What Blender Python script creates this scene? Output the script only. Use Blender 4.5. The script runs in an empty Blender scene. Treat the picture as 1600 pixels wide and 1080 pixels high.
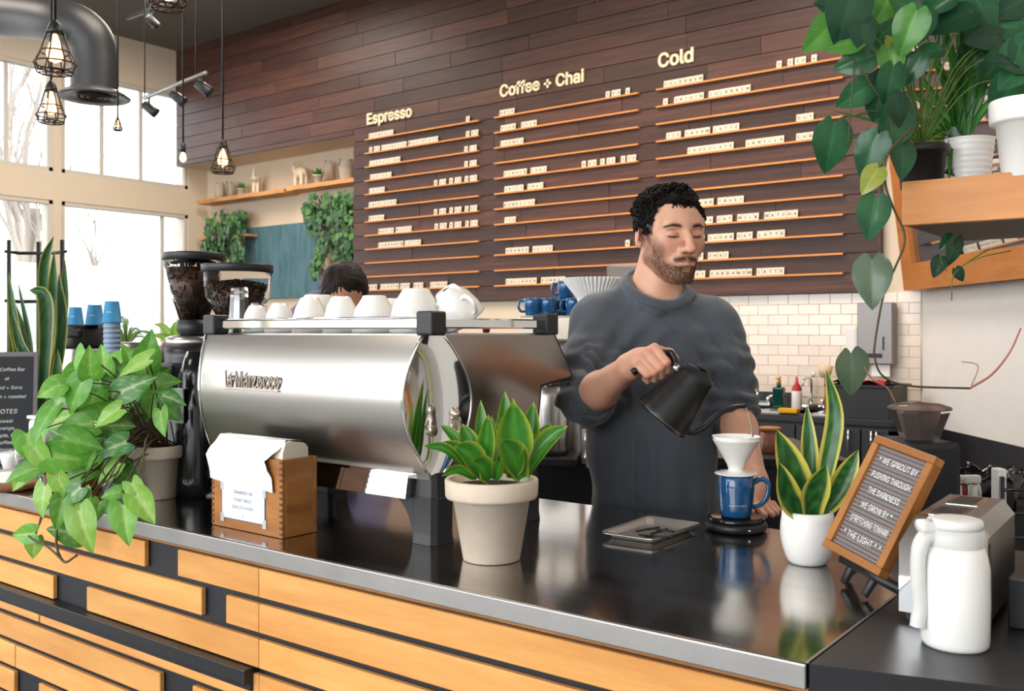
import bpy, bmesh, math, random
import numpy as np
from mathutils import Vector, Matrix, Euler, noise
random.seed(7)
rnd = random.Random(11)
PI = math.pi
SC = bpy.context.scene
COL = SC.collection
# ------------------------------------------------------------------ camera, world, lights, exposure
CAM = Vector((0, 0, 1.40)); F = 1500.0; HOR = 518.0; YAW = math.radians(37.4)
cam = bpy.data.objects.new('camera', bpy.data.cameras.new('camera')); COL.objects.link(cam)
cam.location = CAM; cam.rotation_euler = (PI/2, 0, YAW)
cam.data.sensor_width = 36; cam.data.lens = 36*F/1600; cam.data.shift_y = -(540-HOR)/1600
cam.data.clip_start = .05; cam.data.clip_end = 200
cam.data.dof.use_dof = True; cam.data.dof.focus_distance = 2.1; cam.data.dof.aperture_fstop = 9
SC.camera = cam
vs = SC.view_settings
vs.view_transform = 'Standard'; vs.look = 'None'; vs.gamma = 1; vs.use_curve_mapping = False
vs.exposure = 0.22
W = bpy.data.worlds.new('world'); SC.world = W; W.use_nodes = True
wn = W.node_tree; bg = wn.nodes['Background']
bg.inputs[0].default_value = (0.93, .97, 1.0, 1); bg.inputs[1].default_value = 4.2
SC.cycles.max_bounces = 8; SC.cycles.diffuse_bounces = 4; SC.cycles.glossy_bounces = 4
SC.cycles.transmission_bounces = 8; SC.cycles.transparent_max_bounces = 12
SC.cycles.caustics_reflective = False; SC.cycles.caustics_refractive = False
SC.cycles.sample_clamp_indirect = 6
SC.cycles.use_denoising = True

def lamp(kind, name, loc, energy, color, target=None, **kw):
    l = bpy.data.lights.new(name, kind); l.energy = energy; l.color = color
    for k, v in kw.items(): setattr(l, k, v)
    o = bpy.data.objects.new(name, l); COL.objects.link(o); o.location = loc
    if target is not None:
        o.rotation_euler = (Vector(target)-Vector(loc)).to_track_quat('-Z', 'Y').to_euler()
    return o
# warm track spots that wash the menu wall (their fixtures hang from the ceiling track)
SPOTS = [((-5.9, 5.0, 4.25), (-5.7, 6.7, 2.6)), ((-5.0, 5.0, 4.25), (-4.7, 6.7, 2.7)), ((-4.0, 5.0, 4.25), (-3.9, 6.7, 2.7)),
         ((-3.0, 5.0, 4.25), (-2.9, 6.7, 2.6)), ((-2.1, 5.0, 4.25), (-2.1, 6.7, 2.7)), ((-8.0, 5.0, 4.25), (-8.1, 7.1, 2.9))]
for a, b in SPOTS:
    lamp('SPOT', 'track_spot_light', a, 130, (1.0, .62, .34), b, spot_size=math.radians(75), spot_blend=.8, shadow_soft_size=.05)
# daylight entering through the shop-front glazing behind the camera (soft sky light, no sun patch)
lamp('AREA', 'shopfront_daylight', (-3.0, -4.6, 2.9), 290, (.95, .98, 1.0), (-2.2, 2.5, 1.2), shape='RECTANGLE', size=9.0, size_y=3.4)

# unseen fill lights added under the ceiling to brighten work area and seating side
for lx_, ly_, e_ in ((-5.2, 3.6, 75), (-2.6, 4.6, 75), (-1.2, 3.2, 45), (-7.8, 5.2, 85), (-8.0, 2.0, 60), (-4.0, -1.0, 45)):
    lamp('AREA', 'ceiling_fill_light', (lx_, ly_, 4.68), e_, (1.0, .90, .78), (lx_, ly_, 0), shape='SQUARE', size=1.3)
# ------------------------------------------------------------------ pixel <-> place helpers (photograph treated as a measured view)
RV = Vector((math.cos(YAW), math.sin(YAW), 0)); FV = Vector((-math.sin(YAW), math.cos(YAW), 0))
def at(u, v, d): return CAM + RV*((u-800)/F*d) + FV*d + Vector((0, 0, (HOR-v)/F*d))
def ray(u, v): return RV*((u-800)/F) + FV + Vector((0, 0, (HOR-v)/F))
def on_z(u, v, z): r = ray(u, v); return CAM + r*((z-CAM.z)/r.z)
def on_y(u, v, y): r = ray(u, v); return CAM + r*(y/r.y)
def on_x(u, v, x): r = ray(u, v); return CAM + r*(x/r.x)
def base(u, d, z): p = at(u, HOR, d); p.z = z; return p
CT = .99          # counter top height

# ------------------------------------------------------------------ mesh helpers
class MB:
    def __init__(s): s.v = []; s.f = []; s.m = []; s.sm = []
    def add(s, vs_, fs, mi=0, smooth=True, M=None):
        n = len(s.v)
        if M is not None: vs_ = [M @ Vector(p) for p in vs_]
        s.v.extend([tuple(p) for p in vs_]); s.f.extend([tuple(i+n for i in f) for f in fs])
        s.m.extend([mi]*len(fs)); s.sm.extend([smooth]*len(fs)); return s
    def box(s, c, sz, M=None, mi=0):
        x, y, z = c; a, b, h = sz[0]/2, sz[1]/2, sz[2]/2
        v = [(x+i*a, y+j*b, z+k*h) for i in (-1, 1) for j in (-1, 1) for k in (-1, 1)]
        return s.add(v, [(0,1,3,2),(4,6,7,5),(0,4,5,1),(2,3,7,6),(0,2,6,4),(1,5,7,3)], mi, False, M)
    def bbox(s, c, sz, bev=.003, M=None, mi=0, seg=2):
        bm = bmesh.new(); bmesh.ops.create_cube(bm, size=1)
        for v in bm.verts: v.co = Vector((v.co.x*sz[0], v.co.y*sz[1], v.co.z*sz[2]))
        bmesh.ops.bevel(bm, geom=bm.edges[:], offset=min(bev, min(sz)*.45), segments=seg, profile=.6, affect='EDGES')
        for v in bm.verts: v.co += Vector(c)
        bm.verts.ensure_lookup_table()
        s.add([v.co.copy() for v in bm.verts], [[v.index for v in f.verts] for f in bm.faces], mi, False, M); bm.free(); return s
    def prism(s, poly, h0, h1, M=None, mi=0, axis='z', smooth=False):
        """polygon in a plane, extruded along axis from h0 to h1"""
        def mk(a, b, h): return {'z': (a, b, h), 'y': (a, h, b), 'x': (h, a, b)}[axis]
        n = len(poly); v = [mk(a, b, h0) for a, b in poly]+[mk(a, b, h1) for a, b in poly]
        s.add(v, [tuple(range(n))[::-1], tuple(range(n, 2*n))], mi, False, M)
        return s.add(v, [(i, (i+1) % n, n+(i+1) % n, n+i) for i in range(n)], mi, smooth, M)
    def lathe(s, prof, seg=24, c=(0, 0, 0), M=None, mi=0, sx=1, sy=1, smooth=True, ripple=None):
        v = []; f = []
        n = len(prof)
        for k in range(seg):
            a = 2*PI*k/seg; q = ripple(a) if ripple else 1
            for r, z in prof: v.append((c[0]+r*q*sx*math.cos(a), c[1]+r*q*sy*math.sin(a), c[2]+z))
        for k in range(seg):
            k2 = (k+1) % seg
            for i in range(n-1): f.append((k*n+i, k2*n+i, k2*n+i+1, k*n+i+1))
        return s.add(v, f, mi, smooth, M)
    def tube(s, pts, rad, seg=8, M=None, mi=0, caps=True, flat=1.0):
        pts = [Vector(p) for p in pts]; n = len(pts)
        if not hasattr(rad, '__len__'): rad = [rad]*n
        v = []; f = []; up = None
        for i, p in enumerate(pts):
            t = (pts[min(i+1, n-1)]-pts[max(i-1, 0)])
            if t.length < 1e-9: t = Vector((0, 0, 1))
            t.normalize()
            if up is None: up = t.orthogonal().normalized()
            else:
                up = up - t*up.dot(t)
                up = up.normalized() if up.length > 1e-6 else t.orthogonal().normalized()
            w = t.cross(up)
            for k in range(seg):
                a = 2*PI*k/seg; v.append(p+(up*math.cos(a)+w*math.sin(a)*flat)*rad[i])
        for i in range(n-1):
            for k in range(seg):
                k2 = (k+1) % seg; f.append((i*seg+k, i*seg+k2, (i+1)*seg+k2, (i+1)*seg+k))
        if caps: f += [tuple(range(seg))[::-1], tuple((n-1)*seg+k for k in range(seg))]
        return s.add(v, f, mi, True, M)
    def mesh(s, name='part'):
        me = bpy.data.meshes.new(name); me.from_pydata(s.v, [], s.f)
        me.polygons.foreach_set('material_index', s.m); me.polygons.foreach_set('use_smooth', s.sm)
        me.update(); return me
def fixn(me):
    bm = bmesh.new(); bm.from_mesh(me); bmesh.ops.recalc_face_normals(bm, faces=bm.faces[:]); bm.to_mesh(me); bm.free(); return me
def as_mesh(g, name='part'):
    return fixn(g.mesh(name)) if isinstance(g, MB) else g
def catmull(pts, n=6):
    pts = [Vector(p) for p in pts]; out = []
    P = [pts[0]*2-pts[1]]+pts+[pts[-1]*2-pts[-2]]
    for i in range(1, len(P)-2):
        for k in range(n):
            t = k/n; a, b, c, d = P[i-1], P[i], P[i+1], P[i+2]
            out.append(.5*((2*b)+(c-a)*t+(2*a-5*b+4*c-d)*t*t+(3*b-a-3*c+d)*t**3))
    out.append(pts[-1]); return out
def lerp(a, b, t): return a+(b-a)*t

# ------------------------------------------------------------------ objects
def props(o, label=None, cat=None, group=None, kind=None):
    if label: o['label'] = label
    if cat: o['category'] = cat
    if group: o['group'] = group
    if kind: o['kind'] = kind
    return o
def place(o, loc=(0, 0, 0), rot=(0, 0, 0)):
    o.location = loc; o.rotation_euler = rot if hasattr(rot, '__len__') else (0, 0, rot); return o
def thing(name, label, cat, loc=(0, 0, 0), rot=0, group=None):
    o = bpy.data.objects.new(name, None); COL.objects.link(o); o.empty_display_size = .05
    place(o, loc, rot); return props(o, label, cat, group)
def setm(me, mats):
    if not isinstance(mats, (list, tuple)): mats = [mats]
    if not me.materials:
        for m in mats: me.materials.append(m)
def part(name, g, mats, parent, label=None, world=False, loc=None, rot=0, kind=None, auto=None):
    me = as_mesh(g, name); setm(me, mats)
    o = bpy.data.objects.new(name, me); COL.objects.link(o); o.parent = parent
    if world:
        M = Matrix.LocRotScale(parent.location, parent.rotation_euler, parent.scale)
        pp = parent.parent
        while pp: M = Matrix.LocRotScale(pp.location, pp.rotation_euler, pp.scale) @ pp_inv(parent) @ M; pp = None
        o.matrix_parent_inverse = M.inverted()
    if loc is not None: place(o, loc, rot)
    return props(o, label, kind=kind)
def pp_inv(o): return o.matrix_parent_inverse
def solo(name, g, mats, label, cat, group=None, loc=(0, 0, 0), rot=0, kind=None):
    me = as_mesh(g, name); setm(me, mats)
    o = bpy.data.objects.new(name, me); COL.objects.link(o); place(o, loc, rot)
    return props(o, label, cat, group, kind)
def struct(name, g, mats):
    me = as_mesh(g, name); setm(me, mats)
    o = bpy.data.objects.new(name, me); COL.objects.link(o); return props(o, kind='structure')
def dup(root, loc, rot=None, label=None, group=None):
    r = root.copy(); COL.objects.link(r); r.location = loc
    if rot is not None: r.rotation_euler = rot if hasattr(rot, '__len__') else (0, 0, rot)
    if label: r['label'] = label
    if group: r['group'] = group
    for ch in list(root.children):
        c = ch.copy(); COL.objects.link(c); c.parent = r; c.matrix_parent_inverse = ch.matrix_parent_inverse.copy()
        for g in list(ch.children):
            d = g.copy(); COL.objects.link(d); d.parent = c; d.matrix_parent_inverse = g.matrix_parent_inverse.copy()
    return r

# ------------------------------------------------------------------ materials
def S(c):   # sRGB hex or 0-255 -> linear
    if isinstance(c, str): c = [int(c[i:i+2], 16) for i in (0, 2, 4)]
    return tuple((x/255/12.92 if x/255 <= .04045 else ((x/255+.055)/1.055)**2.4) for x in c)+(1,)
def mat(name, col, rough=.5, metal=0, spec=.5, var=0, vscale=8, bump=0, bscale=60, trans=0, ior=1.45, alpha=1, emit=None, es=0,
        coat=0, sheen=0, sss=0, rnd_v=0, stretch=(1, 1, 1), col2=None, aniso=0, rvar=0):
    m = bpy.data.materials.new(name); m.use_nodes = True; nt = m.node_tree; b = nt.nodes['Principled BSDF']
    c = S(col) if isinstance(col, (str, list)) else col
    I = b.inputs
    I['Base Color'].default_value = c; I['Roughness'].default_value = rough; I['Metallic'].default_value = metal
    I['Specular IOR Level'].default_value = spec; I['IOR'].default_value = ior
    I['Transmission Weight'].default_value = trans; I['Alpha'].default_value = alpha
    I['Coat Weight'].default_value = coat; I['Coat Roughness'].default_value = .08
    I['Sheen Weight'].default_value = sheen; I['Subsurface Weight'].default_value = sss
    if sss: I['Subsurface Radius'].default_value = (.012, .004, .002); I['Subsurface Scale'].default_value = 1
    if emit: I['Emission Color'].default_value = S(emit); I['Emission Strength'].default_value = es
    N = nt.nodes; L = nt.links
    if var or bump or rnd_v or col2 or rvar:
        tc = N.new('ShaderNodeTexCoord'); mp = N.new('ShaderNodeMapping'); mp.inputs['Scale'].default_value = stretch
        L.new(tc.outputs['Object'], mp.inputs['Vector'])
        if rnd_v or True:
            oi = N.new('ShaderNodeObjectInfo'); mm = N.new('ShaderNodeVectorMath'); mm.operation = 'SCALE'; mm.inputs['Scale'].default_value = 7.0
            cx = N.new('ShaderNodeCombineXYZ')
            for q in range(3): L.new(oi.outputs['Random'], cx.inputs[q])
            L.new(cx.outputs[0], mm.inputs[0]); L.new(mm.outputs[0], mp.inputs['Location'])
    if var or col2:
        nz = N.new('ShaderNodeTexNoise'); nz.inputs['Scale'].default_value = vscale; nz.inputs['Detail'].default_value = 5; nz.inputs['Roughness'].default_value = .6
        L.new(mp.outputs[0], nz.inputs['Vector'])
        cr = N.new('ShaderNodeValToRGB'); cr.color_ramp.elements[0].position = .3; cr.color_ramp.elements[1].position = .7
        if col2: lo = c; hi = S(col2)
        else: lo = tuple(x*(1-var) for x in c[:3])+(1,); hi = tuple(min(1, x*(1+var)) for x in c[:3])+(1,)
        cr.color_ramp.elements[0].color = lo; cr.color_ramp.elements[1].color = hi
        L.new(nz.outputs['Fac'], cr.inputs[0]); out = cr.outputs[0]
        if rnd_v:
            hs = N.new('ShaderNodeHueSaturation'); mr = N.new('ShaderNodeMapRange')
            mr.inputs['To Min'].default_value = 1-rnd_v; mr.inputs['To Max'].default_value = 1+rnd_v
            L.new(oi.outputs['Random'], mr.inputs['Value']); L.new(mr.outputs[0], hs.inputs['Value']); L.new(out, hs.inputs['Color']); out = hs.outputs[0]
        L.new(out, I['Base Color'])
        if rvar:
            mr2 = N.new('ShaderNodeMapRange'); mr2.inputs['To Min'].default_value = max(0, rough-rvar); mr2.inputs['To Max'].default_value = rough+rvar
            L.new(nz.outputs['Fac'], mr2.inputs['Value']); L.new(mr2.outputs[0], I['Roughness'])
    if bump:
        nb = N.new('ShaderNodeTexNoise'); nb.inputs['Scale'].default_value = bscale; nb.inputs['Detail'].default_value = 4
        L.new(mp.outputs[0], nb.inputs['Vector']); bp = N.new('ShaderNodeBump'); bp.inputs['Strength'].default_value = bump; bp.inputs['Distance'].default_value = .01
        L.new(nb.outputs['Fac'], bp.inputs['Height']); L.new(bp.outputs[0], I['Normal'])
    return m
M_ = {}
M_['plank'] = mat('dark_walnut_plank', '32201b', .45, var=.35, vscale=3, stretch=(.6, 1, 14), bump=.12, bscale=8, rnd_v=.38, col2='54352c', spec=.35)
M_['ledge'] = mat('oiled_oak_ledge', 'd08a4c', .5, var=.15, vscale=10, stretch=(.5, 1, 6))
M_['slat'] = mat('birch_slat', 'cd8b49', .32, vscale=2.2, stretch=(1.2, 1, 9), col2='e3ab66', bump=.05, bscale=20, rnd_v=.12)
M_['oak'] = mat('oak_frame', 'a8662f', .45, vscale=5, stretch=(1, 1, 5), col2='bd7a3e', bump=.05)
M_['box_wood'] = mat('stained_box_wood', '8a5424', .45, vscale=6, stretch=(.7, .7, 5), col2='b3793f', bump=.08, bscale=25)
M_['cream'] = mat('cream_wall_paint', 'dccbb4', .75, var=.03, vscale=2, bump=.03, bscale=90)
M_['white_wall'] = mat('white_wall_paint', 'e9e6e2', .7, var=.02, bump=.02, bscale=120)
M_['window_white'] = mat('window_frame_paint', 'cfc6b8', .5)
M_['ceiling'] = mat('grey_ceiling_paint', '75706a', .8, var=.06, vscale=1.5)
M_['floor'] = mat('dark_concrete', '4c4845', .35, var=.2, vscale=2)
M_['tile'] = mat('glazed_subway_tile', 'e2d5c9', .12, rnd_v=.03, var=.02, vscale=1)
M_['grout'] = mat('tile_grout', 'd6cabe', .8)
M_['black'] = mat('matte_black', '17181b', .45)
M_['black_gloss'] = mat('gloss_black', '101114', .15)
M_['charcoal'] = mat('charcoal_laminate', '1c1d21', .38, var=.12, vscale=40)
M_['dark_cab'] = mat('dark_cabinet', '2a292d', .4)
M_['steel_top'] = mat('steel_worktop', 'c6c1bc', .13, 1, var=.12, vscale=5, rvar=.05, bump=.004, bscale=6, stretch=(.4, 3, 1))
M_['steel'] = mat('brushed_steel', 'b4b0ac', .30, 1)
M_['chrome'] = mat('polished_chrome', 'dcdcdc', .05, 1)
M_['plastic_w'] = mat('white_plastic', 'dcdcda', .35)
M_['porcelain'] = mat('white_porcelain', 'e9e5e0', .1, coat=.3)
M_['glass_pane'] = mat('window_pane', (1, 1, 1, 1), 0, trans=1, ior=1.02)
M_['glass'] = mat('clear_glass', (1, 1, 1, 1), .02, trans=1, ior=1.2)
M_['tile_letter'] = mat('letter_tile_face', 'd9cebd', .5)
M_['ink'] = mat('ink', '1c1613', .6)
M_['ink_dk'] = mat('dark_ink', '26262c', .6)
M_['head'] = mat('heading_cream', 'f0dcb8', .5)
# ------------------------------------------------------------------ the room
XW = -10.18; YM = 6.70; YA = 7.13; ZC = 4.76; YT = 6.72
m = MB(); m.box((-2, 2, -.05), (18, 16, .1)); struct('floor', m, M_['floor'])
m = MB(); m.box((-3, 1.2, ZC+.06), (15.2, 12.4, .12)); struct('ceiling', m, M_['ceiling'])
# window wall (left): frame pieces around real openings
def wy(u): return on_x(u, 300, XW).y
zt0, zt1, zl0, zl1 = 3.12, 4.245, .85, 2.81
yend = 6.86
m = MB()
def wallbox(y0, y1, z0, z1, x0=XW-.25, x1=XW): m.box(((x0+x1)/2, (y0+y1)/2, (z0+z1)/2), (x1-x0, y1-y0, z1-z0))
Y0 = -5.0
wallbox(Y0, YA+.25, zt1, ZC); wallbox(Y0, YA+.25, zl1, zt0); wallbox(Y0, YA+.25, 0, zl0)
wallbox(yend, YA+.25, zl0, zl1); wallbox(yend, YA+.25, zt0, zt1); wallbox(Y0, Y0+.3, zl0, zt1)
posts = [wy(90), -1.2, -3.2]
pw = (wy(97)-wy(84))
for y in posts: wallbox(y-pw/2, y+pw/2, zl0, zl1); wallbox(y-pw/2, y+pw/2, zt0, zt1)
struct('wall_left', m, M_['cream'])
# window frames and panes
edges = sorted([Y0+.3]+posts+[yend]); wn_i = 0
thin = [wy(13), wy(163), wy(224), 3.3, 2.2, .8, -.2]
for i in range(len(edges)-1):
    a = edges[i]+(pw/2 if i else 0); b = edges[i+1]-(pw/2 if i < len(edges)-2 else 0)
    for (z0, z1, up) in ((zt0, zt1, 1), (zl0, zl1, 0)):
        wn_i += 1; f = MB(); t = .045; x = XW-.06
        f.bbox((x, (a+b)/2, z0+t/2), (.1, b-a, t)); f.bbox((x, (a+b)/2, z1-t/2), (.1, b-a, t))
        f.bbox((x, a+t/2, (z0+z1)/2), (.1, t, z1-z0)); f.bbox((x, b-t/2, (z0+z1)/2), (.1, t, z1-z0))
        cuts = [a+t]+[y for y in sorted(thin) if up and a+.1 < y < b-.1]+[b-t]
        if not up and i == len(edges)-2: cuts = [a+t, b-.32, b-t]
        for y in cuts[1:-1]: f.box((x, y, (z0+z1)/2), (.05, .03, z1-z0-2*t))
        w = struct('window_%d' % wn_i, f, M_['window_white'])
        for j in range(len(cuts)-1):
            g = MB(); g.box((x, (cuts[j]+cuts[j+1])/2, (z0+z1)/2), (.006, cuts[j+1]-cuts[j]-.02, z1-z0-2*t))
            part('pane', g, M_['glass_pane'] if 'glass_pane' in M_ else M_.setdefault('glass_pane', mat('window_pane', (1, 1, 1, 1), 0, trans=1, ior=1.02)), w)
# small junction box on the wall band
# alcove wall + wall behind the menu, tiled part
m = MB(); m.box(((XW+-6.5)/2, YA+.06, ZC/2), (-6.5-XW, .12, ZC)); struct('wall_alcove', m, M_['cream'])
XC = on_y(1441, 500, YT).x
m = MB(); m.box(((-7.0+XC)/2, YT+.08, ZC/2), (XC+7.0+.1, .12, ZC)); wb = struct('wall_back', m, M_['cream'])
XM0 = on_y(553.5, 300, YM).x; XM1 = on_y(1378, 300, YM).x
m = MB(); m.box((XM0-.005, (YM+YA)/2+.02, ZC/2), (.02, YA-YM, ZC)); struct('wall_alcove_return', m, M_['cream'])
# soffit core (bulkhead over the alcove)
m = MB(); m.box(((XW+XM0)/2, (YM+YA)/2+.01, (3.375+ZC)/2), (XM0-XW, YA-YM-.02, ZC-3.375)); struct('trim_soffit', m, M_['cream'])
# dark planks: one object each, under the wall they clad
PZ = .1355; ROW0 = 1.81-.006
k0 = -1; prow = []
z = ROW0+k0*PZ
plank_cache = {}
def plank_obj(x0, x1, z0, z1, par):
    key = (round(x1-x0, 2), round(z1-z0, 3))
    if key not in plank_cache:
        g = MB(); g.bbox((0, 0, 0), (key[0]-.003, .022, key[1]-.0035), .0015, seg=1); me = as_mesh(g, 'plank'); setm(me, M_['plank']); plank_cache[key] = me
    o = bpy.data.objects.new('plank', plank_cache[key]); COL.objects.link(o); o.parent = par
    o.location = ((x0+x1)/2, YM+.0+rnd.uniform(-.0015, .0015), (z0+z1)/2)
m = MB(); m.box(((XW+XM1)/2, YM+.016, (3.38+ZC)/2), (XM1-XW, .01, ZC-3.38)); m.box(((XM0+XM1)/2, YM+.016, (3.38+1.668)/2), (XM1-XM0, .01, 3.38-1.668))
panel = struct('wall_menu', m, M_['black'])
k = 0
while True:
    z0 = ROW0+k*PZ-PZ; z1 = z0+PZ; k += 1
    z0 = max(z0, 1.668)
    if z0 > ZC-.02: break
    z1 = min(z1, ZC)
    x = XM0; first = True
    if z1 > 3.38 and z0 < 3.375:       # the row cut by the bulkhead edge
        xx = XW
        while xx < XM0-.01:
            e = min(xx+rnd.choice([.9, 1.3, 1.6]), XM0)
            if XM0-e < .3: e = XM0
            plank_obj(xx, e, 3.375, z1, panel); xx = e
    elif z0 >= 3.375: x = XW
    while x < XM1-.02:
        L = rnd.choice([.9, 1.2, 1.35, 1.6, 1.8]);
        if first: L *= rnd.choice([.45, .7, 1]); first = False
        e = min(x+L, XM1)
        if XM1-e < .25: e = XM1
        plank_obj(x, e, z0 if x >= XM0-.01 else max(z0, 3.375), z1, panel); x = e
m = MB(); m.box((XM1-.008, YM-.02, (1.668+ZC)/2), (.02, .03, ZC-1.668)); struct('trim_menu_edge', m, M_['plank'])
# white wall beyond the menu: angled
PA = Vector((XC, YT, 0)); q = on_z(1590, 697, .784); q.z = 0
AD = (q-PA).normalized(); AN = Vector((AD.y, -AD.x, 0))      # AN points to the room
if AN.dot(CAM-PA) < 0: AN = -AN
PE = PA+AD*4.6
m = MB()
def wallprism(m, a, b, n, t, z0, z1):
    m.add([a+Vector((0, 0, z0)), b+Vector((0, 0, z0)), b-n*t+Vector((0, 0, z0)), a-n*t+Vector((0, 0, z0)),
           a+Vector((0, 0, z1)), b+Vector((0, 0, z1)), b-n*t+Vector((0, 0, z1)), a-n*t+Vector((0, 0, z1))],
          [(0,1,2,3),(4,5,6,7),(0,1,5,4),(1,2,6,5),(2,3,7,6),(3,0,4,7)], 0, False)
wallprism(m, PA, PE, AN, .15, .784, ZC); struct('wall_angled', m, M_['white_wall'])
m = MB(); wallprism(m, PA+AN*.004, PE+AN*.004, AN, .154, 0, .784); struct('wall_angled_base', m, M_['dark_cab'])
m = MB(); m.tube([PA+AN*.004+Vector((0, 0, 1.0)), PA+AN*.004+Vector((0, 0, 1.67))], .006); struct('trim_corner', m, M_['window_white'])
m = MB(); wallprism(m, PE, PE+Vector((.0, -8, 0)), Vector((-1, 0, 0)), .15, 0, ZC); struct('wall_right', m, M_['white_wall'])
# subway tiles
tw, th = .152, .0735
x0 = -4.1; zt = 1.667; r = 0
g = MB(); g.bbox((0, 0, 0), (tw-.003, .008, th-.003), .0015, seg=1); tme = as_mesh(g, 'tile'); setm(tme, M_['tile'])
hl = {}
while zt-th > .86:
    x = XC-.012 - (tw/2 if r % 2 else 0)
    if r % 2:
        o = bpy.data.objects.new('tile', hl.setdefault('h', (lambda q: (setm(q, M_['tile']), q)[1])(as_mesh(MB().bbox((0, 0, 0), (tw/2-.003, .008, th-.003), .0015, seg=1), 'tile'))))
        COL.objects.link(o); o.parent = wb; o.location = (XC-.012-tw/4, YT+.018, zt-th/2)
    while x-tw > x0:
        o = bpy.data.objects.new('tile', tme); COL.objects.link(o); o.parent = wb
        o.location = (x-tw/2, YT+.018+rnd.uniform(-.0006, .0006), zt-th/2); o.rotation_euler = (rnd.uniform(-.012, .012), 0, rnd.uniform(-.01, .01)); x -= tw
    zt -= th; r += 1
# wall behind the camera: shop front with openings
m = MB(); yb = -5.0
def wb2(x0, x1, z0, z1): m.box(((x0+x1)/2, yb-.1, (z0+z1)/2), (x1-x0, .2, z1-z0))
wb2(XW, 2.2, 4.2, ZC); wb2(XW, 2.2, 0, .6)
for x in (XW+.3, -7.6, -5.2, -2.8, -.4, 2.0): wb2(x-.1, x+.1, .6, 4.2)
wb2(XW, 2.2, 2.85, 2.98)
struct('wall_front', m, M_['cream'])
# outside: pavement
m = MB(); m.box((XW-12, 0, -.15), (23, 60, .1)); struct('ground', m, mat('pavement', 'b9b6b0', .8, var=.1, vscale=1))

# ------------------------------------------------------------------ lettering
txt_cache = {}
try:
    import os
    FONT = bpy.data.fonts.load(os.path.join(bpy.utils.system_resource('DATAFILES'), 'fonts', 'Inter.woff2'))   # Blender's own bundled interface font
except Exception:
    FONT = None
def text_mesh(s, size=.1, ext=0, bold=0, align='LEFT', shear=0, spacing=1.0, res=3):
    if abs(size-1) < 1e-6: return _text_mesh(s, 1, ext, bold, align, shear, spacing, res)
    key = ('scaled', s, size, ext, bold, align, shear, spacing)
    if key not in txt_cache:     # small sizes are made at unit size and scaled, which keeps the outlines clean
        me = _text_mesh(s, 1, ext/size, bold/size, align, shear, spacing, res).copy(); me.transform(Matrix.Scale(size, 4)); txt_cache[key] = me
    return txt_cache[key]
def _text_mesh(s, size=.1, ext=0, bold=0, align='LEFT', shear=0, spacing=1.0, res=3):
    key = (s, size, ext, bold, align, shear, spacing)
    if key in txt_cache: return txt_cache[key]
    cu = bpy.data.curves.new('lettering', 'FONT'); cu.body = s; cu.size = size; cu.extrude = ext
    if FONT: cu.font = FONT
    cu.extrude = ext; cu.offset = bold
    cu.align_x = align; cu.shear = shear; cu.resolution_u = res; cu.space_character = spacing
    ob = bpy.data.objects.new('lettering', cu); COL.objects.link(ob)
    bpy.context.view_layer.update()
    dg = bpy.context.evaluated_depsgraph_get()
    me = bpy.data.meshes.new_from_object(ob.evaluated_get(dg)); me.name = 'lettering'; me.materials.clear()
    bpy.data.objects.remove(ob); txt_cache[key] = me
    return me
def text_into(mb, s, size, M, mi=0, **kw):
    me = text_mesh(s, size, **kw)
    mb.add([v.co.copy() for v in me.vertices], [tuple(p.vertices) for p in me.polygons], mi, False, M)
# headings (cut-out letters on the wall)
FRONTX = Matrix.Rotation(PI/2, 4, 'X')     # text in XY plane -> faces -Y
for s, u0, v0, u1 in (('Espresso', 573, 195, 643), ('Coffee + Chai', 781, 152, 912), ('Cold', 1028, 106, 1083)):
    p = on_y(u0, v0, YM-.02); w = on_y(u1, v0, YM-.02).x-p.x
    me = text_mesh(s, 1.0, bold=.02); wid = max(v.co.x for v in me.vertices)-min(v.co.x for v in me.vertices)
    sz = w/wid
    hs_ = thing('heading_sign', 'large cream cut-out letters reading %s above its menu column' % s, 'sign', p)
    def adv(q): mm_ = text_mesh(q+'|', 1.0, bold=.02); return max(v.co.x for v in mm_.vertices)
    for i_, ch in enumerate(s):
        if ch == ' ': continue
        o = bpy.data.objects.new('letter', text_mesh(ch, sz, ext=.008, bold=.022*sz).copy()); setm(o.data, M_['head']); COL.objects.link(o); o.parent = hs_
        o.location = ((adv(s[:i_])-adv(''))*sz, 0, 0); o.rotation_euler = (PI/2, 0, 0)
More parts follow.
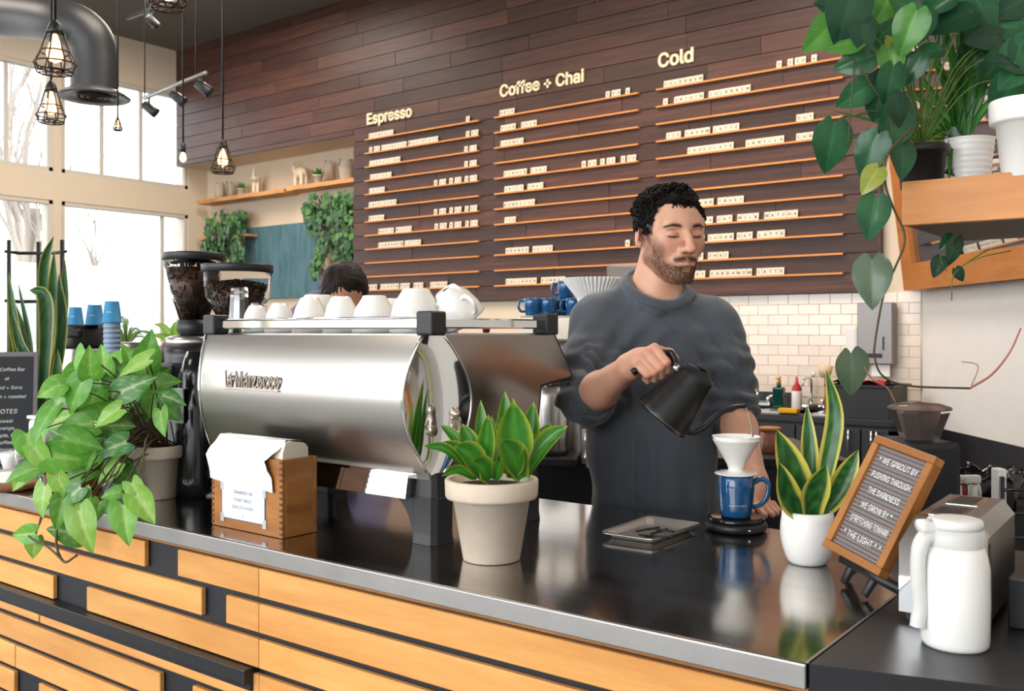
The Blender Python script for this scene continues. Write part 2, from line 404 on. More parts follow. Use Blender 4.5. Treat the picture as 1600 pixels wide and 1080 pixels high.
# ledges and letter tiles
LZ = [3.30-.13555*i for i in range(12)]
ords = ['top', 'second', 'third', 'fourth', 'fifth', 'sixth', 'seventh', 'eighth', 'ninth', 'tenth', 'eleventh', 'bottom']
cols = {'Cold': (1026, 1318), 'Coffee and Chai': (773, 998), 'Espresso': (571, 749)}
LD = .035
def lx(u): return on_y(u, 300, YM-.03).x
for cn, (ua, ub) in cols.items():
    xa, xb = lx(ua), lx(ub)
    for i, z in enumerate(LZ):
        m = MB(); m.bbox((0, 0, 0), (xb-xa, LD, .015), .002, seg=1)
        solo('menu_ledge', m, M_['ledge'], 'thin oak ledge, %s of the twelve under the %s heading' % (ords[i] if i else 'topmost', cn), 'ledge',
             'oak ledges of the menu wall', ((xa+xb)/2, YM-.011-LD/2, z-.0075))
TW, TH = .0405, .054; PITCH = .0422
tile_me = {}
def ltile(ch):
    if ch not in tile_me:
        g = MB(); g.bbox((0, 0, TH/2), (TW, .005, TH), .0012, seg=1)
        t = text_mesh(ch, .044); xs = [v.co.x for v in t.vertices]; ys = [v.co.y for v in t.vertices]
        M = Matrix.Translation((-(min(xs)+max(xs))/2, -.0028, TH*.27)) @ FRONTX
        for q_, (ox, oz) in enumerate(((-.0009, 0), (.0009, 0), (0, .0007), (0, -.0007))):     # heavier strokes: the print laid down four times
            g.add([v.co.copy() for v in t.vertices], [tuple(p.vertices) for p in t.polygons], 1, False, Matrix.Translation((ox, -.00004*q_, oz)) @ M)
        me = g.mesh('letter_tile'); setm(me, [M_['tile_letter'], M_['ink']]); tile_me[ch] = me
    return tile_me[ch]
MENU = [
 ('Cold', {1: [('COLDBREW', 1037), ('5', 1213), ('5', 1230.5), ('30', 1241.5), ('6', 1267.5)], 2: [('1', 1036), ('ORIGIN', 1053), ('COLDBREW', 1107)],
   4: [('ICE', 1041), ('CREAM', 1070), ('LATTE', 1114), ('OUT', 1244)], 5: [('CHOCOLATE', 1074), ('VANILLA', 1165), ('CARAMEL', 1244)],
   8: [('ISLAND', -1115), ('TRUES', 1121)], 9: [('VANILLA', -1114), ('OAT', 1120), ('MILK', 1152), ('MATCHA', 1194)],
   10: [('BROWN', -1101), ('SUGAR', 1106), ('OAT', 1151), ('LATTE', 1183)], 11: [('DIRTY', -1099), ('CHAI', 1106)],
   12: [('HONEY', -1102), ('CARDAMOM', 1109), ('LATTE', 1182)]}),
 ('Coffee and Chai', {1: [('DRIP', 780), ('3', 946), ('50', 955.5), ('4', 977)], 2: [('POUR', 782), ('OVER', 814)], 3: [('CHEMEX', 782)],
   5: [('GINGER', 787), ('CHAI', 829), ('4', 909), ('40', 918.5), ('5', 938), ('20', 947.5), ('5', 970), ('50', 979.5)],
   6: [('SPICY', 788), ('CHAI', 824)], 7: [('KOMBUCHA', 787)], 8: [('TEA', 788)], 10: [('ORANGE', 790), ('JUICE', 832), ('4', 977)],
   12: [('COLLAGEN', 790), ('POWDER', 845)]}),
 ('Espresso', {1: [('ESPRESSO', 576), ('3', 728)], 2: [('4', 577), ('OZ', 584), ('ESPRESSO', 596), ('MACCHIATO', 638), ('3', 728), ('50', 736)],
   3: [('CAPPUCCINO', 577), ('3', 725.5), ('75', 733.5)], 4: [('CORTADO', 578), ('3', 725.5), ('75', 733.5)],
   5: [('LATTE', 577), ('4', 678), ('25', 686), ('4', 702), ('75', 710), ('5', 726), ('25', 734)], 6: [('AMERICANO', 576)],
   7: [('MOCHA', 576), ('4', 678), ('50', 686), ('5', 702), ('00', 710), ('5', 726), ('50', 734)],
   8: [('MAPLE', 591), ('MOCHA', 618), ('4', 679), ('75', 687), ('5', 702), ('25', 710), ('5', 727), ('75', 735)],
   9: [('CARDAMOM', 591), ('LATTE', 632)], 12: [('ADD', 575), ('FLAVOR', 594), ('OAT', 625), ('SOY', 646), ('SYRUP', 672)]}),
]
cnt = 0; rest = MB()
ordw = {0: 'first', 1: 'second', 2: 'third'}
for cn, rows in MENU:
    for rI, ws in rows.items():
        seen = {}
        for w, u in ws:
            x = lx(abs(u)) + (TW/2 if u > 0 else -PITCH*len(w)+TW/2)
            numeric = w.isdigit()
            for li, ch in enumerate(w):
                cnt += 1
                n = seen.get((w, ch), 0); seen[(w, ch)] = n+1
                lc = (x+li*PITCH, YM-.03, LZ[rI-1]); rt = (rnd.uniform(-.12, -.06), rnd.uniform(-.02, .02), rnd.uniform(-.05, .05))
                if cnt > 300:
                    M = Matrix.Translation(lc) @ Euler(rt).to_matrix().to_4x4(); t = ltile(ch)
                    for mi in (0, 1):
                        rest.add([v.co.copy() for v in t.vertices], [tuple(p.vertices) for p in t.polygons if p.material_index == mi], mi, False, M)
                    continue
                o = bpy.data.objects.new('letter_tile', ltile(ch)); COL.objects.link(o); o.location = lc; o.rotation_euler = rt
                if numeric:
                    nk = sum(len(a) for a, b_ in ws[:ws.index((w, u))] if a.isdigit())+li
                    lab = 'white number tile reading %s, %s number tile, %s %s ledge' % (dict(zip('0123456789', 'zero one two three four five six seven eight nine'.split()))[ch], ['first', 'second', 'third', 'fourth', 'fifth', 'sixth', 'seventh', 'eighth', 'ninth', 'tenth'][nk], ords[rI-1], cn)
                else: lab = 'white letter tile %s%s in word %s, %s %s ledge' % ((ordw.get(n, 'last')+' ') if w.count(ch) > 1 else '', ch, w, ords[rI-1], cn)
                lab += (', ' + {0: 'left', 1: 'second', 2: 'third', 3: 'fourth', 4: 'fifth', 5: 'sixth', 6: 'seventh', 7: 'eighth'}[ws.index((w, u))]+' group') if [a for a, _ in ws].count(w) > 1 else ''
                props(o, lab, 'letter tile', 'letter tiles on the menu ledges')
if rest.v:
    r_ = solo('letter_tiles', rest, [M_['tile_letter'], M_['ink']], 'smallest white letter tiles on the lower Espresso ledges', 'letter tile', kind='stuff')
# ------------------------------------------------------------------ service counter
YF, YBK = 1.161, 1.917
XS = on_z(1260, 1037, CT).x; XL = -6.6
base_t = thing('counter_base', 'long service counter front clad in staggered honey wood slats on black backing', 'counter', ((XS+XL)/2, 1.5, 0))
m = MB(); m.box(((XL+XS)/2, (1.21+1.86)/2, .4715), (XS-XL, 1.86-1.21, .943)); part('backing_panel', m, mat('navy_black_panel', '16191f', .5), base_t, world=True)
def sx(u): return on_y(u, 900, 1.197).x
J = sx(404); rows = [[(None, 226), (277, 404), (404, 1258)], [(None, 315), (352.5, 404), (404, 1258)], [(None, 83), (135, 404), (404, 1258)],
        [(None, 60), (62, 404), (404, 800)], [(None, 250), (300, 404), (404, 1258)], [(None, 23), (24, 404), (404, 1258)], [(None, 22), (60, 404), (404, 1258)], [(None, 200), (240, 1258)], [(None, 120), (160, 1258)], [(None, 350), (380, 1258)], [(None, 226), (300, 1258)]]
for i, segs in enumerate(rows):
    zt = .934-.07*i
    for a, b in segs:
        xa = XL if a is None else sx(a); xb = sx(b) if b < 1258 else XS-.004
        m = MB(); m.bbox((0, 0, 0), (xb-xa-.0015, .012, .057), .0015, seg=1)
        part('slat', m, M_['slat'], base_t, loc=((xa+xb)/2-base_t.location.x, 1.203-1.5, zt-.0285))
m = MB(); xe = sx(396); m.bbox(((XL+xe)/2, (1.175+1.21)/2, .72), (xe-XL, .035, .03), .002); m.bbox(((XL+xe)/2, 1.20, .70), (xe-XL, .02, .02), .002)
part('bag_ledge', m, M_['charcoal'], base_t, world=True)
wt = thing('steel_worktop', 'long polished steel counter top with folded front edge', 'worktop', ((XS+XL)/2, 1.5, CT))
m = MB(); m.bbox(((XL+XS)/2, (YF+YBK)/2, CT-.017), (XS-XL, YBK-YF, .034), .004, seg=3)
part('steel_sheet', m, M_['steel_top'], wt, world=True)
m = MB(); m.box(((XL+XS)/2, (YF+.012+YBK)/2, CT-.0395), (XS-XL-.01, YBK-YF-.03, .0105)); part('underlay_board', m, M_['box_wood'], wt, world=True)
m = MB(); m.bbox(((XL+XS)/2, YF-.0012, CT-.0165), (XS-XL, .004, .031), .0015, seg=2); part('folded_edge', m, mat('brushed_steel_edge', 'a3a19f', .42, 1, var=.08, vscale=9, stretch=(1, 1, 1)), wt, world=True)  # front edge has its own rougher steel tone
# black counter at the right
A = on_z(1262, 1038, CT); B = on_z(1600, 1078, CT); Bx = A+(B-A)*4.2
bc = thing('black_counter', 'matte black counter top adjoining the steel, under toaster and jug', 'counter', (A.x+.5, 1.5, 0))
poly = [(A.x+.002, A.y), (Bx.x, Bx.y), (Bx.x, 2.0), (XS+.002, 2.0)]
m = MB(); m.prism(poly, CT-.045, CT+.0005); part('top_board', m, M_['charcoal'], bc, world=True)
n = [(XS+.03, A.y+.05), (Bx.x-.03, Bx.y+.05), (Bx.x-.03, 1.95), (XS+.03, 1.95)]
m = MB(); m.prism(n, 0, CT-.045); part('cabinet_body', m, M_['black'], bc, world=True)
m = MB(); a = on_z(1360, 962, CT)
m.box(((XS), (1.161+1.917)/2, CT+.0008), (.004, .75, .0014)); part('seam_strip', m, M_['steel'], wt, world=True)
# ------------------------------------------------------------------ smooth solid modelling (distance fields -> mesh)
def _a(p): return np.array(p, dtype=np.float64)
class Sdf:
    def __init__(s): s.ops = []; s.xf = None
    def add(s, fn, k=.01, op='u'): s.ops.append((fn, k, op)); return s
    def ell(s, c, r, k=.01, op='u', R=None):
        c = _a(c); r = _a(r); Rm = None if R is None else np.array(Euler([math.radians(q) for q in R]).to_matrix())
        def fn(P):
            q = P-c
            if Rm is not None: q = q @ Rm
            k0 = np.sqrt(((q/r)**2).sum(1)); k1 = np.sqrt(((q/(r*r))**2).sum(1))+1e-9
            return np.where(k0 < 1e-6, -r.min(), k0*(k0-1)/k1)
        return s.add(fn, k, op)
    def cone(s, a, b, ra, rb, k=.01, op='u', flat=None):
        a = _a(a); b = _a(b); ba = b-a; L2 = (ba**2).sum()+1e-12
        def fn(P):
            pa = P-a; h = np.clip((pa @ ba)/L2, 0, 1); q = pa-h[:, None]*ba
            if flat is not None:
                ax, f = flat; ax = _a(ax); t = q @ ax; q = q+np.outer(t*(f-1), ax)
            return np.sqrt((q**2).sum(1))-(ra+(rb-ra)*h)
        return s.add(fn, k, op)
    def path(s, pts, rs, k=.01, op='u', flat=None):
        for i in range(len(pts)-1): s.cone(pts[i], pts[i+1], rs[i], rs[i+1], k, op, flat)
        return s
    def column(s, zs, cx, cy, ax, ay, k=.02, op='u', pw=2.0):
        zs = _a(zs); cx = _a(cx); cy = _a(cy); ax = _a(ax); ay = _a(ay)
        def fn(P):
            z = P[:, 2]; X = np.interp(z, zs, cx); Y = np.interp(z, zs, cy); A = np.interp(z, zs, ax); B = np.interp(z, zs, ay)
            u = np.abs((P[:, 0]-X)/A)**pw+np.abs((P[:, 1]-Y)/B)**pw
            d = (u**(1/pw)-1)*np.minimum(A, B)
            dz = np.maximum(zs[0]-z, z-zs[-1])
            return np.where(dz > 0, np.sqrt(np.maximum(d, 0)**2+dz**2), np.maximum(d, dz))
        return s.add(fn, k, op)
    def ev(s, P, which=None):
        if s.xf is not None: P = s.xf(P)
        d = np.full(len(P), .5)
        for i, (fn, k, op) in enumerate(s.ops):
            if which is not None and not which[i]: continue
            e = fn(P)
            if op == 'u':
                h = np.clip(.5+.5*(d-e)/k, 0, 1); d = d*(1-h)+e*h-k*h*(1-h)
            else:
                h = np.clip(.5-.5*(d+e)/k, 0, 1); d = d*(1-h)-e*h+k*h*(1-h)
        return d
def sdf_mesh(model, lo, hi, h, disp=None, name='solid', B=14):
    lo = _a(lo); hi = _a(hi); n = np.ceil((hi-lo)/h/B).astype(int)
    NX, NY, NZ = (n*B+3)
    g = np.arange(B+1)
    off = np.stack(np.meshgrid(g, g, g, indexing='ij'), -1).reshape(-1, 3)
    R = B*h*.5*math.sqrt(3)
    key = lambda I: (I[:, 0]*NY+I[:, 1])*NZ+I[:, 2]
    KV = []; VV = []; Q = []
    BI = np.stack(np.meshgrid(*[np.arange(q) for q in n], indexing='ij'), -1).reshape(-1, 3)
    CC = lo+(BI*B+B/2)*h
    keep = np.abs(model.ev(CC)) < R*1.6+.02; BI = BI[keep]; CC = CC[keep]
    XC_ = CC if model.xf is None else model.xf(CC)
    near = np.stack([fn(XC_) < R*1.5+2*k+.012 for fn, k, op in model.ops], 1)
    if True:
        if True:
            for (bi, bj, bk), c, wh in zip(BI, CC, near):
                o = np.array([bi, bj, bk])*B
                P = lo+(o+off)*h
                d = model.ev(P, wh)
                if disp is not None: d = d+disp(P, d)
                D = d.reshape(B+1, B+1, B+1); Sg = D < 0
                if Sg.all() or not Sg.any(): continue
                acc = np.zeros((B, B, B, 3)); cntr = np.zeros((B, B, B)); 
                for ax in range(3):
                    for u in (0, 1):
                        for w in (0, 1):
                            sl0 = [None]*3; sl1 = [None]*3; oth = [q for q in range(3) if q != ax]
                            sl0[ax] = slice(0, B); sl1[ax] = slice(1, B+1)
                            for q, e in zip(oth, (u, w)): sl0[q] = slice(e, B+e); sl1[q] = slice(e, B+e)
                            a = D[tuple(sl0)]; b = D[tuple(sl1)]; cr = (a < 0) != (b < 0)
                            t = np.where(cr, a/(a-b+1e-20), 0)
                            cntr += cr
                            acc[..., ax] += np.where(cr, t, 0)
                            for q, e in zip(oth, (u, w)): acc[..., q] += np.where(cr, e, 0)
                m = cntr > 0; I = np.argwhere(m)
                if len(I):
                    KV.append(key(I+o)); VV.append(lo+(I+o+acc[m]/cntr[m][:, None])*h)
                for ax in range(3):
                    sl0 = [slice(0, B)]*3; sl1 = [slice(0, B)]*3; sl1[ax] = slice(1, B+1)
                    a = Sg[tuple(sl0)]; b = Sg[tuple(sl1)]; E_ = np.argwhere(a != b)
                    if not len(E_): continue
                    fl = a[tuple(E_.T)]; I = E_+o; e1 = np.zeros(3, int); e2 = np.zeros(3, int); e1[(ax+1) % 3] = 1; e2[(ax+2) % 3] = 1
                    ok = (I[:, (ax+1) % 3] > 0) & (I[:, (ax+2) % 3] > 0); I = I[ok]; fl = fl[ok]
                    q = np.stack([key(I), key(I-e1), key(I-e1-e2), key(I-e2)], 1)
                    q = np.where(fl[:, None], q, q[:, ::-1]); Q.append(q)
    KV = np.concatenate(KV); VV = np.concatenate(VV); Q = np.concatenate(Q)
    o = np.argsort(KV); KV = KV[o]; VV = VV[o]
    idx = np.searchsorted(KV, Q); idx = np.clip(idx, 0, len(KV)-1); ok = (KV[idx] == Q).all(1); idx = idx[ok]
    me = bpy.data.meshes.new(name)
    me.vertices.add(len(VV)); me.vertices.foreach_set('co', VV.ravel())
    me.loops.add(idx.size); me.loops.foreach_set('vertex_index', idx.ravel().astype(np.int32))
    me.polygons.add(len(idx)); me.polygons.foreach_set('loop_start', np.arange(0, idx.size, 4, dtype=np.int32))
    me.polygons.foreach_set('use_smooth', np.ones(len(idx), bool))
    me.update(calc_edges=True); me.validate()
    return me
def paint(me, fn, name='Col'):
    n = len(me.vertices); co = np.empty(n*3); me.vertices.foreach_get('co', co); co = co.reshape(-1, 3)
    c = fn(co); a = me.color_attributes.new(name, 'FLOAT_COLOR', 'POINT')
    a.data.foreach_set('color', np.concatenate([c, np.ones((n, 1))], 1).ravel().astype(np.float32))
def painted_mat(name, rough=.5, sss=0, bump=0, bscale=200, sheen=0, spec=.5):
    m = mat(name, 'ffffff', rough, bump=bump, bscale=bscale, sss=sss, sheen=sheen, spec=spec)
    nt = m.node_tree; a = nt.nodes.new('ShaderNodeVertexColor'); a.layer_name = 'Col'
    b = nt.nodes['Principled BSDF']; nt.links.new(a.outputs[0], b.inputs['Base Color']); return m
def sstep(a, b, x): t = np.clip((x-a)/(b-a), 0, 1); return t*t*(3-2*t)
def vnoise(P, s, seed=0):
    """cheap smooth value noise on numpy points"""
    p = P*s+seed*17.3; i = np.floor(p).astype(np.int64); f = p-i; f = f*f*(3-2*f)
    def hsh(x, y, z):
        n = (x*374761393+y*668265263+z*2147483647+seed*974711) & 0xffffffff
        n = ((n ^ (n >> 13))*1274126177) & 0xffffffff
        return ((n ^ (n >> 16)) & 0xffff)/65535.
    r = 0
    for a in (0, 1):
        for b in (0, 1):
            for c in (0, 1):
                w = (f[:, 0] if a else 1-f[:, 0])*(f[:, 1] if b else 1-f[:, 1])*(f[:, 2] if c else 1-f[:, 2])
                r = r+w*hsh(i[:, 0]+a, i[:, 1]+b, i[:, 2]+c)
    return r*2-1
# ------------------------------------------------------------------ the barista
PD, PU = 2.40, 1040
pb = base(PU, PD, 0); X0 = (PU-800)/F*PD
def L(u, v, y=0):
    d = PD+y; return np.array([(u-800)/F*d-X0, y, 1.4+(HOR-v)/F*d])
man = thing('person', 'bearded man with curly dark hair in charcoal sweatshirt pouring from a black kettle', 'person', pb, YAW)
HC = L(1045, 368, 0); RH = np.array((Matrix.Rotation(math.radians(20), 3, 'Z') @ Matrix.Rotation(math.radians(6), 3, 'X') @ Matrix.Rotation(math.radians(-1.5), 3, 'Y')))
def hl(p): return RH @ _a(p)+HC
def to_head(P): return (P-HC) @ RH
H = Sdf()
H.ell((0, .016, .034), (.0735, .092, .078), .01)
H.ell((0, -.034, .022), (.061, .052, .070), .03)
H.ell((0, -.030, -.050), (.051, .053, .062), .03)
for s in (-1, 1):
    H.cone((s*.052, .006, -.048), (s*.015, -.066, -.098), .017, .015, .025)
    H.ell((s*.041, -.053, -.020), (.024, .022, .026), .03)
    H.ell((s*.058, -.030, .030), (.012, .030, .025), .02)
H.ell((0, -.072, -.100), (.021, .017, .016), .018)
H.cone((-.034, -.0735, .025), (.034, -.0735, .025), .0095, .0095, .014)
H.ell((0, -.079, .030), (.016, .010, .012), .012)
for s in (-1, 1):
    H.ell((s*.032, -.094, .004), (.0185, .017, .0135), .010, 's')
    H.ell((s*.0315, -.0735, .0035), (.0165, .0125, .0120), .004)
    H.cone((s*.018, -.0835, .0125), (s*.046, -.074, .0125), .0012, .0012, .004, 's')
    H.cone((s*.020, -.0865, -.0035), (s*.044, -.0775, -.0035), .0011, .0011, .002, 's')
H.path([(0, -.083, .016), (0, -.099, -.008), (0, -.111, -.030)], [.0078, .0082, .0102], .009)
H.ell((0, -.102, -.031), (.0130, .014, .0098), .008)
for s in (-1, 1):
    H.ell((s*.0135, -.094, -.034), (.0075, .0105, .0075), .006)
    H.ell((s*.0068, -.101, -.0415), (.0036, .0055, .0035), .003, 's')
H.ell((0, -.076, -.064), (.029, .019, .022), .018)
for s in (-1, 1):
    H.cone((0, -.0945, -.0585), (s*.021, -.0835, -.0625), .0048, .0030, .004)
    H.cone((0, -.0935, -.0690), (s*.019, -.0835, -.0655), .0058, .0032, .004)
    H.cone((0, -.1005, -.0635), (s*.024, -.087, -.0645), .0013, .0010, .002, 's')
H.ell((0, -.098, -.080), (.016, .008, .006), .008, 's')
for s in (-1, 1):
    H.ell((s*.0780, .018, -.002), (.0065, .0165, .029), .006, R=(12, 0, s*22))
    H.ell((s*.0840, .014, .002), (.0045, .0095, .0185), .004, 's', R=(12, 0, s*22))
    H.ell((s*.0745, .010, -.024), (.006, .008, .009), .005)
body = Sdf()
_hc = [None, None]
def th_cached(P):
    if _hc[0] is not P: _hc[0] = P; _hc[1] = to_head(P)
    return _hc[1]
for fn_, k_, op_ in H.ops: body.add((lambda P, f=fn_: f(th_cached(P))), k_, op_)
# neck and trunk
NB = L(1018, 478, .03)
body.cone(hl((0, .030, -.050)), L(1022, 452, .035), .056, .056, .02)
body.cone(L(1022, 452, .035), L(1022, 490, .03), .057, .066, .02)
body.cone(hl((-.022, -.01, -.085)), L(1022, 470, .0), .02, .02, .03)
body.cone(hl((.03, -.0, -.075)), L(1030, 472, .0), .02, .02, .03)
SR = L(940, 503, .03); SL_ = L(1108, 510, .03)
body.cone(L(985, 485, .03), SR, .05, .052, .04); body.cone(L(1058, 488, .03), SL_, .05, .052, .04)
zt_ = L(1030, 490)[2]; cx_ = L(1024, 600)[0]
body.column([.70, .84, 1.0, 1.2, 1.35, zt_+.01], [cx_]*4+[cx_, cx_], [.035]*6, [.15, .15, .14, .155, .16, .11], [.10, .10, .095, .105, .09, .045], .04)
# right arm (left in picture) lifts the kettle
ER = L(914, 628, -.12); WR = L(984, 573, -.315)
body.path([SR, ER], [.048, .040], .02)
body.cone(ER, lerp(ER, WR, .35), .041, .041, .02); body.cone(lerp(ER, WR, .35), WR, .041, .0265, .02, flat=((0, 0, 1), 1.0))
# left arm, hand resting on the counter
EL = L(1143, 628, -.03); WL = L(1180, 752, -.21)
body.path([SL_, EL], [.048, .040], .02)
body.cone(EL, lerp(EL, WL, .35), .041, .040, .02); body.cone(lerp(EL, WL, .35), WL, .040, .0265, .02)
HY = -.345
def hp(u, v, y=HY): return L(u, v, y)
KN = [hp(1023, 544, -.350), hp(1011, 551, -.354), hp(1001, 559, -.354), hp(992, 568, -.350)]      # index..little knuckles
body.path([WR, lerp(WR, KN[1], .45)+_a((0, 0, .000))], [.0265, .024], .018)
for i, kn in enumerate(KN): body.cone(lerp(WR, kn, .25)+_a((0, .004, -.002)), kn, .0185, .0098+.0003*(3-i), .012)
body.ell(lerp(WR, KN[1], .6)+_a((.004, .010, -.006)), (.026, .017, .026), .014)
PIP = [hp(1041, 566, -.372), hp(1032, 574, -.374), hp(1022, 581, -.372), hp(1011, 586, -.366)]
DIP = [hp(1042, 579, -.356), hp(1033, 587, -.354), hp(1023, 592, -.352), hp(1012, 595, -.348)]
TIP = [hp(1036, 582, -.334), hp(1027, 588, -.332), hp(1017, 591, -.331), hp(1007, 592, -.330)]
for i in range(4):
    r = [.0092, .0092, .0088, .0078][i]
    body.cone(KN[i], PIP[i], r+.0012, r, .0035); body.cone(PIP[i], DIP[i], r, r-.0007, .003); body.cone(DIP[i], TIP[i], r-.0007, r-.0015, .003)
TH0 = lerp(WR, KN[0], .35)+_a((.0, .022, .006))
body.path([lerp(WR, KN[0], .2)+_a((0, .012, 0)), TH0, hp(1030, 549, -.322), hp(1046, 552, -.318), hp(1055, 560, -.322)], [.017, .0150, .0115, .0105, .0088], .006)
# resting hand
cz = CT+.011
KL = [L(1178, 783, -.262), L(1187, 784, -.250), L(1194, 787, -.234), L(1200, 791, -.216)]
body.path([WL, lerp(WL, KL[1], .5)], [.0265, .026], .018)
for i, kn in enumerate(KL): body.cone(lerp(WL, kn, .3), kn, .018, .0105, .012)
for i, kn in enumerate(KL):
    dirv = _a((.25+.05*i, -1, 0)); dirv /= np.linalg.norm(dirv); r = [.0092, .0092, .0088, .0078][i]; ln = [.028, .030, .028, .024][i]
    a = kn.copy(); p1 = a+dirv*ln*.75+_a((0, 0, -.006)); p1[2] = cz+.009; p2 = p1+dirv*ln*.6; p2[2] = cz; p3 = p2+dirv*ln*.35; p3[2] = cz-.002
    body.path([a, p1, p2, p3], [r+.0015, r, r-.0006, r-.0015], .003)
body.path([lerp(WL, KL[0], .25), L(1170, 788, -.27), L(1168, 796, -.295), L(1174, 801, -.315)], [.016, .0125, .0105, .0085], .006)
lo_ = (-.27, -.46, .72); hi_ = (.36, .17, 1.82)
bme = sdf_mesh(body, lo_, hi_, .0028, name='body')
skin = _a(S('cf9d83')[:3]); skin_d = _a(S('b8795f')[:3]); beard_c = _a(S('5f3f2e')[:3]); hair_c = _a(S('110c0a')[:3]); lip_c = _a(S('b4695a')[:3])
def skin_paint(P):
    q = to_head(P); x, y, z = q.T; n = len(P); c = np.tile(skin, (n, 1))
    def mix(c, col, w): return c*(1-w[:, None])+col*w[:, None]
    hd_ = H.ev(q); head = (hd_ < .006) & (P[:, 2] > 1.42) & (np.abs(q[:, 0]) < .1) & (z > -.13) & (z < .13)
    front = head & (y < -.045)
    def g(cx, cy, cz, sx_, sy_, sz_): return np.exp(-(((x-cx)/sx_)**2+((y-cy)/sy_)**2+((z-cz)/sz_)**2))*head
    for s in (-1, 1):
        c = mix(c, _a(S('c67f6c')[:3]), .45*g(s*.043, -.07, -.025, .02, .03, .017))
        c = mix(c, _a(S('a8705c')[:3]), .55*g(s*.031, -.085, .000, .017, .02, .010))
        c = mix(c, _a(S('d08a76')[:3]), .6*g(s*.08, .012, 0, .012, .03, .035))
    c = mix(c, _a(S('c97c68')[:3]), .55*g(0, -.108, -.030, .014, .014, .013))
    # beard: jaw line and chin, moustache
    nz = vnoise(P, 260, 3)*.25+vnoise(P, 90, 5)*.25
    ax = np.abs(x)
    jaw = sstep(-.054, -.076, z+.30*np.maximum(0, ax-.030)*-1.0+nz*.012)*sstep(.016, .0, y)*sstep(-.135, -.118, z)
    side = sstep(.046, .054, ax+nz*.005)*sstep(.012, -.012, z)*sstep(.004, -.016, y)*sstep(-.052, -.034, y)*(z > -.12)
    cheekline = sstep(-.022, -.052, z-(ax-.045)*1.5+nz*.014)*sstep(.040, .058, ax)*sstep(.012, -.004, y)*(z > -.12)
    b = np.clip(np.maximum(np.maximum(jaw, side*.9), cheekline*.9), 0, 1)*head
    mouth = np.exp(-((x/.023)**4+((z+.0640)/.0085)**2))*(y < -.07)
    under = np.exp(-((x/.012)**2+((z+.080)/.005)**2))*(y < -.07)
    b = b*(1-np.clip(mouth*1.3, 0, 1))
    mst = sstep(.034, .028, ax)*np.exp(-((z+.0520+ax*.20)/.0062)**2)*1.4*(y < -.07)
    b = np.clip(np.maximum(b*.80, np.clip(mst, 0, .72)), 0, 1)*(head)
    b = b*(.86+.5*nz)
    c = mix(c, beard_c, np.clip(b, 0, .93))
    lips = np.exp(-((x/.020)**4+((z+.0650)/.0052)**2))*front*(y < -.075)
    c = mix(c, lip_c, np.clip(lips*.5, 0, 1))
    line = np.exp(-((x/.023)**4+((z+.0637-ax*.03)/.0013)**2))*(y < -.078)
    c = mix(c, _a(S('5a2f28')[:3]), np.clip(line*.8, 0, 1)*head)
    for s in (-1, 1):
        xs = x*s
        lash = np.exp(-(((xs-.032)/.0150)**6+((z+.0035+((xs-.032)/.016)**2*-.002)/.0019)**2))*front
        c = mix(c, _a(S('1c1210')[:3]), np.clip(lash*1.1, 0, 1))
        brow = np.exp(-(((xs-.034)/.0195)**6+((z-.0235-.003*np.sin((xs-.014)/.04*3.1)+(xs > .04)*(xs-.04)*.3)/.0042)**2))*front
        c = mix(c, _a(S('241712')[:3]), np.clip(brow*1.0+brow*nz*.6, 0, 1))
        c = mix(c, _a(S('5a3028')[:3]), .8*g(s*.0068, -.104, -.041, .004, .008, .0035))
    # short dark hair on the sides of the scalp
    sc = np.clip(sstep(-.060, -.035, y)*sstep(.012, .026, z+nz*.01)+sstep(-.052, -.040, y+nz*.01)*sstep(-.004, .006, z)*sstep(.006, -.0, y)*sstep(.055, .062, ax)+sstep(.03, .045, y)*sstep(-.06, -.04, z), 0, 1)*head
    c = mix(c, hair_c, sc*(ax < .0765))
    # arms: mottled skin; redder hands
    rest_ = ~head
    w = (.25+.5*vnoise(P, 30, 2)*.5)*rest_
    c = mix(c, _a(S('c48a70')[:3]), np.clip(w, 0, .6))
    kn = np.zeros(n)
    for p in KN+PIP+KL+TIP: kn = np.maximum(kn, np.exp(-((P-p)**2).sum(1)/(.011**2)))
    c = mix(c, _a(S('cc7a66')[:3]), kn*.55)
    return c
paint(bme, skin_paint)
M_['skin'] = painted_mat('skin', .48, sss=.08, bump=.06, bscale=350)
part('body', bme, M_['skin'], man)
# nails
def nail(p, q, up, w=.006, parent=man):
    p = Vector(p); q = Vector(q); t = (q-p).normalized(); up = Vector(up); up = (up-t*up.dot(t)).normalized(); s = t.cross(up)
    M = Matrix((( s.x, t.x, up.x, q.x+up.x*.0072), (s.y, t.y, up.y, q.y+up.y*.0072), (s.z, t.z, up.z, q.z+up.z*.0072), (0, 0, 0, 1)))
    g = MB(); g.lathe([(0, .0012), (w*.6, .001), (w, -.0008), (w*.9, -.0015)], 12, M=M, sy=1.25); return g
g = MB(); gg = nail(hp(1046, 552, -.318), hp(1054.5, 558.5, -.3215), (.0, -1, .25)); part('thumbnail', gg, mat('nail', 'd9a898', .3), man)
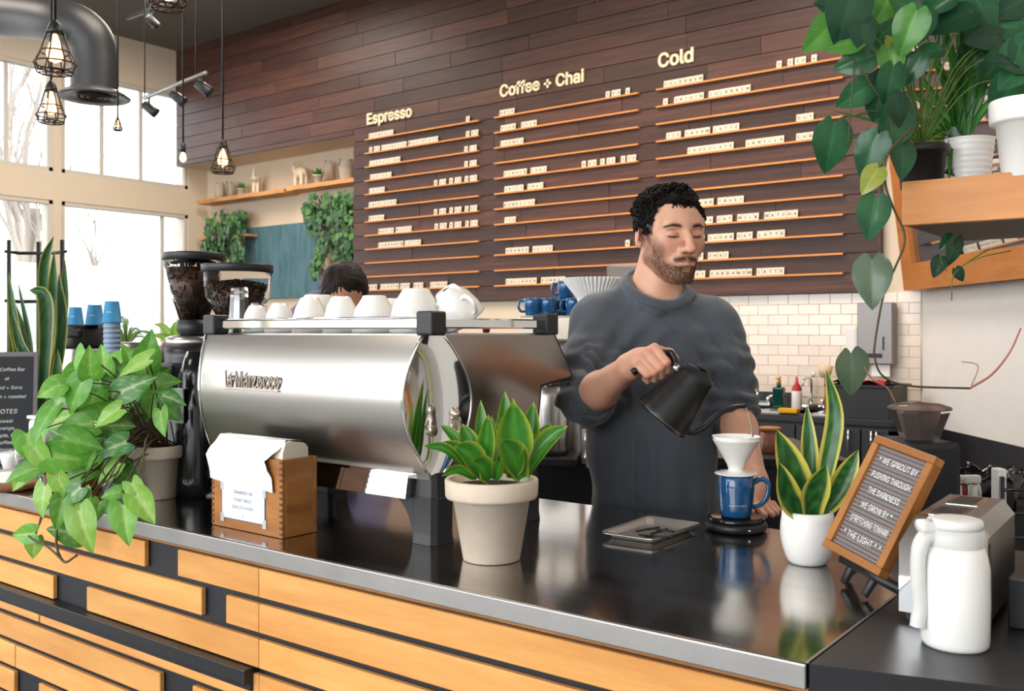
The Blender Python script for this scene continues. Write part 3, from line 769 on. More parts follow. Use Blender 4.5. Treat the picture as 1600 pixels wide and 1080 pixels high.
# ---- hair: short sides, mass of curls on top
hs = Sdf()
hs.ell((0, .020, .050), (.0775, .088, .070), .01)
hs.ell((0, -.030, .084), (.056, .044, .026), .02)
hs.ell((0, -.052, .010), (.060, .060, .062), .008, 's')
hs.ell((0, .02, -.045), (.12, .16, .062), .008, 's')
def hdisp(P, d): return vnoise(P, 95, 1)*.0042+vnoise(P, 210, 2)*.0018
hs.xf = to_head
hme = sdf_mesh(hs, HC+_a((-.12, -.13, -.06)), HC+_a((.12, .14, .15)), .0035, disp=hdisp, name='hair')
M_['hair'] = mat('dark_curly_hair', '120d0b', .6, var=.4, vscale=60, spec=.2, bump=1.0, bscale=260)
hair = part('hair', hme, M_['hair'], man)
g = MB(); r2 = random.Random(5)
for i in range(700):
    th = r2.uniform(-PI, PI); ph = r2.uniform(.12, 1.0)
    x = .072*math.sin(th)*math.sin(ph*PI/2); y = .018-.088*math.cos(th)*math.sin(ph*PI/2); z = .050+.066*math.cos(ph*PI/2)
    if y < -.02: z += .012; 
    if y < -.045 and z < .078+max(0, -x)*.25-max(0, x-.02)*.6: continue
    if z < .035 and y < -.0: continue
    if z < .02: continue
    if y < -.03: x *= .9
    c = Vector((x, y, z)); nrm = Vector((x/.072, (y-.018)/.088, (z-.05)/.066)).normalized()
    tdir = nrm.cross(Vector((r2.uniform(-1, 1), r2.uniform(-1, 1), r2.uniform(-1, 1)))).normalized()
    bd = nrm.cross(tdir); R_ = r2.uniform(.0045, .0095); turns = r2.uniform(.8, 1.7); n = 9; pts = []
    c = c+nrm*r2.uniform(-.001, .010)
    for k in range(n):
        a = turns*2*PI*k/(n-1); pts.append(Vector(hl(c+(tdir*math.cos(a)+nrm*.8*math.sin(a))*R_+bd*(k/(n-1)-.5)*R_*1.6)))
    g.tube(pts, [.0009]+[.0018]*(n-2)+[.0006], 4)
for i in range(480):     # short sides over the ears
    s = r2.choice((-1, 1)); y = r2.uniform(-.056, .10); z = r2.uniform(-.002, .062)-max(0, y-.02)*.5
    if z < .006 or (z < .020 and y < -.030) or (y < -.045 and z < .034): continue
    if abs(y-.018) < .018 and z < .012: continue
    q_ = _a((s*.085, y, z)); 
    for _ in range(12):
        dq = H.ev(q_[None])[0]; q_[0] -= s*max(0, dq-.002)*.9
    if abs(q_[0]) > .088 or H.ev(q_[None])[0] > .004: continue
    c = Vector(q_); R_ = r2.uniform(.0028, .0048); pts = []; ph0 = r2.uniform(0, 6)
    for k in range(7): a = 1.1*2*PI*k/6+ph0; pts.append(Vector(hl(c+Vector((s*.002*k/6, R_*math.cos(a), R_*math.sin(a)-.003*k/6)))))
    g.tube(pts, [.0008]+[.0016]*5+[.0005], 4)
for i in range(60):      # fringe curls falling on the forehead edge
    x = r2.uniform(-.03, .062); z = .073+r2.uniform(-.006, .012)-max(0, x-.02)*.55; y = -.073+abs(x)*.35-.004
    R_ = r2.uniform(.004, .0075); n = 9; pts = []
    for k in range(n):
        a = 1.3*2*PI*k/(n-1)+i; pts.append(Vector(hl((x+R_*math.cos(a), y+.004*math.sin(a*1.3), z+R_*math.sin(a)-.004*k/n))))
    g.tube(pts, [.0009]+[.0017]*(n-2)+[.0005], 4)
part('curls', g, M_['hair'], man, kind='stuff')
# eyebrows / moustache / beard stubble tufts
g = MB()
def onskin(xz):
    P = np.stack([xz[:, 0], np.full(len(xz), -.13), xz[:, 1]], 1)
    for _ in range(26): P[:, 1] += np.clip(H.ev(P)*.85, -.01, .03)
    return P
ss = []; dd = []; rr_ = []
for s in (-1, 1):
    for i in range(110):
        t = r2.random(); ss.append((s*(.015+.038*t), .0215+.0055*math.sin(t*2.4)-.004*t+r2.uniform(-.0024, .0028)*(1-.5*t))); dd.append((s*.0045, -.0012, .0022-.004*t)); rr_.append((.0005, 0))
for i in range(420):
    x = r2.uniform(-.029, .029); ss.append((x, -.0525-abs(x)*.18+r2.uniform(-.0042, .0045))); dd.append((np.sign(x)*.0024, -.0012, -.0028)); rr_.append((.00045, 0))
for i in range(3000):
    x = r2.uniform(-.060, .060); z = r2.uniform(-.115, -.072)+max(0, abs(x)-.03)*1.3*r2.random()
    if abs(x) < .011 and z > -.086: continue
    ss.append((x, z)); dd.append((x*.03, -.0016, -.0032)); rr_.append((.0004, 1))
SP = onskin(np.array(ss)); DV = np.abs(H.ev(SP))
SD = np.array([(s*.10, r2.uniform(-.052, .002), r2.uniform(-.10, .006)) for s in (-1, 1) for _ in range(700)])
for _ in range(26): SD[:, 0] -= np.sign(SD[:, 0])*np.clip(H.ev(SD)*.85, -.01, .03)
lim = (SD[:, 2] < -.045+(SD[:, 1]+.03)*1.3*-1) | ((SD[:, 1] > -.026) & (SD[:, 2] < .01)); SD = SD[lim & (np.abs(SD[:, 0]) > .03)]
SP = np.concatenate([SP, SD]); DV = np.abs(H.ev(SP)); dd += [(0, -.0008, -.0034)]*len(SD); rr_ += [(.0004, 2)]*len(SD)
g = MB()
for p, d_, (r_, kind_), ev_ in zip(SP, dd, rr_, DV):
    if ev_ > .001 or (kind_ == 1 and p[1] > -.012): continue
    g.tube([Vector(hl(p)), Vector(hl(p+_a(d_)))], [r_, .0001], 3, caps=False)
part('facial_hair', g, mat('brown_beard', '5a3a28', .7), man, kind='stuff')
# ---- sweatshirt
sw = Sdf()
zs_ = [.80, .86, .93, 1.05, 1.18, 1.30, 1.40, zt_+.012]
sw.column(zs_, [cx_+.0, cx_, cx_, cx_-.002, cx_, cx_+.002, cx_, cx_], [.03]*8,
          [.150, .158, .160, .158, .168, .178, .170, .105], [.122, .130, .132, .130, .130, .125, .110, .078], .03, pw=2.3)
sw.cone(L(990, 474, .03), L(938, 500, .03), .052, .062, .05); sw.cone(L(1055, 480, .03), L(1112, 508, .03), .052, .062, .05)
CR = lerp(ER, WR, .10)
sw.path([L(936, 505, .03), lerp(SR, ER, .55)+_a((-.004, .0, 0)), ER+_a((-.0, .012, .012))], [.070, .068, .060], .03)
sw.cone(ER+_a((0, .01, .006)), CR, .060, .055, .025)
CLf = lerp(EL, WL, .10)
sw.path([L(1114, 512, .03), lerp(SL_, EL, .55)+_a((.004, 0, 0)), EL+_a((.002, .01, .014))], [.070, .066, .058], .03)
sw.cone(EL+_a((0, .005, .0)), CLf, .060, .055, .022)
def ringp(a, r=1.0): return _a((-.022+.066*r*math.cos(a), .016+.070*r*math.sin(a), 1.506+.044*math.sin(a)-.010*math.cos(a)))
sw.path([ringp(2*PI*k/20, 1.06)-_a((0, 0, .006)) for k in range(21)], [.0105]*21, .02)
sw.cone(_a((-.022, .022, 1.60)), _a((-.022, .010, 1.462)), .061, .055, .008, 's')
zb_ = .80
sw.column([.70, .83], [cx_]*2, [.03]*2, [.138]*2, [.108]*2, .01, 's')
def folds(P, d):
    x, y, z = P.T; r = np.zeros(len(P))
    # drapes: long soft ridges hanging from chest and shoulders
    fr = sstep(1.46, 1.25, z)
    Q_ = np.stack([x*26+y*10, y*16, z*4.2+x*3], 1)
    r += fr*.017*(np.abs(vnoise(Q_, 1, 6))-.25)
    for (px, pz, s) in ((L(955, 575)[0], L(955, 575)[2], 1), (L(1112, 575)[0], L(1112, 575)[2], -1)):
        dx = (x-px)*s; dz = z-pz; u_ = dx*.75-dz*.66; w_ = dx*.66+dz*.75
        r += .0065*np.exp(-(w_/.16)**2-((u_)/.07)**2)*np.sin(u_*120+np.sin(w_*18)*1.2)
    # bunched sleeves
    for (E1, W1, S1) in ((ER, WR, SR), (EL, WL, SL_)):
        ax = (S1-E1); l = np.linalg.norm(ax); ax = ax/l; t = (P-E1) @ ax; q = np.linalg.norm(P-E1-np.outer(t, ax), axis=1)
        w = np.exp(-((t-.02)/.085)**2)*(q < .10)
        r += w*.0065*np.sin(t*135+np.arctan2((P-E1)[:, 1], (P-E1)[:, 0])*2.0+vnoise(P, 15, 4)*3.2)
    r += vnoise(P, 16, 6)*.004+vnoise(P, 38, 7)*.0012
    # hem band
    hemz = .905
    r += -.003*sstep(hemz+.004, hemz-.004, z)+.003*np.exp(-((z-hemz)/.004)**2)
    # raglan seams
    for (a, b) in ((L(996, 452), L(962, 560)), (L(1066, 462), L(1100, 560))):
        ab = (b-a)[[0, 2]]; l = np.linalg.norm(ab); n = _a((-ab[1], ab[0]))/l; pq = P[:, [0, 2]]-a[[0, 2]]
        r += .0020*np.exp(-((pq @ n)/.0028)**2)*(y < .03)*sstep(-.01, .01, pq @ ab/l)*sstep(l+.01, l-.01, pq @ ab/l)
    return r
sme = sdf_mesh(sw, (-.30, -.26, .78), (.34, .20, 1.56), .0046, disp=folds, name='sweatshirt')
M_['sweat'] = mat('charcoal_sweatshirt', '434850', .9, var=.16, vscale=7, sheen=.25, bump=.12, bscale=420)
part('sweatshirt', sme, M_['sweat'], man)
g = MB(); n = 72; ns = 5; BP = []; ND = []
for k in range(n):
    a = 2*PI*k/n; po, pi_ = ringp(a, 1.28)-_a((0, 0, .012)), ringp(a, .90)+_a((0, 0, .004)); nd = _a((math.cos(a)*.6, math.sin(a)*.6, .8))
    for j in range(ns): BP.append(lerp(po, pi_, j/(ns-1))); ND.append(nd)
BP = np.array(BP); ND = np.array(ND)
for _ in range(14): BP += ND*np.clip(.0045-sw.ev(BP), -.01, .01)[:, None]*.8
RB = .0008*np.cos(np.arange(n*ns)//ns*PI)[:, None]*ND
v = [tuple(p) for p in BP+RB]; v2 = [tuple(p) for p in BP-ND*.012]
f = [(k*ns+j, ((k+1) % n)*ns+j, ((k+1) % n)*ns+j+1, k*ns+j+1) for k in range(n) for j in range(ns-1)]
N0 = len(v); f += [tuple(q+N0 for q in x[::-1]) for x in f]
f += [(k*ns, N0+k*ns, N0+((k+1) % n)*ns, ((k+1) % n)*ns) for k in range(n)]+[(k*ns+ns-1, ((k+1) % n)*ns+ns-1, N0+((k+1) % n)*ns+ns-1, N0+k*ns+ns-1) for k in range(n)]
g.add(v+v2, f); part('collar', g, M_['sweat'], man)
for E1, W1, nm in ((ER, WR, 'cuff'), (EL, WL, 'cuff')):
    c0 = lerp(E1, W1, .13); ax = Vector(W1-E1).normalized(); u_ = ax.orthogonal().normalized(); w_ = ax.cross(u_); g = MB()
    g.tube([Vector(c0)+(u_*math.cos(2*PI*k/28)+w_*math.sin(2*PI*k/28))*(.0495+.0015*math.sin(k*1.7)) for k in range(29)], .0085, 8, caps=False)
    part('cuff', g, M_['sweat'], man)
# trousers, shoes (behind the counter)
tr = Sdf(); tr.column([.62, .75, .90], [cx_]*3, [.03]*3, [.155, .15, .135], [.12, .115, .10], .03)
for s in (-1, 1): tr.path([(cx_+s*.085, .03, .80), (cx_+s*.10, .02, .46), (cx_+s*.11, .04, .06)], [.085, .062, .050], .03)
part('trousers', sdf_mesh(tr, (-.33, -.15, -.02), (.25, .25, .94), .012, name='trousers'), mat('black_trousers', '16171a', .85), man)
sh = Sdf()
for s in (-1, 1): sh.path([(cx_+s*.11, .07, .045), (cx_+s*.12, -.05, .045), (cx_+s*.125, -.13, .035)], [.042, .042, .032], .02)
sh.column([-.2, 0.0], [0, 0], [0, 0], [2, 2], [2, 2], .004, 's')
part('shoes', sdf_mesh(sh, (-.33, -.22, -.02), (.25, .18, .12), .009, name='shoes'), mat('dark_shoe', '1e1d1c', .5), man)
# ------------------------------------------------------------------ espresso machine
XR, XQ = -1.24, -1.92
em = thing('espresso_machine', 'large brushed steel espresso machine with curved back and chrome oval end, beside the potted plants', 'espresso machine', ((XR+XQ)/2, 1.55, CT))
ZB, ZT = 1.125, 1.392
n = 18; back = []; side_f = []
def bulge(t): return math.sin(PI*t)**.9
def cut(t): return .022*bulge(t)
for i in range(n+1):
    t = i/n; z = lerp(ZT, ZB, t); back.append((1.344+.018*t-.042*bulge(t), z)); side_f.append((1.397+.084*bulge(t), z))
prof = back+[(1.70, ZB), (1.722, 1.283), (1.846, 1.298), (1.776, ZT)]
# body shell (under the skins)
m = MB(); m.prism([(y+.006*(y < 1.4), z) for y, z in prof], XQ+.03, XR-.026, axis='x'); part('body_core', m, M_['black'], em, world=True)
m = MB(); v = []; f = []
for i, (y, z) in enumerate(back): v += [(XQ+cut(i/n)*.5, y-.001, z), (XR-cut(i/n), y-.001, z)]
f = [(2*i, 2*i+1, 2*i+3, 2*i+2) for i in range(n)]; m.add(v, f); 
v2 = [(a, b+.006, c) for a, b, c in v]; m.add(v2, [q[::-1] for q in f])
m.add([v[0], v[1], v2[1], v2[0]], [(0, 1, 2, 3)]); m.add([v[-2], v[-1], v2[-1], v2[-2]], [(0, 1, 2, 3)])
part('back_panel', m, M_['steel'], em, world=True)
for xx in (XR, XQ):
    m = MB(); m.prism([(y, z) for y, z in side_f]+[(1.70, ZB), (1.722, 1.283), (1.846, 1.298), (1.776, ZT)], xx-.002 if xx == XR else xx-.001, xx+.003, axis='x')
    part('side_panel', m, M_['steel_side'] if 'steel_side' in M_ else M_.setdefault('steel_side', mat('side_steel', '8d857c', .22, 1, var=.08, vscale=6, rvar=.06, stretch=(1, .5, 3))), em, world=True)
    # lens shaped end cap, slightly domed mirror
    m = MB(); v = []; f = []; K = 10; s = 1 if xx == XR else -1
    for i in range(n+1):
        t = i/n; z = lerp(ZT, ZB, t); w = math.sin(PI*t)**.9
        for k in range(K+1):
            q = k/K; y = lerp(back[i][0], side_f[i][0], q); v.append((xx-s*cut(t)*(1-q)+s*(.003+.008*w*math.sin(PI*q)), y, z))
    for i in range(n):
        for k in range(K): f.append((i*(K+1)+k, (i+1)*(K+1)+k, (i+1)*(K+1)+k+1, i*(K+1)+k+1))
    m.add(v, f); part('end_cap', m, M_['chrome'], em, world=True)
    m = MB(); m.tube([(xx+s*.002-s*cut(i/n), back[i][0]-.002, lerp(ZT, ZB, i/n)) for i in range(n+1)], .0032, 6); m.tube([(xx+s*.003, side_f[i][0]+.002, lerp(ZT, ZB, i/n)) for i in range(n+1)], .0026, 6)
    part('cap_trim', m, M_['chrome'], em, world=True)
# black edge trim of the side panel
m = MB(); m.tube([(XR+.001, 1.776, ZT), (XR+.001, 1.846, 1.300), (XR+.001, 1.842, 1.292), (XR+.001, 1.724, 1.281), (XR+.001, 1.702, 1.13)], .0035, 6)
part('edge_seal', m, M_['black'], em, world=True)
# chrome lower rail
m = MB(); m.prism([(1.350, 1.122), (1.342, 1.078), (1.70, 1.078), (1.70, 1.122)], XQ+.03, XR-.045, axis='x'); m.prism([(1.362, 1.128), (1.362, 1.115), (1.70, 1.115), (1.70, 1.128)], XQ, XR, axis='x')
part('base_rail', m, M_['chrome'], em, world=True)
m = MB(); m.box(((XQ+XR)/2, 1.56, 1.09), (XR-XQ-.1, .28, .05)); part('drip_base', m, M_['black'], em, world=True)
# feet: octagonal block on a flaring arch
for fx, fy in ((XR-.018, 1.392), (XQ+.05, 1.392), (XR-.018, 1.68), (XQ+.05, 1.68)):
    m = MB()
    def oct(w, d, z): c = .3; return [(fx+a*w/2, fy+b*d/2, z) for a, b in ((-1+c, -1), (1-c, -1), (1, -1+c), (1, 1-c), (1-c, 1), (-1+c, 1), (-1, 1-c), (-1, -1+c))]
    rings = [oct(.066, .066, CT+.0005), oct(.062, .062, CT+.02), oct(.064, .062, CT+.088), oct(.060, .058, CT+.092), oct(.050, .048, CT+.137)]
    v = sum(rings, []); f = [(i*8+k, i*8+(k+1) % 8, (i+1)*8+(k+1) % 8, (i+1)*8+k) for i in range(4) for k in range(8)]+[tuple(range(8))[::-1], tuple(range(32, 40))]
    m.add(v, f, 0, False)
    s = -1 if fx > -1.6 else 1
    arch = [(fx+s*.03, CT+.088), (fx+s*.10, CT+.088)]+[(fx+s*(.10-.066*math.sin(a)), CT+.088-.086*(1-math.cos(a))) for a in [PI/2*i/8 for i in range(1, 9)]]+[(fx+s*.03, CT+.002)]
    m.prism(arch, fy-.022, fy+.022, axis='y')
    part('foot', m, M_['black'], em, world=True)
# cup rail with corner blocks
m = MB(); m.bbox(((XQ+XR)/2, 1.364, 1.416), (XR-XQ-.03, .008, .021), .003); m.tube([(XQ+.02, 1.362, 1.4265), (XR-.02, 1.362, 1.4265)], .003, 6)
part('cup_rail', m, M_['chrome'], em, world=True)
for xx in (XR+.001, XQ):
    m = MB(); m.bbox((xx, (1.37+1.745)/2, 1.416), (.008, .34, .021), .003); part('cup_rail', m, M_['chrome'], em, world=True)
for xx in (XR, XQ):
    for yy in (1.367, 1.745):
        m = MB(); m.bbox((xx, yy, 1.4155), (.043, .043, .047), .006, seg=3)
        part('rail_corner', m, M_['black'], em, world=True)
m = MB(); m.bbox(((XQ+XR)/2, 1.57, ZT+.0015), (XR-XQ-.01, .345, .005), .001); part('cup_tray', m, M_['steel'], em, world=True)
# badge
me = text_mesh('la Marzocco', .050, ext=.0015, bold=.0004, shear=.12, spacing=1.0)
bw = on_y(350, 590, 1.305); bz = on_y(350, 604, 1.305).z; w_ = on_y(434, 590, 1.305).x-bw.x
xs = [q.co.x for q in me.vertices]; me = me.copy(); sc_ = w_/(max(xs)-min(xs))
o = bpy.data.objects.new('badge', me); setm(me, M_['badge'] if 'badge' in M_ else M_.setdefault('badge', mat('badge_metal', 'b5a89c', .35, .7))); COL.objects.link(o); o.parent = em
o.matrix_parent_inverse = Matrix.Translation(em.location).inverted(); o.location = (bw.x, 1.3085, bz); o.rotation_euler = (PI/2+.10, 0, 0); o.scale = (sc_, sc_*1.5, 1); o['label'] = 'raised script lettering on the curved steel back'
g = MB(); g.bbox((bw.x+w_/2, 1.3075, bz-.004), (w_, .004, .004), .001); part('badge_underline', g, M_['badge'], em, world=True)
# lion ornament on the end cap
li = Sdf()
li.ell((0, 0, .010), (.013, .011, .012), .006); li.ell((0, -.001, .026), (.0105, .009, .018), .006); li.ell((0, -.003, .047), (.0105, .0105, .012), .005)
li.ell((0, -.012, .046), (.0055, .0055, .0045), .003); li.ell((.0105, -.004, .030), (.004, .005, .010), .003); li.cone((-.009, -.004, .034), (-.012, -.011, .021), .0035, .003, .003)
li.cone((.007, -.008, .022), (.007, -.013, .004), .004, .0038, .003); li.cone((-.006, -.008, .020), (-.006, -.012, .004), .004, .0038, .003)
li.ell((-.0075, -.013, .020), (.006, .002, .009), .002); li.ell((.007, -.003, .057), (.003, .002, .003), .002); li.ell((-.007, -.003, .057), (.003, .002, .003), .002)
lme = sdf_mesh(li, (-.022, -.022, -.004), (.022, .018, .066), .0015, disp=lambda P, d: vnoise(P, 420, 1)*.0007, name='lion_ornament')
lp = on_x(674, 672, XR+.02)
part('lion_ornament', lme, M_['badge'], em, label='small cast metal lion figure', loc=(XR+.034-em.location.x, 1.393-em.location.y, 1.197-em.location.z), rot=(0, 0, PI*.42))
# steam wand and group handle on the barista side
m = MB(); m.tube(catmull([(XR-.03, 1.80, 1.285), (XR-.02, 1.86, 1.283), (XR-.01, 1.885, 1.26), (XR, 1.925, 1.17)], 6), .0065, 8); m.tube([(XR-.05, 1.77, 1.285), (XR-.02, 1.85, 1.284)], .013, 10)
part('steam_wand', m, M_['chrome'], em, world=True)
for gx in (-1.42, -1.72):
    m = MB(); m.lathe([(0, 0), (.033, 0), (.036, .03), (.036, .07), (0, .07)], 20, (gx, 1.79, 1.20)); part('brew_group', m, M_['chrome'], em, world=True)
    m = MB(); m.tube([(gx, 1.81, 1.205), (gx, 1.93, 1.19)], [.010, .014], 10); part('portafilter_handle', m, M_['black'], em, world=True)

# ------------------------------------------------------------------ cups on the tray
def cup_profile(kind):
    if kind == 'small': return [(0, .062), (.016, .062), (.0175, .0605), (.019, .0595), (.0275, .045), (.033, .026), (.0355, .006), (.036, 0), (.033, 0), (.030, .02), (.024, .042), (0, .055)]
    if kind == 'straight': return [(0, .080), (.030, .080), (.033, .078), (.036, .05), (.038, .006), (.038, 0), (.035, 0), (.033, .05), (0, .072)]
    return [(0, .064), (.0235, .064), (.0255, .0665), (.028, .0655), (.031, .060), (.046, .044), (.053, .022), (.0555, .004), (.055, 0), (.052, 0), (.050, .02), (.042, .040), (0, .056)]
ZC_ = ZT+.0045; ZS = {'small': 1.13, 'straight': 1.12, 'big': 1.36}
def make_cup(kind, label, u, yy, k=1.0, hrot=0, mark=True, grp='white cups upside down on the machine'):
    p = on_y(u, 490, yy); t = thing('coffee_cup', label, 'cup', (p.x, yy, ZC_), hrot, grp)
    g = MB(); g.lathe([(r*k, z*k*ZS[kind]) for r, z in cup_profile(kind)], 32); part('bowl', g, M_['porcelain'], t)
    g = MB(); hr = {'small': .036, 'straight': .036, 'big': .054}[kind]*k; hh = {'small': .030, 'straight': .04, 'big': .036}[kind]*k
    q = hr*.72 if kind != 'straight' else hr*.9
    g.tube(catmull([(q, 0, hh*1.55), (hr*1.22, 0, hh*1.65), (hr*1.5, 0, hh*1.1), (hr*1.25, 0, hh*.45), (hr*.93, 0, hh*.3)], 5), .0055*k, 8, flat=.7); part('handle', g, M_['porcelain'], t)
    if mark:
        g = MB(); z = cup_profile(kind)[0][1]*k*ZS[kind]; g.box((0, 0, z+.0003), (.020*k, .0035*k, .0006)); part('maker_mark', g, M_['ink_dk'], t)
    return t
cups = [('small', 400, 1.47, .95, 2.8, 'white espresso cup upside down, leftmost beside the glass tumblers'),
        ('small', 437, 1.46, 1.0, 3.0, 'white espresso cup upside down, second from the glass tumblers'),
        ('small', 484, 1.45, 1.15, 2.6, 'white cup upside down in front of the straight-sided cup'),
        ('straight', 497, 1.60, 1.05, 1.5, 'straight-sided white cup upside down in the back row'),
        ('small', 533, 1.45, 1.15, 2.9, 'white cup upside down in front of the second barista'),
        ('big', 585, 1.47, .90, .4, 'round white cup upside down left of the large round one'),
        ('big', 612, 1.63, .90, 4.2, 'round white cup upside down in the back row, its handle standing up behind'),
        ('big', 650, 1.46, 1.02, .3, 'largest round white cup upside down near the black rail corner'),
        ('big', 684, 1.64, .85, .5, 'round white cup upside down, behind the black rail corner'),]
for kind, u, yy, k, hr, lab in cups: make_cup(kind, lab, u, yy, k, hr)
t = make_cup('big', 'round white cup tipped on its side showing a black logo on its base', 727, 1.53, .86, 0, mark=False)
t.rotation_euler = (.62, -.10, -.35); t.location.z = ZC_+.027
g = MB(); 
for a, b, w, h in ((-.003, .003, .012, .006), (.006, .005, .005, .004), (-.004, -.004, .004, .004), (.004, -.004, .004, .004)): g.box((a, b, .0770), (w, h, .0008))
part('base_logo', g, M_['ink_dk'], t)
# glasses stacked at the left end
for q, (u, yy, nn) in enumerate(((374, 1.47, 3), (404, 1.60, 1))):
    for k in range(nn):
        p = on_y(u, 480, yy); t = thing('tumbler', ['glass tumbler upside down, lowest of the stack by the grinder hopper', 'glass tumbler upside down, middle of the stack by the grinder hopper', 'glass tumbler upside down, topmost of the stack by the grinder hopper'][k] if q == 0 else 'single short glass tumbler behind the tumbler stack', 'glass', (p.x, yy, ZC_+k*.016), 0, 'tumblers on the machine')
        g = MB(); g.lathe([(0, .080), (.019, .080), (.021, .077), (.027, .0), (.0255, 0), (.0195, .072), (0, .072)], 10, smooth=False); part('glass_body', g, M_.setdefault('tumbler_glass', mat('tumbler_glass', (1, 1, 1, 1), .02, trans=1, ior=1.45)), t)
# small red object by the rail
p = on_y(764, 493, 1.69)
m = MB(); m.lathe([(0, 0), (.008, .001), (.009, .01), (.006, .016), (0, .018)], 12); solo('bottle_cap', m, mat('red_cap', '8c2320', .3), 'small dark red cap lying on the tray near the tipped cup', 'cap', loc=(p.x, 1.68, ZC_))

# ------------------------------------------------------------------ grinders
M_['beans'] = mat('coffee_beans', '6e4631', .4, var=.35, vscale=30)
def bean_heap(r0, r1, h, nb, sd, top=.01):
    r3 = random.Random(sd); g = MB()
    g.lathe([(0, .004), (r0*.9, .004), (r1*.93, h*.96), (0, h*.9+top)], 20)
    for i in range(nb):
        z = r3.uniform(.002, h); t = z/h; R_ = lerp(r0, r1, t)-.0045; a = r3.uniform(0, 2*PI)
        if r3.random() < .28: z = h; R_ *= math.sqrt(r3.random()); zz = h+top*(1-(R_/r1))*1.0
        else: zz = z
        M = Matrix.Translation((R_*math.cos(a), R_*math.sin(a), zz)) @ Euler((r3.uniform(0, 3), r3.uniform(0, 3), r3.uniform(0, 3))).to_matrix().to_4x4()
        v = [(.0052*x, .0036*y, .0027*z_) for x, y, z_ in ((1, 0, 0), (0, 1, 0), (-1, 0, 0), (0, -1, 0), (.2, .1, 1), (-.1, 0, -1), (.6, .6, .5), (-.6, .6, .5), (-.6, -.6, .5), (.6, -.6, .5))]
        g.add(v, [(0, 6, 4), (0, 4, 9), (1, 7, 4, 6), (2, 8, 4, 7), (3, 9, 4, 8), (0, 1, 6), (1, 2, 7), (2, 3, 8), (3, 0, 9), (0, 5, 1), (1, 5, 2), (2, 5, 3), (3, 5, 0)], 0, True, M)
    return g
M_['smoke'] = mat('smoky_hopper_plastic', (.55, .5, .47, 1), .05, trans=1, ior=1.1)
M_['hopper'] = mat('clear_hopper_plastic', (.93, .93, .93, 1), .04, trans=1, ior=1.12)
def grinder(u, d, label, top, zc, rr, hop, full, sd, body='round'):
    p = base(u, d, CT+.0005); t = thing('coffee_grinder', label, 'grinder', p, YAW-.3, 'coffee grinders by the espresso machine')
    zt = top-p.z; zl = zc-p.z; R1, R0 = rr
    g = MB(); g.lathe([(0, zt), (R1*1.03, zt), (R1*1.04, zt-.004), (R1*1.04, zt-.020), (R1*1.01, zt-.022), (0, zt-.02)], 40); part('lid', g, M_['black'], t)
    g = MB(); pr = [(R1, zt-.02), (R1*.985, lerp(zt, zl, .25)), (lerp(R1, R0, hop), lerp(zt, zl, .6)), (R0, zl)]
    g.lathe(pr+[(r-.003, z) for r, z in pr[::-1]]+[pr[0]], 40); part('hopper', g, M_['hopper'], t)
    hh = (zt-zl)*full; g = bean_heap(R0, lerp(R0, R1, min(1, full*1.25)), hh, 900, sd, .012); part('coffee_beans', g, M_['beans'], t, loc=(0, 0, zl+.002), kind='stuff')
    g = MB(); g.lathe([(0, zl), (R0+.006, zl), (R0+.007, zl-.03), (R0-.002, zl-.045), (0, zl-.045)], 32); part('hopper_collar', g, M_['black'], t)
    zc2 = zl-.045; rb = .078
    g = MB(); g.lathe([(0, zc2), (rb*.8, zc2), (rb, zc2-.006), (rb, zc2-.032), (0, zc2-.032)], 36); part('steel_ring', g, M_['steel'], t)
    g = MB(); g.lathe([(0, zc2-.032), (rb*1.02, zc2-.033), (rb*1.04, zc2-.06), (rb*1.04, .035), (rb*1.15, .025), (rb*1.15, 0), (0, 0)], 36); part('body', g, M_['black_satin'] if 'black_satin' in M_ else M_.setdefault('black_satin', mat('satin_black', '1b1c20', .35)), t)
    g = MB(); g.bbox((0, -.10, zc2-.10), (.07, .09, .05), .01); g.tube([(0, -.10, zc2-.12), (0, -.12, zc2-.17)], [.025, .02], 12); part('chute', g, M_['black'], t)
    g = MB(); g.bbox((0, -.13, .012), (.09, .11, .02), .006); part('catch_tray', g, M_['black'], t)
    return t
grinder(303, 2.74, 'tall coffee grinder with a deep clear hopper full of beans, nearest the window', at(303, 396, 2.74).z, at(303, 500, 2.74).z, (.083, .040), .45, .80, 3)
g2 = grinder(371, 2.585, 'coffee grinder with a wide clear hopper partly full, in front of the other grinder', at(371, 414, 2.585).z, at(371, 498, 2.585).z, (.091, .050), .15, .62, 4)
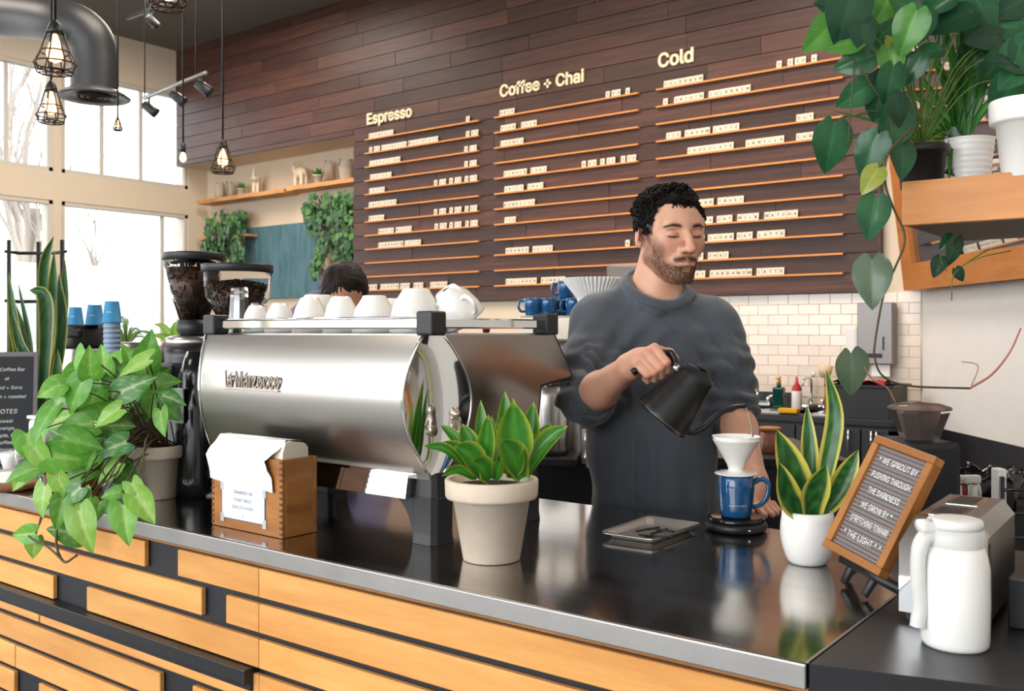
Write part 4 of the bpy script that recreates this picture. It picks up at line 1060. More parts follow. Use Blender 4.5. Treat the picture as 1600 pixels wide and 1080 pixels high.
# ------------------------------------------------------------------ leaves and plants
def leaf_me(kind, L_=1.0, W_=1.0, fold=.18, droop=.25, cols=None, seed=0, nx=14, ny=12, wave=.0):
    """unit leaf: base at origin, tip along +Y, face +Z"""
    r3 = random.Random(seed); v = []; f = []; c = []
    def w(t):
        if kind == 'heart': return .52*max(0, math.sin(PI*min(1, (t+.045)/1.045)**.60))**.78
        if kind == 'arrow': return .48*max(0, math.sin(PI*min(1, (t+.08)/1.08)**.54))**.90
        if kind == 'snake': return .5*min(1, (.55+t*1.1))*(1 if t < .45 else max(0, 1-((t-.45)/.55)**2.1))
        if kind == 'wide': return .5*min(1, .55+t*1.0)*(1 if t < .35 else max(0, 1-((t-.35)/.65)**2.0))
        if kind == 'strap': return .5*min(1, .7+t)*(1 if t < .3 else max(0, 1-((t-.3)/.7)**1.4))
    ph = r3.uniform(0, 6)
    for i in range(nx+1):
        t = i/nx; ww = w(t)
        for j in range(ny+1):
            s_ = -1+2*j/ny; x = s_*ww*W_; y = t*L_
            if kind in ('heart', 'arrow'):
                lobe = (.15 if kind == 'heart' else .20)*max(0, 1-t*3.2)*(math.sin(PI*min(1, abs(s_)*.80)) if kind == 'heart' else math.sin(PI*.5*min(1, abs(s_)*1.15))); y -= lobe*L_
                z = fold*abs(x)-droop*t*t*L_-.22*abs(x)**2*2+wave*math.sin(t*14+ph)*abs(s_)
            else: z = fold*(abs(s_)**2)*W_*.5-droop*t*t*L_+wave*math.sin(t*9+ph+s_)*W_
            v.append((x, y, z)); c.append((t, s_))
    for i in range(nx):
        for j in range(ny): f.append((i*(ny+1)+j, i*(ny+1)+j+1, (i+1)*(ny+1)+j+1, (i+1)*(ny+1)+j))
    me = bpy.data.meshes.new('leaf'); me.from_pydata(v, [], f); me.polygons.foreach_set('use_smooth', [True]*len(f)); me.update()
    a = me.color_attributes.new('Col', 'FLOAT_COLOR', 'POINT'); buf = []
    for t, s_ in c: buf += list(cols(t, s_, r3))+[1]
    a.data.foreach_set('color', buf); return me
def mixc(a, b, t): return tuple(a[i]*(1-t)+b[i]*t for i in range(3))
def C3(h): return S(h)[:3]
def col_syng(dark, light, vein):
    def fn(t, s_, r):
        k = abs(s_); q = (.75 if k < .09 else 0)+(.45 if abs(math.sin(t*11-k*3.4)) < .28 else 0)*(1-k*.6)+max(0, .25-k*.4)
        return mixc(mixc(C3(dark), C3(light), .3+.4*math.sin(t*3)), C3(vein), min(.75, q))
    return fn
def col_plain(a, b, rim=None, rw=.86):
    def fn(t, s_, r):
        c = mixc(C3(a), C3(b), .45+.3*math.sin(t*5+s_*2)+(.7 if abs(s_) < .06 else 0)+(.22 if math.sin(t*26-abs(s_)*7) > .8 else 0))
        if rim and (abs(s_) > rw or t > .97): c = mixc(c, C3(rim), .85)
        return c
    return fn
def col_snake(a, b, rim, rw):
    def fn(t, s_, r):
        band = .5+.5*math.sin(t*42+math.sin(s_*5)*1.6+r.uniform(-.5, .5)); c = mixc(C3(a), C3(b), band*.75)
        if abs(s_) > rw: c = C3(rim)
        return c
    return fn
def leafmat(name, rough=.38):
    m = painted_mat(name, rough, spec=.45); nt = m.node_tree; b = nt.nodes['Principled BSDF']
    b.inputs['Subsurface Weight'].default_value = 0
    out = nt.nodes['Material Output']; tr = nt.nodes.new('ShaderNodeBsdfTranslucent'); mx = nt.nodes.new('ShaderNodeMixShader'); mx.inputs[0].default_value = .28
    vc = [q for q in nt.nodes if q.type == 'VERTEX_COLOR'][0]; nt.links.new(vc.outputs[0], tr.inputs[0])
    nt.links.new(b.outputs[0], mx.inputs[1]); nt.links.new(tr.outputs[0], mx.inputs[2]); nt.links.new(mx.outputs[0], out.inputs[0]); return m
M_['leaf'] = leafmat('leaf_surface'); M_['leaf_glossy'] = leafmat('glossy_leaf', .22)
M_['stem'] = mat('green_stem', '5b7a33', .5); M_['stem_dark'] = mat('brown_stem', '4a4028', .6)
M_['soil'] = mat('potting_soil', '2a1f18', .95, bump=.8, bscale=90)
M_['terracotta'] = mat('pale_terracotta', 'c9b8a4', .75, col2='dccdbb', vscale=7, bump=.1, bscale=60)
M_['terra_grey'] = mat('grey_terracotta', 'b3a592', .8, col2='c4b7a6', vscale=6, bump=.08)
M_['pot_white'] = mat('white_glazed_pot', 'eeebe6', .28)
def orient(pos, tip, nrm, sc, sw=None):
    t = Vector(tip).normalized(); n = Vector(nrm); n = (n-t*n.dot(t)).normalized(); x = t.cross(n)
    sw = sw or sc
    return Matrix(((x.x*sw, t.x*sc, n.x*sc, pos[0]), (x.y*sw, t.y*sc, n.y*sc, pos[1]), (x.z*sw, t.z*sc, n.z*sc, pos[2]), (0, 0, 0, 1)))
def put_leaf(me, M, par, mt='leaf', label=None):
    if not me.materials: me.materials.append(M_[mt])
    o = bpy.data.objects.new('leaf', me); COL.objects.link(o); o.parent = par
    o.matrix_basis = Matrix.LocRotScale(par.location, par.rotation_euler, (1, 1, 1)).inverted() @ M
    if label: o['label'] = label
    return o
UPV = Vector((0, 0, 1))
def imgdir(ang, fwd=0): a = math.radians(ang); return RV*math.cos(a)-UPV*math.sin(a)+FV*fwd
def curved_leaf(pts, width, cols, kind='snake', nrm=None, ny=6, cup=.22, seed=0):
    """leaf following a 3-D path"""
    P = catmull(pts, 5); n = len(P)-1; v = []; f = []; buf = []; r3 = random.Random(seed)
    for i, p in enumerate(P):
        t = i/n; tg = (P[min(i+1, n)]-P[max(i-1, 0)]).normalized(); nn = Vector(nrm or -FV); nn = (nn-tg*nn.dot(tg)).normalized(); x = tg.cross(nn)
        if kind == 'snake': w = .5*(.62+.38*min(1, t*2.2))*(1 if t < .5 else max(0.01, 1-((t-.5)/.5)**2.2))
        elif kind == 'wide': w = .5*(.45+.55*min(1, t*2.4))*(1 if t < .45 else max(0.01, 1-((t-.45)/.55)**2.3))
        else: w = .5*(1 if t < .4 else max(.02, 1-((t-.4)/.6)**1.5))
        for j in range(ny+1):
            s_ = -1+2*j/ny; v.append(p+x*(s_*w*width)+nn*(cup*s_*s_*w*width*2)); buf += list(cols(t, s_, r3))+[1]
    for i in range(n):
        for j in range(ny): f.append((i*(ny+1)+j, i*(ny+1)+j+1, (i+1)*(ny+1)+j+1, (i+1)*(ny+1)+j))
    me = bpy.data.meshes.new('leaf'); me.from_pydata([tuple(q) for q in v], [], f); me.polygons.foreach_set('use_smooth', [True]*len(f)); me.update()
    a = me.color_attributes.new('Col', 'FLOAT_COLOR', 'POINT'); a.data.foreach_set('color', buf); return me
def pot_parts(t, rb, rt, h, m_, rim=.22, thick=.006, rimw=.005, foot=False, seg=40, ribs=0):
    g = MB(); hr = h*(1-rim)
    pr = [(0, 0), (rb, 0), (rb+.001, .002), (lerp(rb, rt, .93*hr/h), hr)]
    if rim: pr += [(rt+rimw-.001, hr+.001), (rt+rimw+.001, hr+.006), (rt+rimw+.002, h-.003), (rt+rimw, h)]
    else:
        pr = [(0, 0), (rb*.92, 0), (rb, .004)]+[(lerp(rb, rt, q)+(.0012*math.cos(q*ribs*2*PI) if ribs else 0)+(.008*math.sin(PI*q) if not ribs else 0), h*q) for q in [i/(30 if ribs else 8) for i in range(1, (31 if ribs else 9))]]
    pr += [(rt-thick, h), (rt-thick-.002, h-.02), (0, h-.022)]
    g.lathe(pr, seg); part('pot', g, m_, t)
    g = MB(); g.lathe([(0, h-.012), (rt*.5, h-.010), (rt-thick-.001, h-.014), (rt-thick-.001, h-.024), (0, h-.024)], 24); part('soil', g, M_['soil'], t)

# ---- broad-leaved snake plant in the terracotta pot, centre
pc = base(768, 1.73, CT+.0005); pl = thing('potted_plant', 'pale terracotta pot of broad green pointed leaves in front of the espresso machine', 'plant', pc, YAW)
K = 1.73/1500; ph_ = .145
pot_parts(pl, .0505, .0775, ph_, M_['terracotta'], rim=.24)
BR = [((735, 742), (661, 697), 15, -.03), ((740, 738), (688, 663), 18, .03), ((755, 740), (751, 625), 20, .05), ((768, 742), (768, 650), 20, .0), ((790, 740), (789, 611), 26, .05),
      ((800, 738), (802, 622), 26, .04), ((805, 744), (802, 627), 52, -.02), ((820, 742), (834, 628), 30, .05), ((822, 744), (887, 666), 28, -.01), ((825, 740), (861, 661), 22, .04),
      ((815, 748), (782, 687), 40, -.055), ((757, 744), (763, 648), 26, -.02), ((745, 742), (722, 662), 30, .02), ((757, 747), (710, 697), 36, -.04), ((745, 748), (692, 690), 22, -.02),
      ((765, 750), (737, 722), 32, -.065), ((740, 748), (690, 744), 14, -.05), ((775, 750), (785, 716), 18, -.06), ((780, 745), (775, 660), 18, .01), ((800, 748), (818, 700), 26, -.045), ((735, 744), (705, 700), 18, .01)]
cl = col_plain('2f6b22', '4d9434', rim='a9b23e', rw=.9)
for i, ((bu, bv), (tu, tv), w_, dz) in enumerate(BR):
    d0 = 1.73+dz*.6; d1 = 1.73+dz*1.3; a = at(bu, bv, d0); b = at(tu, tv, d1); a.z = max(a.z, CT+ph_-.012)
    mid = lerp(a, b, .5)+UPV*abs(tu-bu)*K*.22; me = curved_leaf([a, mid, b], w_*K*1.12, cl, 'wide', nrm=-FV+UPV*.35+RV*(bu-tu)/160, cup=.30, seed=i)
    o = part('leaf', me, M_['leaf_glossy'], pl, world=True)

# ---- variegated snake plant in the white pot, right
pc = base(1262, 1.70, CT+.0005); pl = thing('potted_plant', 'small smooth white pot with yellow-edged snake plant leaning on the letter board', 'plant', pc, YAW)
K = 1.70/1500; pot_parts(pl, .034, .0435, .092, M_['pot_white'], rim=0)
c_ = col_snake('1f4a26', '3f7a35', 'cfc658', .66)
SN = [([(1262, 806), (1240, 748), (1213, 671)], 40, -.0), ([(1265, 812), (1232, 780), (1217, 722)], 32, -.03), ([(1270, 800), (1265, 720), (1261, 632)], 21, .03),
      ([(1277, 805), (1291, 735), (1305, 650), (1291, 577)], 23, .02), ([(1268, 812), (1272, 770), (1291, 727)], 33, -.035), ([(1274, 812), (1305, 775), (1323, 740), (1341, 703)], 27, .0)]
for i, (ps, w_, dz) in enumerate(SN):
    pts = [at(u, v, 1.70+dz*(j/(len(ps)-1)+.4)) for j, (u, v) in enumerate(ps)]
    part('leaf', curved_leaf(pts, w_*K*1.32, c_, 'snake', cup=.18, seed=i, ny=10, nrm=-FV+RV*[.2, .3, -.2, -.5, 0, -.3][i]), M_['leaf_glossy'], pl, world=True)

# ---- tall snake plant at the left
pc = base(60, 3.10, CT+.0005); pl = thing('potted_plant', 'tall yellow-edged snake plant in front of the left window', 'plant', pc, YAW)
K = 3.1/1500; pot_parts(pl, .065, .08, .155, M_['terra_grey'], rim=.2)
c_ = col_snake('1d4527', '356b33', 'b9b455', .74)
TN = [([(62, 640), (80, 500), (85, 391)], 17, .02), ([(70, 640), (68, 470), (70, 410), (84, 369)], 15, .03), ([(75, 640), (98, 500), (102, 405)], 15, .05), ([(45, 640), (32, 560), (22, 500), (13, 424)], 15, -.02),
      ([(55, 640), (48, 540), (28, 439)], 8, .03), ([(65, 640), (72, 520), (68, 462), (46, 453)], 20, -.06), ([(60, 640), (78, 500), (74, 421)], 12, .04), ([(50, 640), (48, 560), (40, 520), (25, 476)], 13, .0),
      ([(52, 640), (45, 570), (30, 535), (18, 484)], 14, -.04), ([(50, 645), (42, 600), (28, 540)], 16, -.05), ([(78, 640), (96, 520), (92, 427)], 15, .0), ([(70, 645), (88, 610), (90, 545)], 18, -.05), ([(42, 645), (28, 590), (14, 500)], 14, .05),
      ([(66, 645), (60, 590), (66, 530)], 15, -.05), ([(57, 645), (52, 600), (60, 560)], 12, -.06)]
for i, (ps, w_, dz) in enumerate(TN):
    pts = [at(u, v, 3.10+dz) for u, v in ps]; part('leaf', curved_leaf(pts, w_*K*1.15, c_, 'snake', cup=.2, seed=i, nrm=-FV+RV*rnd.uniform(-.6, .6)), M_['leaf'], pl, world=True)

# ---- arrowhead vine trailing over the counter edge
pc = base(247, 2.37, CT+.0005); pl = thing('potted_plant', 'grey terracotta pot with bright green arrowhead vine trailing over the counter edge', 'plant', pc, YAW)
pot_parts(pl, .045, .064, .130, M_['terra_grey'], rim=.24)
SY = [leaf_me('arrow', 1, .86, .35, .22, col_syng(a, b, c), seed=i, wave=.012) for i, (a, b, c) in enumerate([('3f7d24', '5fa036', '8fbf63'), ('4f9430', '76b541', 'a5cc70'), ('3c7526', '55923a', 'b8cf9a'), ('6ea53c', '8fbf4e', 'b9d486'), ('2f6b2a', '4a8a3c', 'c3d8ae')])]
LV = [(232,545,52,-75),(195,562,50,-25),(205,572,52,160),(228,578,46,20),(180,605,58,100),(215,600,54,-25),(140,565,44,-80),(125,578,50,110),(108,600,48,130),(95,608,34,190),(150,590,44,60),(160,622,48,150),
      (197,628,54,120),(237,628,54,100),(252,662,38,80),(262,597,38,-15),(272,624,36,15),(268,645,32,40),(210,642,58,170),(140,638,48,110),(165,652,44,150),(115,622,54,120),(85,637,60,125),(65,662,54,120),(60,682,44,110),
      (115,667,50,170),(100,652,40,-20),(182,664,50,0),(130,692,54,10),(110,716,54,5),(85,702,44,140),(150,702,38,80),(45,702,44,80),(32,740,50,160),(68,722,48,60),(30,752,34,130),(165,742,50,140),(200,746,54,40),
      (240,612,44,-50),(150,642,44,200),(175,588,48,-60),(245,588,42,-35),(120,740,44,160),(140,720,40,120),(95,680,46,200),(172,700,44,160),(190,690,40,100),(205,560,46,-110),(160,560,40,-100),(75,610,36,150)]
LT = [(65,785,54,95),(98,765,46,70),(92,805,54,100),(125,790,48,85),(195,820,70,75),(226,795,62,45),(132,832,76,70),(100,830,56,195),(150,802,40,100),(34,835,48,175),(52,858,36,95),(172,772,36,170),(215,772,44,60),(110,775,44,140)]
stems = MB(); rl = random.Random(9); top = Vector((pc.x, pc.y, CT+.125))
for i, (u, v, ln, an) in enumerate(LV+LT):
    tr = i >= len(LV)
    if tr: p = on_y(u, v, 1.115-rl.uniform(0, .05))
    else: p = at(u, v, 2.37+rl.uniform(-.15, .12)*(1 if v < 700 else .5)-(.06 if v > 690 else 0)-.03)
    d = (p-CAM).dot(FV); sc = ln*d/1500*(1.12 if not tr else .92)
    tip = imgdir(an, rl.uniform(-.5, .1)); nr = -FV+UPV*rl.uniform(.1, 1.1)+RV*rl.uniform(-.5, .5)
    if not tr and p.z < CT+.03: p.z = max(p.z, CT+.02)
    bp = p-tip.normalized()*sc*.5
    put_leaf(SY[rl.choice([0, 0, 1, 1, 2, 3, 4])], orient(bp, tip, nr, sc, sc*rl.uniform(.85, 1.1)), pl)
    root = top+RV*rl.uniform(-.04, .04)+FV*rl.uniform(-.03, .03)
    if tr: pts = [root, lerp(root, bp, .4)+UPV*.05, Vector((lerp(root.x, bp.x, .8), 1.13, CT+.02+rl.uniform(0, .03))), bp]
    else: pts = [root, lerp(root, bp, .5)+UPV*(.03+rl.uniform(0, .03)), bp]
    stems.tube(catmull(pts, 5), [.0018]*(5*(len(pts)-1))+[.0013], 5)
part('stems', stems, M_['stem_dark'], pl, world=True, kind='stuff')
g = MB(); g.tube(catmull([on_y(92, 800, 1.09), on_y(88, 850, 1.08), on_y(100, 878, 1.07), on_y(120, 868, 1.07)], 6), .003, 6); g.tube(catmull([on_y(100, 878, 1.07), on_y(75, 855, 1.07), on_y(55, 845, 1.07), on_y(45, 838, 1.07)], 6), .0025, 6)
part('vine', g, M_['stem_dark'], pl, world=True)

# ---- shelf at the upper right and its plants
ZS_ = 1.667; SHt = 1.778; fl = on_z(1409, 353, ZS_); SHY = fl.y; SHX = fl.x
sh_ = thing('wall_shelf', 'thick orange oak shelf carrying white pots at the upper right', 'shelf', (SHX+.6, SHY+.25, ZS_))
m = MB(); m.bbox((SHX+.75, SHY+.012, (ZS_+SHt)/2), (1.5, .024, SHt-ZS_), .002, seg=1); part('front_board', m, mat('shelf_oak', 'c27a34', .42, vscale=3, stretch=(1, 1, 6), col2='d89249', bump=.04), sh_, world=True)
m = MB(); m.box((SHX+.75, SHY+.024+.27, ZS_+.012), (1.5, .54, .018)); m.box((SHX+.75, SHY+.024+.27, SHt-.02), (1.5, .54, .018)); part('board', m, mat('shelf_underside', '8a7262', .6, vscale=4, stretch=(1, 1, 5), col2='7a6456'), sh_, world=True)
m = MB(); m.bbox((SHX+.012, SHY+.024+.27, (ZS_+SHt)/2), (.022, .54, SHt-ZS_-.01), .002, seg=1); part('end_board', m, M_['oak'], sh_, world=True)
ZP = SHt-.0105
PHC = [('1f4a30', '2f6340'), ('27543a', '3a7048'), ('3f7a35', '5c9440'), ('1d4030', '2a5038'), ('8a9a3a', 'a8ad55'), ('556b55', '6c7f68')]
PH = [leaf_me('heart', 1, .76, .25, .22, col_plain(a, b, rw=2), seed=20+i, wave=.006) for i, (a, b) in enumerate(PHC)]
pc = base(1440, 2.48, ZP); phil = thing('trailing_plant', 'heart-leaf vine at the shelf end trailing down beside the mirror frame', 'plant', pc, YAW)
pot_parts(phil, .05, .062, .11, M_['black'], rim=.2)
EL_ = [(1322,28,86,100,3),(1281,57,60,135,2),(1315,68,50,178,2),(1333,97,56,165,1),(1333,151,54,145,1),(1298,233,72,95,0),(1357,244,64,112,0),(1391,135,56,95,0),(1418,52,66,110,2),(1396,205,78,112,1),(1448,80,44,170,1),(1520,88,70,130,0),
       (1484,32,64,160,3),(1573,72,66,15,3),(1570,150,70,125,1),(1473,236,56,100,0),(1412,252,52,92,0),(1501,262,42,165,3),(1360,282,44,125,4),(1330,4,62,175,2),(1382,10,60,120,2),(1373,155,66,100,3),(1410,80,50,60,4),(1395,100,50,80,2),
       (1430,15,60,30,1),(1460,8,56,150,0),(1500,5,60,100,1),(1540,20,60,60,0),(1580,10,60,150,3),(1560,40,55,190,1),(1440,45,50,100,0),(1590,120,60,80,0),(1535,60,50,170,3),(1350,60,50,80,3),(1375,60,50,130,0),(1405,175,48,70,3),(1550,110,56,110,1),
       (1350,40,50,20,0),(1300,10,50,200,3),(1425,110,46,120,0),(1595,40,60,120,1),(1475,60,52,70,0),(1510,30,54,200,1)]
TRV = [(1363,342,62,100,1),(1363,443,72,95,5),(1333,587,66,82,5),(1465,418,30,110,3),(1490,395,44,100,0),(1500,430,22,60,3),(1478,380,26,130,0)]
st = MB()
for i, (u, v, ln, an, ci) in enumerate(EL_+TRV):
    tr = i >= len(EL_)
    d = (2.30 if not tr else 2.27)+(rl.uniform(-.06, .10) if not tr else 0)+(.12 if u > 1440 and not tr else 0)
    if tr and u > 1450: d = 2.5
    p = at(u, v, d); sc = ln*d/1500*1.08; tip = imgdir(an, rl.uniform(-.3, .3)); nr = -FV+UPV*rl.uniform(-.2, .6)+RV*rl.uniform(-.5, .5); bp = p-tip.normalized()*sc*.5
    put_leaf(PH[ci], orient(bp, tip, nr, sc), phil, 'leaf_glossy')
    if not tr:
        root = Vector((pc.x, pc.y, ZP+.11)); st.tube(catmull([root, lerp(root, bp, .5)+UPV*.06, bp], 5), .002, 5)
part('petioles', st, M_['stem'], phil, world=True, kind='stuff')
def vine(pts, d, r, name='vine', m_='stem_dark', lab=None):
    P = catmull([at(u, v, d) for u, v in pts], 6); g = MB(); g.tube(P, [lerp(r, r*.7, i/(len(P)-1)) for i in range(len(P))], 6); part(name, g, M_[m_], phil, world=True, label=lab)
vine([(1425, 200), (1388, 240), (1383, 285), (1396, 325), (1411, 358), (1413, 382), (1400, 415), (1381, 460), (1368, 530), (1367, 560), (1380, 588), (1420, 603), (1515, 607)], 2.27, .0034)
M_['pink'] = mat('pink_shoot', 'b0705c', .5)
vine([(1515, 607), (1550, 585), (1578, 550), (1595, 513)], 2.27, .0032, 'young_shoot', 'pink', 'reddish young shoot')
vine([(1518, 603), (1528, 572), (1502, 565)], 2.27, .0014, 'young_shoot', 'pink', 'reddish young shoot')
vine([(1345, 560), (1360, 590), (1385, 605), (1400, 630)], 2.27, .002, 'tendril', 'pink', 'withered pale tendril')
vine([(1335, 90), (1330, 160), (1325, 230)], 2.3, .0022); vine([(1340, 100), (1390, 180), (1388, 240)], 2.3, .0022)
vine([(1545, 390), (1520, 405), (1490, 430), (1487, 470)], 2.5, .0022, m_='stem'); vine([(1580, 392), (1540, 400), (1518, 408)], 2.5, .0016, m_='stem'); vine([(1480, 425), (1470, 400), (1500, 380)], 2.5, .0015, m_='stem')
# strap-leaved plant in ribbed pot
pc = base(1512, 2.52, ZP); pl = thing('potted_plant', 'white ribbed pot with upright strap-leaved plant in the middle of the high shelf', 'plant', pc, YAW)
pot_parts(pl, .050, .066, .135, M_['pot_white'], rim=0, ribs=9)
ST = [leaf_me('strap', 1, 1, .3, .0, col_plain('1f4f28', '3d7f38', rw=2), seed=50)]
K = 2.52/1500; cs = col_plain('245a2a', '4a8a3c', rw=2); cy = col_plain('6d8a35', 'a8ad50', rw=2)
for i, (mu, mv, tu, tv, w_) in enumerate([(1505,100,1500,5,16),(1490,110,1470,20,14),(1520,110,1530,15,15),(1475,130,1440,40,12),(1535,130,1560,60,12),(1450,170,1400,120,11),(1440,190,1385,190,11),(1430,225,1380,245,10),(1420,215,1300,215,8),(1500,60,1490,-20,14),(1545,160,1590,110,10),(1462,160,1425,95,12),(1480,140,1455,95,12),(1515,140,1512,60,14),(1530,150,1545,95,12),(1410,200,1290,170,6),(1485,220,1482,300,9),(1495,150,1480,70,14)]):
    a = at(1500+(mu-1500)*.15, 212, 2.52); me = curved_leaf([a, at(mu, mv, 2.5), at(tu, tv, 2.45)], w_*K*1.25, cy if i in (7,) else cs, 'strap', cup=.3, seed=i, ny=4)
    part('leaf', me, M_['leaf_glossy'], pl, world=True)
# plain white pot at the frame's right edge
pc = base(1602, 2.30, ZP); pl = thing('potted_plant', 'large plain white pot cut by the right edge of the view, on the high shelf', 'plant', pc, YAW)
pot_parts(pl, .050, .072, .185, M_['pot_white'], rim=.3, rimw=.006)
for i, (u, v, ln, an, ci) in enumerate([(1585,115,66,140,1),(1600,90,66,100,0),(1620,110,60,60,1),(1575,95,60,190,3),(1595,70,60,-60,1)]):
    p = at(u, v, 2.30); sc = ln*2.3/1500; tip = imgdir(an, -.2); put_leaf(PH[ci], orient(p-tip.normalized()*sc*.5, tip, -FV+UPV*.5, sc), pl, 'leaf_glossy')
# glass jar between the pots
pc = base(1558, 2.62, ZP); g = MB(); g.lathe([(0, 0), (.03, 0), (.033, .01), (.033, .07), (.026, .085), (.026, .10), (.024, .10), (.024, .085), (.031, .07), (.031, .012), (0, .004)], 24)
solo('glass_jar', g, M_['glass'], 'small clear glass jar between the white pots on the high shelf', 'jar', loc=pc)

# ---- mirror with oak frame, leaning out from the angled wall
Bl = PA+AD*.02+AN*.10; zb = 1.672; HgtM = 2.05; LenM = 2.6; lean = math.radians(6.6)
UPm = (UPV*math.cos(lean)+AN*math.sin(lean)).normalized(); Nm = AD.cross(UPm); Nm = Nm if Nm.dot(AN) > 0 else -Nm
O = Vector((Bl.x, Bl.y, zb)); MM = Matrix(((AD.x, UPm.x, Nm.x, O.x), (AD.y, UPm.y, Nm.y, O.y), (AD.z, UPm.z, Nm.z, O.z), (0, 0, 0, 1)))
mr = thing('wall_mirror', 'big oak-framed mirror tilting out from the white wall at the right', 'mirror', O)
fw = .17
for x0_, x1_, y0_, y1_ in ((0, LenM, 0, fw), (0, LenM, HgtM-fw, HgtM)):
    m = MB(); m.prism([(x0_, y0_ if y0_ == 0 else y1_), (x1_, y0_ if y0_ == 0 else y1_), (x1_-fw, y1_ if y0_ == 0 else y0_), (x0_+fw, y1_ if y0_ == 0 else y0_)], -.03, .03, M=MM); part('frame_rail', m, M_['oak'], mr, world=True)
for a_, s in ((0, 1), (LenM, -1)):
    m = MB(); m.prism([(a_, 0), (a_+s*fw, fw), (a_+s*fw, HgtM-fw), (a_, HgtM)], -.03, .03, M=MM); part('frame_stile', m, M_['oak'], mr, world=True)
m = MB(); m.box((LenM/2, HgtM/2, -.002), (LenM-2*fw+.01, HgtM-2*fw+.01, .006), M=MM); part('mirror_glass', m, mat('silvered_glass', 'b9bcc0', .02, 1), mr, world=True)
# ------------------------------------------------------------------ napkin box
fr = on_z(441, 843, CT); fl_ = on_z(331, 820, CT); br = on_z(498.5, 832, CT); ZN = .155
ax1 = (fr-fl_); L1 = ax1.length; ax1.normalize(); ax2 = Vector((-ax1.y, ax1.x, 0)); L2 = (br-fr).dot(ax2)
nb_ = thing('napkin_box', 'honey-stained finger-jointed wooden box of napkins with a taped paper note', 'box', (fl_+fr)/2+ax2*L2/2+UPV*.0006, math.atan2(ax1.y, ax1.x))
t_ = .010
for c, s_ in (((0, -L2/2+t_/2, ZN/2), (L1, t_, ZN)), ((0, L2/2-t_/2, ZN/2), (L1, t_, ZN)), ((-L1/2+t_/2, 0, ZN/2), (t_, L2-2*t_, ZN)), ((L1/2-t_/2, 0, ZN/2), (t_, L2-2*t_, ZN))):
    m = MB(); m.bbox(c, s_, .0012, seg=1); part('panel', m, M_['box_wood'], nb_)
m = MB(); m.box((0, 0, .005), (L1-2*t_, L2-2*t_, .01)); part('bottom_panel', m, M_['box_wood'], nb_)
m = MB()
for i in range(13): m.box((L1/2-.004, -L2/2-.0003, .008+i*.0118), (.008, .0012, .0058)); m.box((-L1/2+.004, -L2/2-.0003, .008+i*.0118), (.008, .0012, .0058))
part('finger_joints', m, mat('dark_end_grain', '5f3a1c', .6), nb_, kind='stuff')
M_['paper'] = mat('white_paper', 'ecebe8', .8, bump=.15, bscale=70)
# napkin stack: loaf-shaped pile with layered edge
m = MB(); z0 = ZN-.02
pr = [(-L2/2+.012, z0), (L2/2-.012, z0), (L2/2-.012, ZN+.018), (L2/2-.022, ZN+.028), (-.01, ZN+.034), (-L2/2+.02, ZN+.031), (-L2/2+.012, ZN+.012)]
m.prism(pr, -L1/2+.013, L1/2-.014, axis='x', smooth=False)
for i in range(9): m.box((L1/2-.0135, 0, ZN-.004+i*.0034), (.0012, L2-.03, .0012))
part('napkin_stack', m, mat('cream_paper', 'e6dccb', .85), nb_)
m = MB(); v = []; f = []; NX = 14
path = [(L2/2-.02, ZN+.0305), (-.01, ZN+.0365), (-L2/2+.024, ZN+.033), (-L2/2+.008, ZN+.018), (-L2/2-.008, ZN+.001), (-L2/2-.012, ZN-.006), (-L2/2-.0065, ZN-.030), (-L2/2-.0045, ZN-.055)]
pc_ = catmull([(0, a, b) for a, b in path], 4)
for j, p in enumerate(pc_):
    t = j/(len(pc_)-1)
    for i in range(NX+1):
        s_ = i/NX; x = lerp(-L1/2-.004+.012*max(0, t-.7)*1.2, L1/2-.022-.020*max(0, math.sin((t-.45)*8))*(.45 < t < .84)-.016*(t > .75)*(1-t), s_); v.append((x, p[1]-.0012*math.sin(s_*9+t*5), p[2]+.0015*math.sin(s_*7+j)-.012*(t > .6)*s_*(t-.6)*2))
for j in range(len(pc_)-1):
    for i in range(NX): f.append((j*(NX+1)+i, j*(NX+1)+i+1, (j+1)*(NX+1)+i+1, (j+1)*(NX+1)+i))
m.add(v, f); m.add([(a, b-.0006, c-.0006) for a, b, c in v], [q[::-1] for q in f]); part('top_napkin', m, M_['paper'], nb_)
nw, nh = L1*.60, .078; nx = -L1/2+L1*.17
m = MB(); m.box((nx+nw/2, -L2/2-.0010, .022+nh/2), (nw+.004, .0010, nh+.004), mi=1); m.box((nx+nw/2, -L2/2-.0016, .022+nh/2), (nw, .0008, nh), mi=0)
for x_, z_ in ((nx, .022), (nx+nw, .022), (nx+nw, .022+nh*.8), (nx, .022+nh*.85)): m.box((x_, -L2/2-.0021, z_), (.012, .0004, .018), mi=2)
no = part('paper_note', m, [mat('note_paper', 'e4ebf3', .6), mat('note_border', '4a5a8c', .6), mat('sticky_tape', 'cfd0d2', .3, alpha=.6)], nb_)
m = MB()
for k, ln in enumerate(['CRUMBIES ON', 'YOUR TABLE?', 'GIVE IT A WIPE!', ':)']):
    text_into(m, ln, .0122, Matrix.Translation((nx+nw/2, -L2/2-.0023, .022+nh*.68-k*.0155)) @ FRONTX, align='CENTER', spacing=1.05, bold=.0001)
part('lettering', m, mat('blue_ink', '20264a', .6), no, kind='stuff')

